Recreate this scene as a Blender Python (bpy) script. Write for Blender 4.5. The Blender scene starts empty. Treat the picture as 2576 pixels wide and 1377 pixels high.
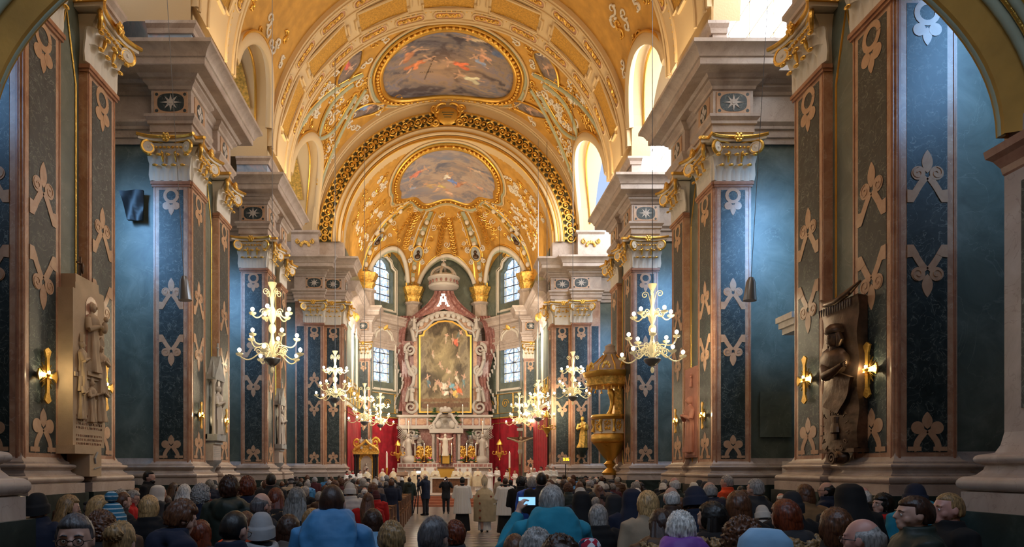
import bpy, bmesh, math, random
import numpy as np
from mathutils import Vector, Matrix, noise as mnoise
PI = math.pi
SC = bpy.context.scene
COL = SC.collection
random.seed(7)

# ------------------------------------------------------------------ camera, world, exposure
FPX, VX, VY, CAMH = 1717.0, 1115.0, 1180.0, 2.0
cam_d = bpy.data.cameras.new('camera'); cam = bpy.data.objects.new('camera', cam_d); COL.objects.link(cam)
cam.location = (0, 0, CAMH); cam.rotation_euler = (PI/2, 0, 0)
cam_d.sensor_width = 36; cam_d.lens = 36*FPX/2576
cam_d.shift_x = (1288-VX)/2576; cam_d.shift_y = (VY-688.5)/2576
cam_d.clip_start = .05; cam_d.clip_end = 200
SC.camera = cam
SC.view_settings.view_transform = 'Standard'; SC.view_settings.look = 'None'
SC.view_settings.gamma = 1; SC.view_settings.use_curve_mapping = False
SC.view_settings.exposure = 0.0
w = bpy.data.worlds.new('world'); SC.world = w; w.use_nodes = True
w.node_tree.nodes['Background'].inputs[0].default_value = (.55, .7, 1, 1)
w.node_tree.nodes['Background'].inputs[1].default_value = 1.0
XC, D = .25, 7.35                    # nave axis and half width
ZS, RV = 15.0, 7.35                  # springing and radius of the nave vault
ZC, RC = 14.55, 5.8                  # chancel vault
PIERS = [(11.5, 14.8), (19.2, 22.7), (27.5, 30.9)]
YCH = 37.8                           # chancel arch

def area(name, loc, target, size, size_y, power, col, spread=PI):
    l = bpy.data.lights.new(name, 'AREA'); l.shape = 'RECTANGLE'; l.size = size; l.size_y = size_y
    l.energy = power; l.color = col; l.spread = spread
    o = bpy.data.objects.new(name, l); COL.objects.link(o); o.location = loc
    o.rotation_euler = (Vector(target)-Vector(loc)).to_track_quat('-Z', 'Y').to_euler()
    return o
DAY = (.62, .80, 1.0); BLUE = (.24, .54, 1.0); WARM = (1.0, .76, .44)
# daylight through the right-hand clerestory windows
for yw, pw in ((17.0, 300), (24.0, 520), (33.5, 520)):
    area('clerestory_light', (XC+D+2.7, yw, 16.6), (XC-6, yw+1, 11), 3.6, 4.0, pw, (.84, .90, 1.0))
for yw, pw in ((17.0, 90), (24.5, 90), (33.5, 110)):
    area('clerestory_light_north', (XC-D-2.7, yw, 16.6), (XC+6, yw, 12), 3.2, 3.6, pw, (.9, .92, 1.0))
# blue daylight through the chapel windows, falling on the transverse walls
for s in (-1, 1):
    for yw, pw, z in ((9.2, 95, 9.6), (16.2, 125, 8.8), (24.1, 115, 8.8), (33.2, 80, 8.8)):
        area('chapel_window_light', (XC+s*(D+2.75), yw-.4, z+.9), (XC+s*(D+2.05), yw+3.0, z-1.1), 1.2, 2.6, .62*pw*(1.3 if s > 0 else 1), BLUE, 1.5)
# warm floodlights standing on the cornices
for s in (-1, 1):
    for (y, pw) in ((13, 110), (20.9, 165), (29.2, 200)):
        area('cornice_floodlight', (XC+s*(D-.35), y, 13.95), (XC-s*2.5, y+4.2, 22), 2.2, .3, pw, WARM)
    area('cornice_floodlight', (XC+s*6.1, 36.3, 13.95), (XC-s*1.0, 33.0, 22), 1.2, .3, 120, WARM)
    area('chancel_floodlight', (XC+s*5.0, 41.0, 13.9), (XC-s*2, 45, 20), 3.0, .3, 170, WARM)
    area('chancel_floodlight', (XC+s*4.6, 39.2, 10.5), (XC+s*.8, 49, 7), .8, .8, 420, (1, .88, .72))
area('under_gallery_light', (XC, 2.5, 6.4), (XC, 7.5, 0), 7.0, 1.2, 135, (.60, .76, 1.0))
area('nave_fill_light', (XC, 10.0, 17.5), (XC, 22.0, 2), 8.0, 4.0, 260, (1, .88, .74))  # unseen fill added above the nave to stand in for rear daylight

# ------------------------------------------------------------------ helpers
def P(px, py, Y):
    return Vector(((px-VX)*Y/FPX, Y, CAMH+(VY-py)*Y/FPX))
def PX(s, u):                        # x of a point u metres behind the nave face of side s
    return XC+s*(D+u)

class MB:
    def __init__(self): self.v = []; self.f = []; self.m = []; self.mi = 0
    def add(self, vs, fs):
        n = len(self.v); self.v += [tuple(p) for p in vs]
        self.f += [tuple(i+n for i in f) for f in fs]; self.m += [self.mi]*len(fs)
        return self
    def box(self, x0, x1, y0, y1, z0, z1):
        return self.add([(x, y, z) for x in (x0, x1) for y in (y0, y1) for z in (z0, z1)],
                 [(0,1,3,2),(4,6,7,5),(0,4,5,1),(2,3,7,6),(0,2,6,4),(1,5,7,3)])
    def grid(self, rows, close_u=False, close_v=False, caps=False):
        n = len(rows); m = len(rows[0]); vs = [p for r in rows for p in r]; fs = []
        for i in range(n-(0 if close_v else 1)):
            for j in range(m-(0 if close_u else 1)):
                a, b = i*m+j, i*m+(j+1) % m; c, d = ((i+1) % n)*m+(j+1) % m, ((i+1) % n)*m+j
                fs.append((a, b, c, d))
        if caps: fs += [tuple(range(m-1, -1, -1)), tuple((n-1)*m+j for j in range(m))]
        return self.add(vs, fs)
    def tube(self, pts, r, n=8, caps=True, closed=False):
        pts = [Vector(p) for p in pts]; k = len(pts)
        rr = r if isinstance(r, (list, tuple)) else [r]*k
        rows = []; up = Vector((0, 0, 1)); a = None
        for i, p in enumerate(pts):
            if closed: t = pts[(i+1) % k]-pts[i-1]
            else: t = pts[min(i+1, k-1)]-pts[max(i-1, 0)]
            if t.length < 1e-9: t = Vector((0, 0, 1))
            t.normalize()
            if a is None:
                a = t.cross(up)
                if a.length < .05: a = t.cross(Vector((0, 1, 0)))
            a = a-t*a.dot(t)
            if a.length < 1e-6: a = t.orthogonal()
            a.normalize(); b = t.cross(a)
            q = rr[i]; qa, qb = q if isinstance(q, (list, tuple)) else (q, q)
            rows.append([p+a*(qa*math.cos(2*PI*j/n))+b*(qb*math.sin(2*PI*j/n)) for j in range(n)])
        return self.grid(rows, close_u=True, close_v=closed, caps=caps and not closed)
    def ell(self, c, r, n=12, m=8, fn=None, M=None):
        c = Vector(c); rows = []
        for i in range(m+1):
            th = PI*i/m; row = []
            for j in range(n):
                ph = 2*PI*j/n
                d = Vector((math.sin(th)*math.cos(ph), math.sin(th)*math.sin(ph), math.cos(th)))
                k = fn(d) if fn else 1
                p = Vector((d.x*r[0]*k, d.y*r[1]*k, d.z*r[2]*k))
                if M: p = M @ p
                row.append(c+p)
            rows.append(row)
        return self.grid(rows, close_u=True)
    def lathe(self, c, prof, n=24, M=None, fn=None):
        c = Vector(c); rows = []
        for r, z in prof:
            row = []
            for j in range(n):
                a = 2*PI*j/n; k = fn(a, z) if fn else 1
                p = Vector((r*k*math.cos(a), r*k*math.sin(a), z))
                row.append(c+(M @ p if M else p))
            rows.append(row)
        return self.grid(rows, close_u=True, caps=True)
    def prism(self, pts2, O, e1, e2, n, t):
        """flat shape of thickness t: 2D points in the frame O, e1, e2, rising along n"""
        O, e1, e2, n = Vector(O), Vector(e1), Vector(e2), Vector(n); k = len(pts2)
        a = [O+e1*x+e2*y for x, y in pts2]; b = [p+n*t for p in a]
        self.add(a+b, [tuple(range(k-1, -1, -1)), tuple(range(k, 2*k))]+[(i, (i+1) % k, k+(i+1) % k, k+i) for i in range(k)])
        return self
    def strip(self, c2, w, O, e1, e2, n, t):
        """a band of width w along a 2D centre line"""
        O, e1, e2, n = Vector(O), Vector(e1), Vector(e2), Vector(n)
        k = len(c2); L = []; R = []
        for i, (x, y) in enumerate(c2):
            a = c2[max(i-1, 0)]; b = c2[min(i+1, k-1)]; dx, dy = b[0]-a[0], b[1]-a[1]; q = math.hypot(dx, dy) or 1
            ww = w[i] if isinstance(w, (list, tuple)) else w
            L.append((x-dy/q*ww/2, y+dx/q*ww/2)); R.append((x+dy/q*ww/2, y-dx/q*ww/2))
        rows = [[O+e1*a[0]+e2*a[1] for a in (l, r)] for l, r in zip(L, R)]
        rows = [[q[0], q[0]+n*t, q[1]+n*t, q[1]] for q in rows]
        return self.grid(rows, close_u=True, caps=True)
    def sweep(self, path, prof, side=1, closed=False):
        """profile (offset, z) along a plan path, mitred at the corners"""
        n = len(path); dirs = []
        segs = n if closed else n-1
        for i in range(segs):
            a, b = path[i], path[(i+1) % n]; d = Vector((b[0]-a[0], b[1]-a[1])); d.normalize(); dirs.append(d)
        rows = []
        for i in range(n):
            if closed: d0, d1 = dirs[i-1], dirs[i]
            else: d0 = dirs[max(i-1, 0)]; d1 = dirs[min(i, segs-1)]
            n0 = Vector((d0.y, -d0.x))*side; n1 = Vector((d1.y, -d1.x))*side
            m = (n0+n1); m = m/max(m.length_squared/2, .2) if m.length > 1e-5 else n0
            rows.append([(path[i][0]+m.x*o, path[i][1]+m.y*o, z) for o, z in prof])
        return self.grid(rows, close_v=closed, caps=not closed)
    def build(self, name, mats, parent=None, smooth=False, kind=None, recalc=True, loc=None, auto=None):
        me = bpy.data.meshes.new(name); me.from_pydata(self.v, [], self.f)
        if not isinstance(mats, (list, tuple)): mats = [mats]
        for m in mats: me.materials.append(m)
        if len(mats) > 1: me.polygons.foreach_set('material_index', self.m)
        if recalc:
            bm = bmesh.new(); bm.from_mesh(me)
            bmesh.ops.recalc_face_normals(bm, faces=bm.faces); bm.to_mesh(me); bm.free()
        if smooth or auto:
            me.polygons.foreach_set('use_smooth', [True]*len(me.polygons))
            me.set_sharp_from_angle(angle=auto or math.radians(50))
        o = bpy.data.objects.new(name, me); COL.objects.link(o)
        if parent is not None: o.parent = parent
        if loc is not None: o.location = loc
        if kind: o['kind'] = kind
        return o

def empty(name, loc=(0, 0, 0), rz=0, parent=None):
    o = bpy.data.objects.new(name, None); COL.objects.link(o); o.location = loc; o.rotation_euler = (0, 0, rz)
    if parent is not None: o.parent = parent
    return o
def tag(o, label, cat, group=None, kind=None):
    o['label'] = label; o['category'] = cat
    if group: o['group'] = group
    if kind: o['kind'] = kind
    return o
def struct(o): o['kind'] = 'structure'; return o
KIDS = {}
def kids(o):
    if o.name not in KIDS: KIDS[o.name] = list(o.children)
    return KIDS[o.name]
def copy_tree(o, parent=None, loc=None, rz=None, scale=None):
    c = o.copy(); COL.objects.link(c)
    c.parent = parent
    for ch in kids(o): copy_tree(ch, c)
    if loc is not None: c.location = loc
    if rz is not None: c.rotation_euler = (0, 0, rz)
    if scale is not None: c.scale = scale
    return c
def spiral(c, e1, e2, r0, r1, turns, a0=0, n=28, sgn=1):
    """points of a spiral from radius r0 to r1"""
    c, e1, e2 = Vector(c), Vector(e1), Vector(e2); out = []
    for i in range(n+1):
        t = i/n; a = a0+sgn*turns*2*PI*t; r = r0+(r1-r0)*t
        out.append(c+e1*(r*math.cos(a))+e2*(r*math.sin(a)))
    return out
def bez(p0, p1, p2, p3, n=12):
    out = []
    for i in range(n+1):
        t = i/n; q = 1-t
        out.append(tuple(q**3*a+3*q*q*t*b+3*q*t*t*c+t**3*d for a, b, c, d in zip(p0, p1, p2, p3)))
    return out

# ------------------------------------------------------------------ materials
def mat(name, col, rough=.6, metal=0, spec=None, emit=None, es=0, bump=0, bscale=40, var=0, vscale=3, trans=0, coat=0):
    m = bpy.data.materials.new(name); m.use_nodes = True; nt = m.node_tree; b = nt.nodes['Principled BSDF']
    b.inputs['Base Color'].default_value = (*col, 1); b.inputs['Roughness'].default_value = rough; b.inputs['Metallic'].default_value = metal
    if spec is not None: b.inputs['Specular IOR Level'].default_value = spec
    if emit: b.inputs['Emission Color'].default_value = (*emit, 1); b.inputs['Emission Strength'].default_value = es
    if trans: b.inputs['Transmission Weight'].default_value = trans
    if coat: b.inputs['Coat Weight'].default_value = coat; b.inputs['Coat Roughness'].default_value = .15
    if bump or var: tc = nt.nodes.new('ShaderNodeTexCoord')
    if bump:
        n = nt.nodes.new('ShaderNodeTexNoise'); n.inputs['Scale'].default_value = bscale; n.inputs['Detail'].default_value = 3
        nt.links.new(tc.outputs['Object'], n.inputs['Vector'])
        u = nt.nodes.new('ShaderNodeBump'); u.inputs['Strength'].default_value = bump; u.inputs['Distance'].default_value = .02
        nt.links.new(n.outputs[0], u.inputs['Height']); nt.links.new(u.outputs[0], b.inputs['Normal'])
    if var:
        n = nt.nodes.new('ShaderNodeTexNoise'); n.inputs['Scale'].default_value = vscale; n.inputs['Detail'].default_value = 4
        nt.links.new(tc.outputs['Object'], n.inputs['Vector'])
        r = nt.nodes.new('ShaderNodeValToRGB'); r.color_ramp.elements[0].position = .35; r.color_ramp.elements[1].position = .68
        r.color_ramp.elements[0].color = (*[c*(1-var) for c in col], 1); r.color_ramp.elements[1].color = (*[min(1, c*(1+var)) for c in col], 1)
        nt.links.new(n.outputs[0], r.inputs[0]); nt.links.new(r.outputs[0], b.inputs['Base Color'])
    return m
def marble(name, stops, vein, scale=1.2, vscale=2.0, rough=.25, vw=.03, seams=None):
    """clouded stone: world-space noise through a ramp, with thin ridged veins"""
    m = bpy.data.materials.new(name); m.use_nodes = True; nt = m.node_tree; N = nt.nodes; L = nt.links; b = N['Principled BSDF']
    g = N.new('ShaderNodeNewGeometry')
    n1 = N.new('ShaderNodeTexNoise'); n1.inputs['Scale'].default_value = scale; n1.inputs['Detail'].default_value = 7; n1.inputs['Distortion'].default_value = .8
    n1.inputs['Roughness'].default_value = .65
    L.new(g.outputs['Position'], n1.inputs['Vector'])
    r = N.new('ShaderNodeValToRGB'); cr = r.color_ramp
    while len(cr.elements) < len(stops): cr.elements.new(.5)
    for i, (p, c) in enumerate(stops): cr.elements[i].position = p; cr.elements[i].color = (*c, 1)
    L.new(n1.outputs[0], r.inputs[0]); last = r.outputs[0]
    if vein:
        n2 = N.new('ShaderNodeTexNoise'); n2.inputs['Scale'].default_value = vscale; n2.inputs['Detail'].default_value = 6; n2.inputs['Distortion'].default_value = 1.6
        L.new(g.outputs['Position'], n2.inputs['Vector'])
        a = N.new('ShaderNodeMath'); a.operation = 'SUBTRACT'; a.inputs[1].default_value = .5; L.new(n2.outputs[0], a.inputs[0])
        ab = N.new('ShaderNodeMath'); ab.operation = 'ABSOLUTE'; L.new(a.outputs[0], ab.inputs[0])
        mr = N.new('ShaderNodeMapRange'); mr.inputs[1].default_value = 0; mr.inputs[2].default_value = vw; mr.inputs[3].default_value = .55; mr.inputs[4].default_value = 0
        L.new(ab.outputs[0], mr.inputs[0])
        mx = N.new('ShaderNodeMix'); mx.data_type = 'RGBA'; mx.inputs[7].default_value = (*vein, 1)
        L.new(mr.outputs[0], mx.inputs[0]); L.new(last, mx.inputs[6]); last = mx.outputs[2]
    L.new(last, b.inputs['Base Color']); b.inputs['Roughness'].default_value = rough
    return m
M = {}
M['verde'] = marble('dark_green_marble', [(.3, (.010, .018, .020)), (.55, (.026, .040, .043)), (.75, (.075, .095, .085))], (.30, .34, .30), 4.0, 3.6, .40, .014)
M['tan'] = marble('tan_pink_marble', [(.3, (.34, .17, .11)), (.5, (.50, .29, .18)), (.72, (.62, .42, .29))], (.68, .5, .38), 2.4, 1.6, .28, .012)
M['tand'] = marble('tan_inlay_marble', [(.3, (.46, .27, .16)), (.7, (.60, .39, .25))], None, 4.0)
M['rose'] = marble('rose_edge_marble', [(.3, (.30, .13, .08)), (.7, (.48, .25, .15))], None, 3.0)
M['green'] = marble('grey_green_wall', [(.25, (.065, .082, .066)), (.5, (.125, .15, .12)), (.8, (.22, .245, .20))], (.24, .26, .21), 1.1, .7, .35, .006)
M['stone'] = marble('pale_pink_stone', [(.3, (.36, .28, .23)), (.55, (.50, .41, .35)), (.75, (.62, .54, .48))], (.30, .21, .17), 1.4, 2.2, .35, .01)
M['white'] = marble('white_marble', [(.3, (.40, .35, .31)), (.7, (.62, .57, .52))], (.40, .35, .33), 2.5, 3, .35, .012)
M['socle'] = marble('dark_socle_marble', [(.3, (.010, .016, .015)), (.6, (.03, .045, .04)), (.8, (.08, .10, .09))], None, 2.5, rough=.3)
M['redm'] = marble('red_marble', [(.3, (.20, .07, .06)), (.55, (.34, .15, .13)), (.75, (.52, .33, .29))], (.62, .5, .46), 5, 4, .3, .02)
M['bluem'] = marble('blue_painted_stucco', [(.3, (.16, .24, .36)), (.5, (.30, .38, .50)), (.62, (.50, .40, .46)), (.75, (.42, .50, .60))], None, 1.2, rough=.6)
M['gold'] = mat('gilding', (.78, .47, .10), .32, .85, bump=.5, bscale=25)
M['goldp'] = mat('gilded_plaster', (.74, .45, .10), .42, .55, bump=.9, bscale=14, var=.35, vscale=9)
M['cream'] = mat('cream_stucco', (.64, .47, .26), .7, bump=.2, bscale=20)
M['ivory'] = mat('ivory_stucco', (.72, .66, .56), .6, bump=.3, bscale=14)
M['ochre'] = mat('ochre_vault_paint', (.56, .29, .05), .7, bump=.25, bscale=12, var=.16, vscale=2)
M['mustard'] = mat('mustard_panel_paint', (.52, .27, .035), .65, bump=.7, bscale=22, var=.22, vscale=14)
M['sage'] = mat('sage_green_paint', (.40, .42, .29), .7, bump=.1, bscale=20, var=.1)
M['pinkp'] = mat('pink_band_paint', (.60, .34, .21), .7, bump=.1, bscale=20, var=.1)
M['dkgreen'] = mat('dark_garland_ground', (.10, .085, .035), .6, bump=.4, bscale=20)
M['bronze'] = mat('dark_bronze', (.12, .075, .05), .42, .75, bump=.4, bscale=9, var=.3, vscale=6)
M['sand'] = mat('sandstone', (.52, .38, .24), .75, bump=.15, bscale=60, var=.1)
M['pinkst'] = mat('pink_terracotta', (.50, .23, .17), .7, bump=.3, bscale=14, var=.15)
M['grey'] = mat('grey_statue_stone', (.36, .37, .36), .6, bump=.3, bscale=14, var=.2)
M['pale'] = mat('pale_statue_marble', (.50, .45, .40), .45, bump=.1, bscale=14)
M['red'] = mat('crimson_damask', (.34, .008, .022), .8, bump=.3, bscale=5, var=.25, vscale=3)
M['wood'] = mat('brown_wood', (.16, .07, .03), .45, var=.3, vscale=8)
M['oak'] = mat('light_oak', (.42, .22, .09), .5, var=.2, vscale=8)
M['black'] = mat('black_metal', (.02, .02, .022), .4, .3)
M['steel'] = mat('grey_steel', (.20, .22, .25), .3, .6)
M['wax'] = mat('candle_wax', (.85, .80, .68), .5)
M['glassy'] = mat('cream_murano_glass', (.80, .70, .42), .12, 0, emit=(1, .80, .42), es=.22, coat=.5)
M['bulb'] = mat('lit_bulb', (1, .95, .8), .3, emit=(1, .86, .60), es=22)
M['flame'] = mat('candle_flame', (1, .8, .4), .5, emit=(1, .66, .25), es=12)
M['linen'] = mat('white_linen', (.72, .72, .70), .85, bump=.2, bscale=6)
M['stepred'] = mat('terracotta_carpet_steps', (.42, .15, .075), .6, var=.15)
M['lead'] = mat('lead_came', (.04, .045, .05), .5, .4)
M['leafy'] = mat('fir_green', (.05, .12, .04), .7)
M['screen'] = mat('lit_phone_screen', (.2, .5, .8), .3, emit=(.30, .62, 1), es=1.1)
# ================================================================== THE BUILDING
# ---- floor
def floor_mat():
    m = bpy.data.materials.new('floor_stone_tiles'); m.use_nodes = True; nt = m.node_tree; N = nt.nodes; L = nt.links; b = N['Principled BSDF']
    g = N.new('ShaderNodeNewGeometry'); mp = N.new('ShaderNodeMapping'); mp.inputs['Rotation'].default_value = (0, 0, PI/4)
    L.new(g.outputs['Position'], mp.inputs[0])
    c = N.new('ShaderNodeTexChecker'); c.inputs['Scale'].default_value = 2.1
    c.inputs[1].default_value = (.42, .39, .36, 1); c.inputs[2].default_value = (.16, .16, .16, 1); L.new(mp.outputs[0], c.inputs[0])
    n = N.new('ShaderNodeTexNoise'); n.inputs['Scale'].default_value = 3; n.inputs['Detail'].default_value = 6; L.new(g.outputs['Position'], n.inputs['Vector'])
    mx = N.new('ShaderNodeMix'); mx.data_type = 'RGBA'; mx.blend_type = 'MULTIPLY'; mx.inputs[0].default_value = .5
    L.new(c.outputs[0], mx.inputs[6]); L.new(n.outputs[1], mx.inputs[7]); L.new(mx.outputs[2], b.inputs['Base Color'])
    b.inputs['Roughness'].default_value = .28
    return m
M['floor'] = floor_mat()
struct(MB().box(-13.5, 14, -3, 52, -.2, 0).build('floor', M['floor']))

# ---- inlay shapes
def circ(cx, cy, r, n=18, a0=0, a1=2*PI):
    return [(cx+r*math.cos(a0+(a1-a0)*i/n), cy+r*math.sin(a0+(a1-a0)*i/n)) for i in range(n)]
def petal(cx, cy, w, h):
    pts = []
    for i in range(13):
        t = i/12; x = w/2*math.sin(PI*t)**.8*(1-.25*t); pts.append((cx+x, cy+h*t))
    for i in range(11, 0, -1):
        t = i/12; x = w/2*math.sin(PI*t)**.8*(1-.25*t); pts.append((cx-x, cy+h*t))
    return pts
E1, E2, EN = Vector((1, 0, 0)), Vector((0, 0, 1)), Vector((0, -1, 0))
def inlay(kind, w):
    """tan stone lily in the plane y=0, centred on x=0; w is the panel width"""
    mb = MB(); t = .008; k = w/.66
    def pr(pts, lift=0): mb.prism([(x*k, y*k) for x, y in pts], EN*lift, E1, E2, EN, t)
    def st(pts, ww, lift=.001): mb.strip([(x*k, y*k) for x, y in pts], ww*k, EN*lift, E1, E2, EN, t)
    if kind in ('up', 'down'):
        pr(petal(0, .02, .20, .38)); 
        for s in (-1, 1):
            pr(circ(s*.15, .02, .115), .002); st([tuple(p) for p in bez((s*.02, -.04), (s*.1, -.12), (s*.19, -.28), (s*.262, -.40), 8)], .11)
            st([(x, y) for x, y, z in spiral((s*.15, .02, 0), (1, 0, 0), (0, 1, 0), .10, .02, 1.2, PI/2, 20, -s)], .016, .011)
        [pr([(q*.33, -.46), (q*.33, -.25), (q*.25, -.26), (q*.14, -.31), (q*.23, -.46)], .004) for q in (-1, 1)]
    elif kind == 'bottom':
        pr(petal(0, .36, .19, .28))
        for s in (-1, 1):
            pr(circ(s*.16, .38, .105), .002); st(bez((s*.02, .34), (s*.12, .2), (s*.22, .12), (s*.16, 0), 8), .10)
            st([(s*.32, .035), (s*.10, .035)], .07, .004)
    elif kind == 'top':
        st(circ(0, .12, .17, 20)+[(.17, .12)], .09)
        for s in (-1, 1): pr(circ(s*.13, .40, .105), .002)
        pr(petal(0, .36, .17, .3))
    if kind == 'top': mb.v = [(x, y, -z) for x, y, z in mb.v]
    if kind == 'down': mb.v = [(x, y, -z) for x, y, z in mb.v]
    return mb

def make_pilaster(w, dep, z0=1.9, z1=10.05, blank=False):
    """a shaft in a local frame: front at y=0, x centred; dark panel with tan lilies"""
    r = MB().box(-w/2, w/2, 0, dep, z0, z1).build('pilaster', M['tan'])
    pw = w-.34
    e = MB()
    for s in (-1, 1):
        e.box(s*(w/2-.045)-.02, s*(w/2-.045)+.02, -.012, 0, z0+.1, z1)
    e.box(-w/2-.05, w/2+.05, -.07, dep*.5, z1-.06, z1+.02)
    e.box(-w/2-.03, w/2+.03, -.04, dep*.5, z1-.12, z1-.06)
    e.build('edge_moulding', M['rose'], r)
    MB().box(-pw/2, pw/2, -.006, .01, 2.28, z1-.2).build('marble_panel', M['verde'], r)
    H = z1-2.5
    for kind, z in (('top', z1-.24), ('up', 2.28+H*.62), ('down', 2.28+H*.40), ('bottom', 2.30)):
        MBo = inlay(kind, pw).build('inlay_lily', M['tand'], r); MBo.location = (0, -.006, z)
    return r

def leaf(mb, c, e1, n, w, h, curl):
    """an acanthus leaf rising along z and curling outward along n"""
    c, e1, n = Vector(c), Vector(e1), Vector(n); up = Vector((0, 0, 1)); rows = []
    for i in range(9):
        t = i/8; z = h*min(1, math.sin(t*PI*.62)/math.sin(PI*.5)*1.02) ; out = .03+curl*t**2.6
        ww = w/2*(1-.2*math.cos(t*PI*5))*math.sin(PI*(.18+.82*(1-t)) ) if t > .6 else w/2*(1-.16*math.cos(t*PI*6))
        rows.append([c+up*z+n*(out-.035*abs(k)*1.0)+e1*(ww*k) for k in (-1, -.5, 0, .5, 1)]+
                    [c+up*z+n*(out-.05-.03*abs(k))+e1*(ww*k*.9) for k in (1, .5, 0, -.5, -1)])
    mb.grid(rows, close_u=True, caps=True)

def make_capital(w, h=1.22):
    """composite capital for one pilaster face; bottom at z=0, face at y=0 looking along -y"""
    b = MB(); hw = w/2
    prof = [(hw, 0, 0), (hw, .0, .1), (hw*.96, .02, .5), (hw*1.02, .10, .85), (hw*1.1, .2, 1.0)]
    rows = [[(-x, -y, z), (x, -y, z), (x, .3, z), (-x, .3, z)] for x, y, z in prof]
    b.grid(rows, close_u=True, caps=True)
    r = b.build('capital', M['ivory'])
    lf = MB(); n4 = 4
    for i in range(n4):
        x = -hw+w*(i+.5)/n4; leaf(lf, (x, 0, .02), E1, EN, w/n4*1.0, .42, .17)
    for i in range(n4+1):
        x = -hw+w*i/n4; leaf(lf, (x, .0, .04), E1, EN, w/n4*.9, .68, .24)
    lf.build('acanthus', M['ivory'], r, smooth=True)
    g = MB()
    for i in range(n4):
        x = -hw+w*(i+.5)/n4; g.ell((x, -.19, .40), (w/n4*.3, .05, .035), 8, 5)
    for i in range(n4+1):
        x = -hw+w*i/n4; g.ell((x, -.26, .66), (w/n4*.3, .055, .04), 8, 5)
    for x in (-hw*.36, hw*.36):
        g.tube([(x, -.12, .5), (x, -.16, .62), (x*1.1, -.18, .8)], [.02, .045, .02], 7); g.ell((x, -.19, .72), (.05, .05, .06), 8, 6)
    for i in range(9): g.ell((-hw+w*(i+.5)/9, -.2, .885), (w/20, .04, .035), 8, 5)
    g.build('gilded_trim', M['gold'], r, smooth=True)
    for s in (-1, 1):
        c = Vector((s*(hw*1.05), -.25, .86)); a = Vector((s*.85, -.5, 0)).normalized()
        v = MB(); v.tube(spiral(c, a, E2, .19, .025, 2.1, PI/2, 34, -1), [.052-.03*i/34 for i in range(35)], 7)
        v.tube([c+a*.0+Vector((0, 0, .19)), c+Vector((-s*.2, .05, .2)), c+Vector((-s*.42, .1, .12))], [.05, .045, .03], 7)
        o = v.build('volute', [M['gold'], M['ivory']], r, smooth=True)
        d = MB(); nn = a.cross(E2); d.tube([c-nn*.035, c+nn*.035], .17, 16); d.ell(c, (.06, .06, .06), 8, 6)
        d.build('volute_disc', M['ivory'], r)
    ab = []
    for i in range(13):
        t = -1+2*i/12; ab.append((t*(hw+.24), -(.30+.12*t*t*t*t-.06*(1-t*t))))
    ab += [(hw+.2, .2), (-hw-.2, .2)]
    a = MB(); a.prism(ab, (0, 0, 1.04), (1, 0, 0), (0, 1, 0), (0, 0, 1), .08)
    a.build('abacus', M['ivory'], r)
    a = MB(); a.prism([(x*1.05, y*1.08) for x, y in ab], (0, 0, 1.12), (1, 0, 0), (0, 1, 0), (0, 0, 1), .08)
    a.tube([(x*1.05, y*1.1, 1.15) for x, y in ab[:13]], .045, 6)
    a.ell((0, -.36, 1.08), (.10, .07, .12), 10, 6)
    for k in range(6): a.ell((.09*math.cos(k*PI/3), -.40, 1.08+.09*math.sin(k*PI/3)), (.05, .03, .05), 6, 4)
    a.build('abacus_gilding', M['gold'], r)
    return r

def star_pts(R, r, n=8):
    return [((R if i % 2 == 0 else r)*math.sin(PI*i/n), (R if i % 2 == 0 else r)*math.cos(PI*i/n)) for i in range(2*n)]
def make_star_panel(w, h, round_=False):
    r = MB().box(-w/2, w/2, -.02, .05, -h/2, h/2).build('star_panel', M['tand'])
    d = MB()
    if not round_:
        d.prism([(w*.40*math.copysign(abs(math.cos(a))**.7, math.cos(a)), h*.42*math.copysign(abs(math.sin(a))**.7, math.sin(a))) for a in [2*PI*i/32 for i in range(32)]], EN*.02, E1, E2, EN, .006)
        for sx in (-1, 1):
            for sz in (-1, 1): d.prism(circ(sx*w*.42, sz*h*.38, .045), EN*.02, E1, E2, EN, .006)
    else: d.prism(circ(0, 0, h*.42), EN*.02, E1, E2, EN, .006)
    d.build('dark_oval', M['verde'], r)
    s = MB(); k = h*.40
    if round_:
        for i in range(4): s.prism([(x*math.cos(i*PI/2)-y*math.sin(i*PI/2), x*math.sin(i*PI/2)+y*math.cos(i*PI/2)) for x, y in petal(0, .02, h*.3, h*.36)], EN*.026, E1, E2, EN, .006)
    else:
        s.prism([(x*1.28 if abs(y) < k*.3 else x, y) for x, y in star_pts(k, k*.32)], EN*.026, E1, E2, EN, .012)
        s.prism(circ(0, 0, k*.22, 8), EN*.038, E1, E2, EN, .01)
    s.build('star', M['white'], r)
    return r

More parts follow.
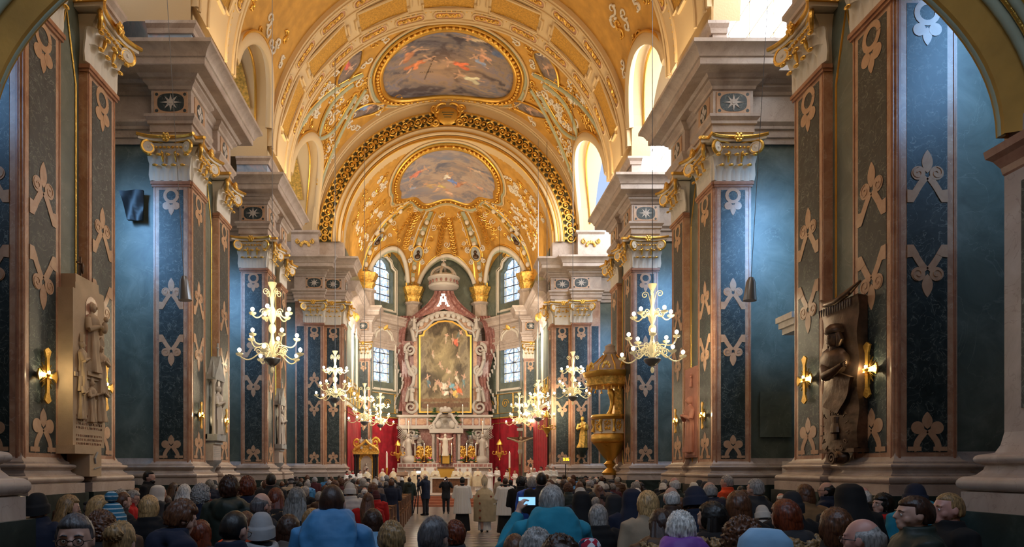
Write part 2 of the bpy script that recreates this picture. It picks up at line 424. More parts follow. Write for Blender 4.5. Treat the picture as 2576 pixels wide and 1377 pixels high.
BASEP = [(.0, 1.55), (.31, 1.55), (.31, 1.73), (.25, 1.74)]+[(.25+.055*math.cos(a), 1.81+.06*math.sin(a)) for a in [-PI/2+PI*i/6 for i in range(7)]]+[(.2, 1.88), (.2, 1.90), (.15, 1.93), (.13, 1.97), (.17, 2.0), (.18, 2.01)]+[(.17+.035*math.cos(a), 2.045+.035*math.sin(a)) for a in [-PI/2+PI*i/5 for i in range(6)]]+[(.12, 2.09), (.12, 2.12), (.06, 2.16), (.02, 2.25), (0, 2.3)]
SOCP = [(0, 0), (.42, 0), (.42, .25), (.36, .3), (.36, 1.55), (0, 1.55)]
ENTP = [(0, 11.28), (.04, 11.28), (.04, 11.45), (.08, 11.46), (.08, 11.66), (.13, 11.68), (.13, 11.76), (.2, 11.85), (.2, 11.93), (.05, 11.94), (.05, 12.64), (.10, 12.66), (.12, 12.74), (.22, 12.82), (.22, 12.88), (.28, 12.90), (.34, 12.98), (.40, 13.0), (.62, 13.03), (.64, 13.05), (.64, 13.22), (.68, 13.24), (.70, 13.30), (.76, 13.40), (.86, 13.48), (.90, 13.50), (.90, 13.6), (0, 13.64)]
FRPROF = [(.052, 11.95), (.058, 11.95), (.058, 12.63), (.052, 12.63)]

PIL_F = make_pilaster(1.02, .30); PIL_N = make_pilaster(1.14, .30); CAP_F = make_capital(1.02); CAP_N = make_capital(1.10)
STAR = make_star_panel(.94, .60); ROSE = make_star_panel(.80, .60, True)
PROTOS = [PIL_F, PIL_N, CAP_F, CAP_N, STAR, ROSE]
def put(proto, parent, x, y, z, rz, sc=None):
    return copy_tree(proto, parent, (x, y, z), rz, sc)

def pier(s, y0, y1, far_u=3.0):
    L = y1-y0; root = struct(empty('pier')); rzn = PI/2 if s < 0 else -PI/2
    Q = lambda u, v: (PX(s, u), y0+v)
    MB().box(*sorted((PX(s, .18), PX(s, far_u))), y0+.38, y1, 0, 13.6).build('pier_wall', M['green'], root)
    path = [Q(far_u, .35), Q(1.06, .35), Q(1.06, .04), Q(.04, .04), Q(.04, 1.2), Q(.2, 1.2), Q(.2, L-1.2), Q(.04, L-1.2), Q(.04, L), Q(far_u, L)]
    sd = 1 if s < 0 else -1
    MB().sweep(path, SOCP, sd).build('socle', M['socle'], root)
    MB().sweep(path, BASEP, sd).build('pier_base', M['stone'], root, auto=.6)
    k_ = 16; MB().sweep(path, ENTP[:k_]+[(0, ENTP[k_-1][1])], sd).build('architrave_and_frieze', M['stone'], root, auto=.5)
    MB().sweep([Q(far_u, .35), Q(1.06, .35), Q(1.06, .04), Q(.04, .04), Q(.04, L), Q(far_u, L)], [(0, ENTP[k_-1][1]-.01)]+ENTP[k_-1:], sd).build('cornice', M['stone'], root, auto=.5)
    put(PIL_F, root, PX(s, .55), y0, 0, 0); put(PIL_N, root, PX(s, 0), y0+.60, 0, rzn); put(PIL_N, root, PX(s, 0), y1-.60, 0, rzn)
    put(CAP_F, root, PX(s, .55), y0, 10.07, 0); put(CAP_N, root, PX(s, 0), y0+.60, 10.07, rzn); put(CAP_N, root, PX(s, 0), y1-.60, 10.07, rzn)
    MB().box(*sorted((PX(s, .1), PX(s, 1.0))), y0+.06, y0+.5, 10, 11.4).build('capital_core', M['ivory'], root)
    put(STAR, root, PX(s, .55), y0-.02, 12.29, 0); put(ROSE, root, PX(s, -.02), y0+.62, 12.29, rzn); put(ROSE, root, PX(s, -.02), y1-.62, 12.29, rzn)
    # painted and gilt-lined field between the two nave pilasters
    n = Vector((-s, 0, 0)); f = MB(); yc = y0+L/2; hw = (L-2.4)/2-.1
    pts = [(-hw, 2.6), (-hw*.6, 2.1), (hw*.6, 2.1), (hw, 2.6), (hw, 9.6), (hw*.4, 10.4), (0, 10.9), (-hw*.4, 10.4), (-hw, 9.6)]
    f.tube([Vector((PX(s, .17), yc+a, z)) for a, z in pts], .022, 5, closed=True)
    f.build('gilt_line', M['gold'], root)
    # attic above the cornice
    uu = 1.25 if s < 0 else .42
    am = M['bluem'] if s < 0 else M['stone']
    MB().box(*sorted((PX(s, .02), PX(s, uu))), y0+.1, y1-.1, 13.6, 14.5).build('attic', am, root)
    MB().box(*sorted((PX(s, .06), PX(s, uu-.1))), y0+.3, y1-.3, 14.5, 21).build('vault_springer', M['cream'], root)
    c = MB().sweep([Q(uu, .1), Q(0, .1), Q(0, L-.1), Q(uu, L-.1)], [(0, 14.3), (.05, 14.3), (.08, 14.42), (.18, 14.5), (.18, 14.58), (0, 14.6)], sd)
    c.build('attic_cornice', M['stone'], root)
    return root
PIER = {}
for k, (a, b) in enumerate(PIERS):
    for s in (-1, 1): PIER[s, k] = pier(s, a, b)

# ---- chancel-arch piers: two stepped pilasters facing the nave
def chancel_pier(s):
    root = struct(empty('chancel_pier')); y = YCH; sd = 1 if s < 0 else -1
    Q = lambda u, yy: (PX(s, u), yy)
    MB().box(*sorted((PX(s, -1.5), PX(s, 3.2))), y+.32, y+1.2, 0, 13.6).build('pier_wall', M['green'], root)
    path = [Q(3.0, y+.3), Q(1.1, y+.3), Q(1.1, y), Q(-.45, y), Q(-.45, y+.3), Q(-1.55, y+.3), Q(-1.55, y+1.3)]
    MB().sweep(path, SOCP, sd).build('socle', M['socle'], root)
    MB().sweep(path, BASEP, sd).build('pier_base', M['stone'], root, auto=.6)
    MB().sweep(path, ENTP, sd).build('entablature', M['stone'], root, auto=.5)
    MB().box(*sorted((PX(s, -.45), PX(s, 1.1))), y, y+.4, 1.9, 11.3).build('pilaster_backing', M['tan'], root)
    for u, dy in ((-.0, -.02), (-1.0, .28)):
        put(PIL_F, root, PX(s, u+.04), y+dy, 0, 0); put(CAP_F, root, PX(s, u+.04), y+dy, 10.07, 0); put(STAR, root, PX(s, u+.04), y+dy-.02, 12.29, 0)
    n = MB().box(*sorted((PX(s, .62), PX(s, 1.0))), y-.012, y+.01, 2.3, 9.9); n.build('marble_panel', M['verde'], root)
    rzn = PI/2 if s < 0 else -PI/2
    put(PIL_F, root, PX(s, -1.55), y+.80, 0, rzn); put(CAP_F, root, PX(s, -1.55), y+.80, 10.07, rzn); put(STAR, root, PX(s, -1.60), y+.8, 12.29, rzn)
    MB().box(*sorted((PX(s, -1.4), PX(s, 1.0))), y+.1, y+1.0, 10, 11.4).build('capital_core', M['ivory'], root)
    # attic with a shell block
    MB().box(*sorted((PX(s, -.25), PX(s, 1.2))), y-.55, y+.3, 13.6, 14.95).build('attic', M['stone'], root)
    MB().sweep([Q(1.2, y-.55), Q(-.25, y-.55), Q(-.25, y+.2)], [(0, 14.8), (.12, 14.9), (.12, 15.0), (0, 15.02)], sd).build('attic_cornice', M['stone'], root)
    sh = MB()
    for i in range(7):
        a = PI*(i+.5)/7; sh.ell((PX(s, .45)+.22*math.cos(a), y-.6, 14.15+.22*math.sin(a)), (.09, .05, .09), 8, 5)
    for q in (-1, 1): sh.tube(spiral((PX(s, .45)+q*.38, y-.6, 14.4), E1, E2, .14, .03, 1.6, PI/2, 18, -q), .03, 6)
    sh.build('shell_ornament', M['goldp'], root)
    return root
for s in (-1, 1): chancel_pier(s)

# ---- outer walls with chapel windows
def pane_mat(name, c1, c2, strength, scale):
    m = bpy.data.materials.new(name); m.use_nodes = True; nt = m.node_tree; N = nt.nodes; L = nt.links; b = N['Principled BSDF']
    g = N.new('ShaderNodeNewGeometry'); v = N.new('ShaderNodeTexNoise'); v.inputs['Scale'].default_value = scale; v.inputs['Detail'].default_value = 5
    L.new(g.outputs['Position'], v.inputs['Vector']); r = N.new('ShaderNodeValToRGB'); r.color_ramp.elements[0].position = .42; r.color_ramp.elements[1].position = .56
    r.color_ramp.elements[0].color = (*c1, 1); r.color_ramp.elements[1].color = (*c2, 1); L.new(v.outputs[0], r.inputs[0])
    L.new(r.outputs[0], b.inputs['Emission Color']); b.inputs['Emission Strength'].default_value = strength; b.inputs['Base Color'].default_value = (.3, .35, .4, 1)
    b.inputs['Roughness'].default_value = .2
    return m
M['pane'] = pane_mat('bright_daylight_glass', (.85, .92, 1), (1, 1, 1), 7.0, 1)
M['stained'] = pane_mat('pale_stained_glass', (.30, .50, .78), (.86, .93, 1.0), 1.15, 5)
M['stained2'] = pane_mat('stained_glass_border', (.10, .25, .62), (.75, .62, .30), .8, 9)
WN = [0]
for s in (-1, 1):
    side = 'left' if s < 0 else 'right'
    X0 = PX(s, 2.9)
    wb = MB(); lo, hi = sorted((X0, X0+s*.5)); y = -3.0
    for yw in (9.2, 16.2, 24.1, 33.2):
        wb.box(lo, hi, y, yw-.8, 0, 13.7); wb.box(lo, hi, yw-.8, yw+.8, 0, 6.5); wb.box(lo, hi, yw-.8, yw+.8, 11, 13.7); y = yw+.8
        WN[0] += 1; wr = struct(empty('window_%d' % WN[0]))
        MB().box(*sorted((X0+s*.3, X0+s*.34)), yw-.8, yw+.8, 6.5, 11).build('window_glass', M['stained'], wr)
        f = MB()
        for k in range(1, 5): f.box(*sorted((X0+s*.24, X0+s*.3)), yw-.8, yw+.8, 6.5+.9*k-.02, 6.5+.9*k+.02)
        for k in (-.8, 0, .77): f.box(*sorted((X0+s*.24, X0+s*.3)), yw+k, yw+k+.03, 6.5, 11)
        f.build('window_frame', M['lead'], wr)
    wb.box(lo, hi, y, YCH+1.2, 0, 13.7)
    struct(wb.build('wall_'+side, M['green']))
    # the clerestory wall above
    XU = PX(s, 2.9); cw = MB(); lo, hi = sorted((XU, XU+s*.4)); y = 6.2
    for (ya, yb) in ((14.9, 19.1), (22.9, 27.3), (31.6, 37.1)):
        if s > 0: zb, zt = 13.9, 19.4; ya -= 0 if ya < 20 else (2.6 if ya < 30 else 1.8)
        else: zb, zt = 15.4, 18.8; ya += .9; yb -= .9
        cw.box(lo, hi, y, ya, 13.6, 22); cw.box(lo, hi, ya, yb, 13.6, zb); cw.box(lo, hi, ya, yb, zt, 22); y = yb
        WN[0] += 1; wr = struct(empty('window_%d' % WN[0]))
        MB().box(*sorted((XU+s*.25, XU+s*.3)), ya, yb, zb, zt).build('window_glass', M['pane'] if s > 0 else M['stained'], wr)
        f = MB()
        for k in range(1, 4): f.box(*sorted((XU+s*.18, XU+s*.24)), ya+(yb-ya)*k/4-.02, ya+(yb-ya)*k/4+.02, zb, zt)
        for k in range(1, 5): f.box(*sorted((XU+s*.18, XU+s*.24)), ya, yb, zb+(zt-zb)*k/5-.02, zb+(zt-zb)*k/5+.02)
        f.build('window_frame', M['ivory'] if s > 0 else M['lead'], wr)
    cw.box(lo, hi, y, YCH+.6, 13.6, 22)
    struct(cw.build('wall_clerestory_'+side, M['bluem'] if s < 0 else M['ivory']))
struct(MB().box(-13, 14, -3.2, -3, 0, 9).build('wall_back', M['cream']))
struct(MB().box(*sorted((PX(-1, 5.6), PX(1, 5.6))), 6.3, 6.6, 8.0, 22.5).build('wall_gallery_front', M['cream']))

# ------------------------------------------------------------------ nave vault
def bulge(y): return .12*math.sin(PI*(y-30.9)/(YCH-30.9))**.7 if 30.9 < y < YCH else 0.0
def NV(sv, y, off=0.0):
    a = sv/RV; r = RV-off+bulge(y)
    return Vector((XC+r*math.sin(a), y, ZS+r*math.cos(a)))
def CV(sv, y, off=0.0):
    a = sv/RC; r = RC-off
    return Vector((XC+r*math.sin(a), y, ZC+r*math.cos(a)))
BAYS = [(6.6, 11.5), (14.8, 19.2), (22.7, 27.5), (30.9, YCH)]
vault = struct(empty('ceiling'))
def bay(y0, y1):
    yc, rb = (y0+y1)/2, (y1-y0)/2; rl = min(rb-.05, 3.3); rows = []; tun = []
    n = 40
    for i in range(n+1):
        y = y0+(y1-y0)*i/n; q = rl*rl-(y-yc)**2
        h = 15.2+math.sqrt(q) if q > 0 else 14.6
        a0 = math.asin(min(.99, (h-ZS)/RV)) if q > 0 else 0
        R_ = RV+bulge(y); a0 = math.asin(min(.99, (h-ZS)/R_)) if q > 0 else 0
        rows.append([(XC+R_*math.cos(PI-a0-(PI-2*a0)*j/64), y, ZS+R_*math.sin(a0+(PI-2*a0)*j/64)) for j in range(65)])
        tun.append((y, h, R_*math.cos(a0)))
    MB().grid(rows).build('vault_bay', M['ochre'], vault, smooth=True, recalc=False)
    for s in (-1, 1):
        t = MB(); t.grid([[(XC+s*x, y, h), (PX(s, 3.0 if s < 0 else .75), y, h)] for y, h, x in tun]); t.build('lunette_tunnel', M['cream'], vault, recalc=False)
        pts = [Vector((XC+s*x, y, h)) for y, h, x in tun[1:-1]]
        g = MB(); g.tube([p+Vector((-s*.08, 0, -.1)) for p in pts], [(.16, .22)]*len(pts), 8); g.build('lunette_archivolt', M['cream'], vault, smooth=True)
        g = MB(); g.tube([p+Vector((-s*.16, 0, .12)) for p in pts], .055, 6)
        g.tube([p+Vector((s*.5, 0, -.08)) for p in pts], .05, 6); g.build('gilt_arch_line', M['gold'], vault, smooth=True)
        g = MB(); g.grid([[Vector((PX(s, u), p.y+(yc-p.y)*.03, p.z-.04)) for u in (.55, 1.0, 1.7, 2.1)] for p in pts[2:-2]])
        if s < 0: g.build('tunnel_panel', M['goldp'], vault, recalc=False)
for a, b in BAYS: bay(a, b)
for s in (-1, 1): MB().box(*sorted((PX(s, -2.5), PX(s, 3.4))), 6.2, YCH+.9, 22.0, 22.2).build('aisle_ceiling', M['cream'], vault)

def ring_band(mp, s0, s1, y0, y1, off, name, m, n=72, depth=.0):
    rows = [[mp(s0+(s1-s0)*i/n, y0, off), mp(s0+(s1-s0)*i/n, y1, off)] for i in range(n+1)]
    if depth: rows = [[mp(s0+(s1-s0)*i/n, y0, off-depth)]+r+[mp(s0+(s1-s0)*i/n, y1, off-depth)] for i, r in enumerate(rows)]
    return MB().grid(rows).build(name, m, vault, smooth=False, recalc=False, auto=.5)
def map_tube(mb, mp, pts, r, off, closed=False, n=6):
    mb.tube([mp(a, b, off) for a, b in pts], r, n, closed=closed); return mb
def fill(mb, mp, pts, off):
    """a closed outline filled as a fan that follows the surface"""
    cx = sum(p[0] for p in pts)/len(pts); cy = sum(p[1] for p in pts)/len(pts)
    rows = []
    for k in range(5):
        t = .02+.98*k/4; rows.append([mp(cx+(a-cx)*t, cy+(b-cy)*t, off) for a, b in pts])
    mb.grid(rows, close_u=True)
def scroll(mb, mp, s, y, size, ang, off, r=.03, sgn=1, flip=1):
    """an S of two spirals with a leaf bud, laid on the vault"""
    def T(a, b):
        c, q = math.cos(ang), math.sin(ang); return (s+(a*c-b*q)*size, y+(a*q+b*c)*size)
    pts = []
    for i in range(15):
        t = 1-i/14; a = 2*PI*1.1*t*sgn; rr = .08+.34*(1-t); pts.append(T(-.5+rr*math.cos(a), rr*math.sin(a)*flip))
    for i in range(15):
        t = i/14; a = PI+2*PI*1.1*t*sgn; rr = .08+.34*(1-t); pts.append(T(.5-.16+rr*math.cos(a)+.0, rr*math.sin(a)*flip))
    mb.tube([mp(a, b, off) for a, b in pts], [r*(.5+min(i, 29-i)/14) for i in range(30)], 5)
    for a, b in ((0, .3), (.2, -.28), (-.75, .3)):
        q = T(a, b*flip); mb.ell(mp(q[0], q[1], off+.01), (size*.13, size*.13, size*.10), 6, 4)
def rrect(cx, cy, hx, hy, r, n=5):
    pts = []
    for (sx, sy, a0) in ((1, 1, 0), (-1, 1, PI/2), (-1, -1, PI), (1, -1, 1.5*PI)):
        for i in range(n+1):
            a = a0+PI/2*i/n; pts.append((cx+sx*(hx-r)+r*math.cos(a), cy+sy*(hy-r)+r*math.sin(a)))
    return pts
QS = RV*PI/2
for (y0, y1) in PIERS+[(YCH-.5, YCH)]:
    L = y1-y0; last = y1 == YCH
    ring_band(NV, -QS, QS, y0-.02, y1+.02 if not last else y1, .14, 'transverse_rib', M['cream'], depth=.16)
    g = MB(); gd = MB(); mu = MB(); pk = MB()
    if not last:
        rowsy = [(y0+.55, .24, 'c'), (y0+L/2, .62, 'p'), (y1-.55, .24, 'c')]
        edges = (y0+.02, y0+.22, y0+.92, y1-.92, y1-.22, y1-.02)
    else:
        rowsy = []; edges = (y0+.02, y0+.22)
    for e in edges: map_tube(g, NV, [(-QS+2*QS*i/90, e) for i in range(91)], .055, .16)
    for yy, hh, kind in rowsy:
        if kind == 'c':
            for k in range(-6, 7):
                c = k*1.78
                if abs(c) > QS-1: continue
                if kind == 'c': map_tube(g, NV, rrect(c, yy, .68, hh, .2), .035, .17, True); o = MB()
                fill(pk, NV, rrect(c, yy, .66, hh-.03, .2), .15)
                for q in (-.35, .0, .35): scroll(gd, NV, c+q, yy, .26, .3*q, .18, .035, 1 if q > 0 else -1)
            for i in range(100):
                c = -QS+2*QS*(i+.5)/100; gd.ell(NV(c, yy-.29, .17), (.04, .04, .04), 5, 4); 
        elif kind == 'p':
            for k in range(-3, 4):
                c = k*3.0
                pts = [(c-1.3, yy-hh*.5), (c-1.15, yy-hh*.5), (c-1.15, yy-hh), (c+1.15, yy-hh), (c+1.15, yy-hh*.5), (c+1.3, yy-hh*.5), (c+1.3, yy+hh*.5), (c+1.15, yy+hh*.5), (c+1.15, yy+hh), (c-1.15, yy+hh), (c-1.15, yy+hh*.5), (c-1.3, yy+hh*.5)]
                map_tube(g, NV, pts, .06, .17, True)
                mu.grid([[NV(c-1.12+2.24*i/8, yy-hh+.03, .155), NV(c-1.12+2.24*i/8, yy+hh-.03, .155)] for i in range(9)])
    g.build('rib_moulding', M['cream'], vault, smooth=True); gd.build('rib_scrollwork', M['goldp'], vault, smooth=True)
    pk.build('rib_cartouche', M['pinkp'], vault, recalc=False)
    if mu.v: mu.build('rib_panel', M['mustard'], vault, recalc=False)

# ---- painted ceiling pictures, coloured vertex by vertex
def fbm(x, y, seed, oct_=5):
    rng = np.random.RandomState(seed); out = np.zeros_like(x); amp = 1; tot = 0
    for o in range(oct_):
        n = 64; g = rng.rand(n, n); f = 2**o
        xx = (x*f) % n; yy = (y*f) % n; xi = xx.astype(int) % n; yi = yy.astype(int) % n; fx = xx-np.floor(xx); fy = yy-np.floor(yy)
        fx = fx*fx*(3-2*fx); fy = fy*fy*(3-2*fy); x1 = (xi+1) % n; y1 = (yi+1) % n
        out += amp*((g[xi, yi]*(1-fx)+g[x1, yi]*fx)*(1-fy)+(g[xi, y1]*(1-fx)+g[x1, y1]*fx)*fy); tot += amp; amp *= .55
    return out/tot
def paint(u, v, pal, figs, seed, sc=3.0, glow=None):
    """clouds from the palette, then figures as soft-edged strokes (u, v in -1..1)"""
    wx = fbm(u*sc+9, v*sc+9, seed+1); n = fbm(u*sc+20+wx*3, v*sc*1.5+20+wx*2, seed)
    n = np.clip((n-.28)/.44, 0, 1); c = np.zeros(u.shape+(3,)); k = len(pal)-1
    t = n*k; i = np.clip(t.astype(int), 0, k-1); f = (t-i)[..., None]; pa = np.array(pal); c = pa[i]*(1-f)+pa[i+1]*f
    if glow:
        gx, gy, gr, gc = glow; q = np.exp(-(((u-gx)/gr)**2+((v-gy)/(gr*.8))**2))[..., None]*(.5+.5*n[..., None]); c = c*(1-q)+np.array(gc)*q
    rng = random.Random(seed)
    for (x0, y0, x1, y1, r, col) in figs:
        dx, dy = x1-x0, y1-y0; L2 = dx*dx+dy*dy+1e-6; tt = np.clip(((u-x0)*dx+(v-y0)*dy)/L2, 0, 1)
        d = np.sqrt((u-x0-tt*dx)**2+(v-y0-tt*dy)**2)+(fbm(u*14+seed, v*14, seed+3, 3)-.5)*r*1.1
        q = np.clip((r-d)/(r*.35), 0, 1)[..., None]
        sh = (.62+.7*fbm(u*22+tt, v*22, seed+int(100*abs(x0)), 3))[..., None]
        c = c*(1-q)+np.array(col)*sh*q
    return np.clip(c, 0, 1)
def figure_strokes(rng, x, y, sz, cloth, lean=0):
    fl = (.62, .38, .26); o = []
    a = lean; ca, sa = math.cos(a), math.sin(a)
    def T(p, q): return (x+(p*ca-q*sa)*sz, y+(p*sa+q*ca)*sz)
    def S(p0, q0, p1, q1, r, c): A = T(p0, q0); B = T(p1, q1); o.append((A[0], A[1], B[0], B[1], r*sz, c))
    S(0, 0, rng.uniform(-.5, .5), -1.2, .34, cloth); S(-.2, -.3, .3, -.9, .3, tuple(min(1, q*1.35) for q in cloth))
    S(0, .1, 0, .45, .24, fl); S(0, .75, .02, .8, .15, fl); S(.1, .4, rng.uniform(.5, .9), rng.uniform(.3, .9), .10, fl)
    S(-.1, .4, rng.uniform(-.9, -.5), rng.uniform(0, .7), .10, fl); S(.1, -1.1, .35, -1.6, .1, fl)
    return o
def paint_mat(name, rough=.6):
    m = bpy.data.materials.new(name); m.use_nodes = True; nt = m.node_tree
    a = nt.nodes.new('ShaderNodeVertexColor'); a.layer_name = 'paint'
    nt.links.new(a.outputs[0], nt.nodes['Principled BSDF'].inputs['Base Color']); nt.nodes['Principled BSDF'].inputs['Roughness'].default_value = rough
    return m
M['paint'] = paint_mat('fresco_paint', .8); M['oil'] = paint_mat('oil_paint', .35)
def picture(name, outline, mp, off, parent, pal, figs, seed, nr=70, m=None, glow=None, uvbox=None, sc=3.0):
    """polar sheet inside the outline (list of (s, y)) laid on mp"""
    if m is not None:                # even spacing along a straight-sided outline
        q = np.array(outline+outline[:1]); L_ = np.concatenate([[0], np.cumsum(np.hypot(*(q[1:]-q[:-1]).T))]); tt = np.linspace(0, L_[-1], 421)[:-1]
        outline = list(zip(np.interp(tt, L_, q[:, 0]), np.interp(tt, L_, q[:, 1]))); nr = 100
    k = len(outline); ox = np.array([p[0] for p in outline]); oy = np.array([p[1] for p in outline])
    cx, cy = (ox.min()+ox.max())/2, (oy.min()+oy.max())/2; hx, hy = (ox.max()-ox.min())/2, (oy.max()-oy.min())/2
    tt = (np.arange(nr+1)/nr)**.75; S = cx+(ox[None]-cx)*tt[:, None]; Y = cy+(oy[None]-cy)*tt[:, None]
    cols = paint((S-cx)/hx, (Y-cy)/hy, pal, figs, seed, sc, glow)
    vs = [mp(float(a), float(b), off) for a, b in zip(S.ravel(), Y.ravel())]
    mb = MB(); mb.grid([vs[i*k:(i+1)*k] for i in range(nr+1)], close_u=True)
    o = mb.build(name, m or M['paint'], parent, recalc=False, smooth=True)
    at = o.data.color_attributes.new('paint', 'FLOAT_COLOR', 'POINT')
    c4 = np.ones((cols.shape[0]*k, 4)); c4[:, :3] = cols.reshape(-1, 3); at.data.foreach_set('color', c4.ravel().astype(np.float32))
    return o
rng = random.Random(3)
PAL1 = [(.06, .05, .07), (.13, .12, .15), (.20, .17, .17), (.30, .22, .17), (.22, .20, .25), (.14, .16, .24), (.34, .26, .20)]
def oval1(k=1.0, n=150):
    out = []
    for i in range(n):
        a = 2*PI*i/n; c, q = math.cos(a), math.sin(a)
        p = 2.0 if q > 0 else 3.0   # far edge rounded, near edge flatter
        rr = (abs(c)**p+abs(q)**p)**(-1/p)
        out.append((3.42*rr*c*k+(k-1)*0, 34.32-q*2.8*rr*(1+(k-1)*.95)))
    return out
figs = figure_strokes(rng, -.35, .12, .22, (.62, .22, .10), -1.0)+figure_strokes(rng, 0.08, .02, .2, (.75, .20, .10), 1.2)+figure_strokes(rng, -.5, .45, .2, (.5, .22, .12), -.9)
figs += figure_strokes(rng, .25, -.38, .2, (.62, .60, .45), 1.2)+figure_strokes(rng, .42, .2, .16, (.25, .32, .5), .5)+figure_strokes(rng, .5, .4, .17, (.6, .33, .22), .3)
figs += figure_strokes(rng, .32, .75, .14, (.6, .5, .35), 1.4)+figure_strokes(rng, -.7, .62, .15, (.28, .24, .10), -1.2)
figs += [(-.36, -.45, -.2, .2, .012, (.08, .05, .03)), (-.42, -.2, -.2, -.25, .012, (.08, .05, .03)), (.05, .9, .3, .95, .05, (.18, .24, .45)), (.7, .5, .95, .6, .12, (.12, .17, .32))]
figs = [(x0, -y0, x1, -y1, r, c) for x0, y0, x1, y1, r, c in figs]
figs = [(x0, y0, x1, y1, r*.75, c) for x0, y0, x1, y1, r, c in figs]
picture('fresco', oval1(), NV, .06, vault, PAL1, figs, 11, glow=(0, .15, .55, (.52, .33, .20)))
def frame_set(mp, f, y_rev=False):
    fr = MB(); map_tube(fr, mp, f(1.03), .13, .12, True, 8); map_tube(fr, mp, f(1.14), .06, .1, True)
    pts = f(1.09)
    for i in range(0, len(pts), 2):
        fr.ell(mp(*pts[i], .16), (.10, .10, .09), 6, 4)
    fr.build('fresco_frame', M['gold'], vault, smooth=True)
    bd = MB(); a, b = f(1.04), f(1.16); k = len(a); rows = [[mp(*p, .05) for p in a], [mp(*p, .05) for p in b]]
    bd.grid(rows, close_u=True); bd.build('fresco_border', M['goldp'], vault, recalc=False)
    bd = MB(); a, b = f(1.16), f(1.22); bd.grid([[mp(*p, .04) for p in a], [mp(*p, .04) for p in b]], close_u=True); bd.build('fresco_outer_border', M['sage'], vault, recalc=False)
    bd = MB(); map_tube(bd, mp, f(1.225), .05, .06, True); bd.build('fresco_outer_moulding', M['cream'], vault, smooth=True)
frame_set(NV, oval1)
# four small corner pictures, relief groups, scrolls
PAL2 = [(.08, .06, .06), (.18, .13, .11), (.26, .20, .17), (.14, .12, .14)]
small = []
for s in (-1, 1):
    for (c, y, h, v, col, an) in ((5.0, 31.9, 1.05, .62, (.55, .12, .10), .9), (4.55, 36.1, 1.15, .42, (.18, .28, .5), -.5)):
        o = [(s*c+h*math.cos(a)*(1+.15*math.cos(3*a))*math.cos(s*an)-v*math.sin(a)*math.sin(s*an), y+h*math.cos(a)*math.sin(s*an)+v*math.sin(a)*(1+.2*math.sin(2*a))*math.cos(s*an)) for a in [2*PI*i/60 for i in range(60)]]
        fg = figure_strokes(rng, 0, -.1, .5, col if s < 0 else (.32, .20, .14), s*.5)
        picture('small_fresco', o, NV, .05, vault, PAL2, fg, 20+int(c), nr=26)
        g = MB(); map_tube(g, NV, o, .055, .08, True); g.build('small_fresco_frame', M['gold'], vault, smooth=True); small.append((s*c, y))
def cluster(mp, spots, keep_out, names, seed, size=(.32, .6), off=.03):
    r = random.Random(seed); A, B = MB(), MB()
    for (s, y) in spots:
        if any(((s-a)/p)**2+((y-b)/q)**2 < 1 for a, b, p, q in keep_out): continue
        z = r.uniform(*size); scroll(A if r.random() < .5 else B, mp, s, y, z, r.uniform(0, 2*PI), off, .035, r.choice((-1, 1)), r.choice((-1, 1)))
    A.build(names[0], M['ivory'], vault, smooth=True); B.build(names[1], M['gold'], vault, smooth=True)
r = random.Random(5)
spots = []
for i in range(60):
    for j in range(14):
        spots.append((-9.2+18.4*(i+r.random())/60, 31.1+6.0*(j+r.random())/14))
r.shuffle(spots); spots = spots[:330]
ko = [(0, 33.75, 4.3, 3.5)]+[(a, b, 1.1, .75) for a, b in small]+[(s*11, 34.4, 3.6, 3.0) for s in (-1, 1)]
cluster(NV, spots, ko, ('stucco_scroll', 'gilded_scroll'), 8)
spots = [(s*(7.2+3.2*r.random()), y0+.4+(y1-y0-.8)*r.random()) for s in (-1, 1) for y0, y1 in BAYS[1:3] for _ in range(16)]
spots = [(s, y) for s, y in spots if abs(s) < 9]
cluster(NV, spots, [], ('stucco_scroll', 'gilded_scroll'), 9)
# curved bands running from the corners of the bay towards the fresco, sage and cream
for s in (-1, 1):
    for (p0, p1, p2, p3) in (((9.6, 31.1), (7.6, 31.6), (6.3, 32.4), (4.4, 33.1)), ((9.6, 37.3), (7.8, 36.9), (6.4, 36.4), (4.4, 34.4)), ((7.9, 34.2), (7.0, 33.2), (6.3, 33.0), (5.0, 33.3)), ((7.9, 34.2), (7.0, 35.6), (6.3, 35.5), (5.0, 34.3))):
        q = [(s*a, b) for a, b in bez(p0, p1, p2, p3, 24)]
        g = MB(); map_tube(g, NV, q, .11, .05, n=8); g.build('band_moulding', M['sage'], vault, smooth=True)
        g = MB(); map_tube(g, NV, [(a, b+.17) for a, b in q], .035, .05); map_tube(g, NV, [(a, b-.17) for a, b in q], .035, .05); g.build('band_gilding', M['gold'], vault, smooth=True)

# ---- chancel arch wall with the gilded garland
CHV = struct(empty('chancel_arch'))
def arc_ring(c, r0, r1, y0, y1, name, m, n=80, parent=CHV, a0=0, a1=PI):
    rows = []
    for i in range(n+1):
        a = a0+(a1-a0)*i/n; q = (math.cos(a), math.sin(a))
        rows.append([(c[0]+q[0]*r1, y0, c[1]+q[1]*r1), (c[0]+q[0]*r0, y0, c[1]+q[1]*r0), (c[0]+q[0]*r0, y1, c[1]+q[1]*r0)])
    return MB().grid(rows).build(name, m, parent, recalc=False, auto=.5)
CC = (XC, ZC)
arc_ring(CC, 7.15, 8.0, YCH-.02, YCH+.2, 'arch_band', M['cream']); arc_ring(CC, 6.45, 7.15, YCH+.0, YCH+.3, 'garland_ground', M['dkgreen'])
arc_ring(CC, 6.1, 6.45, YCH-.1, YCH+.4, 'arch_moulding', M['cream']); arc_ring(CC, 5.8, 6.1, YCH+.1, YCH+.9, 'arch_soffit', M['cream'])
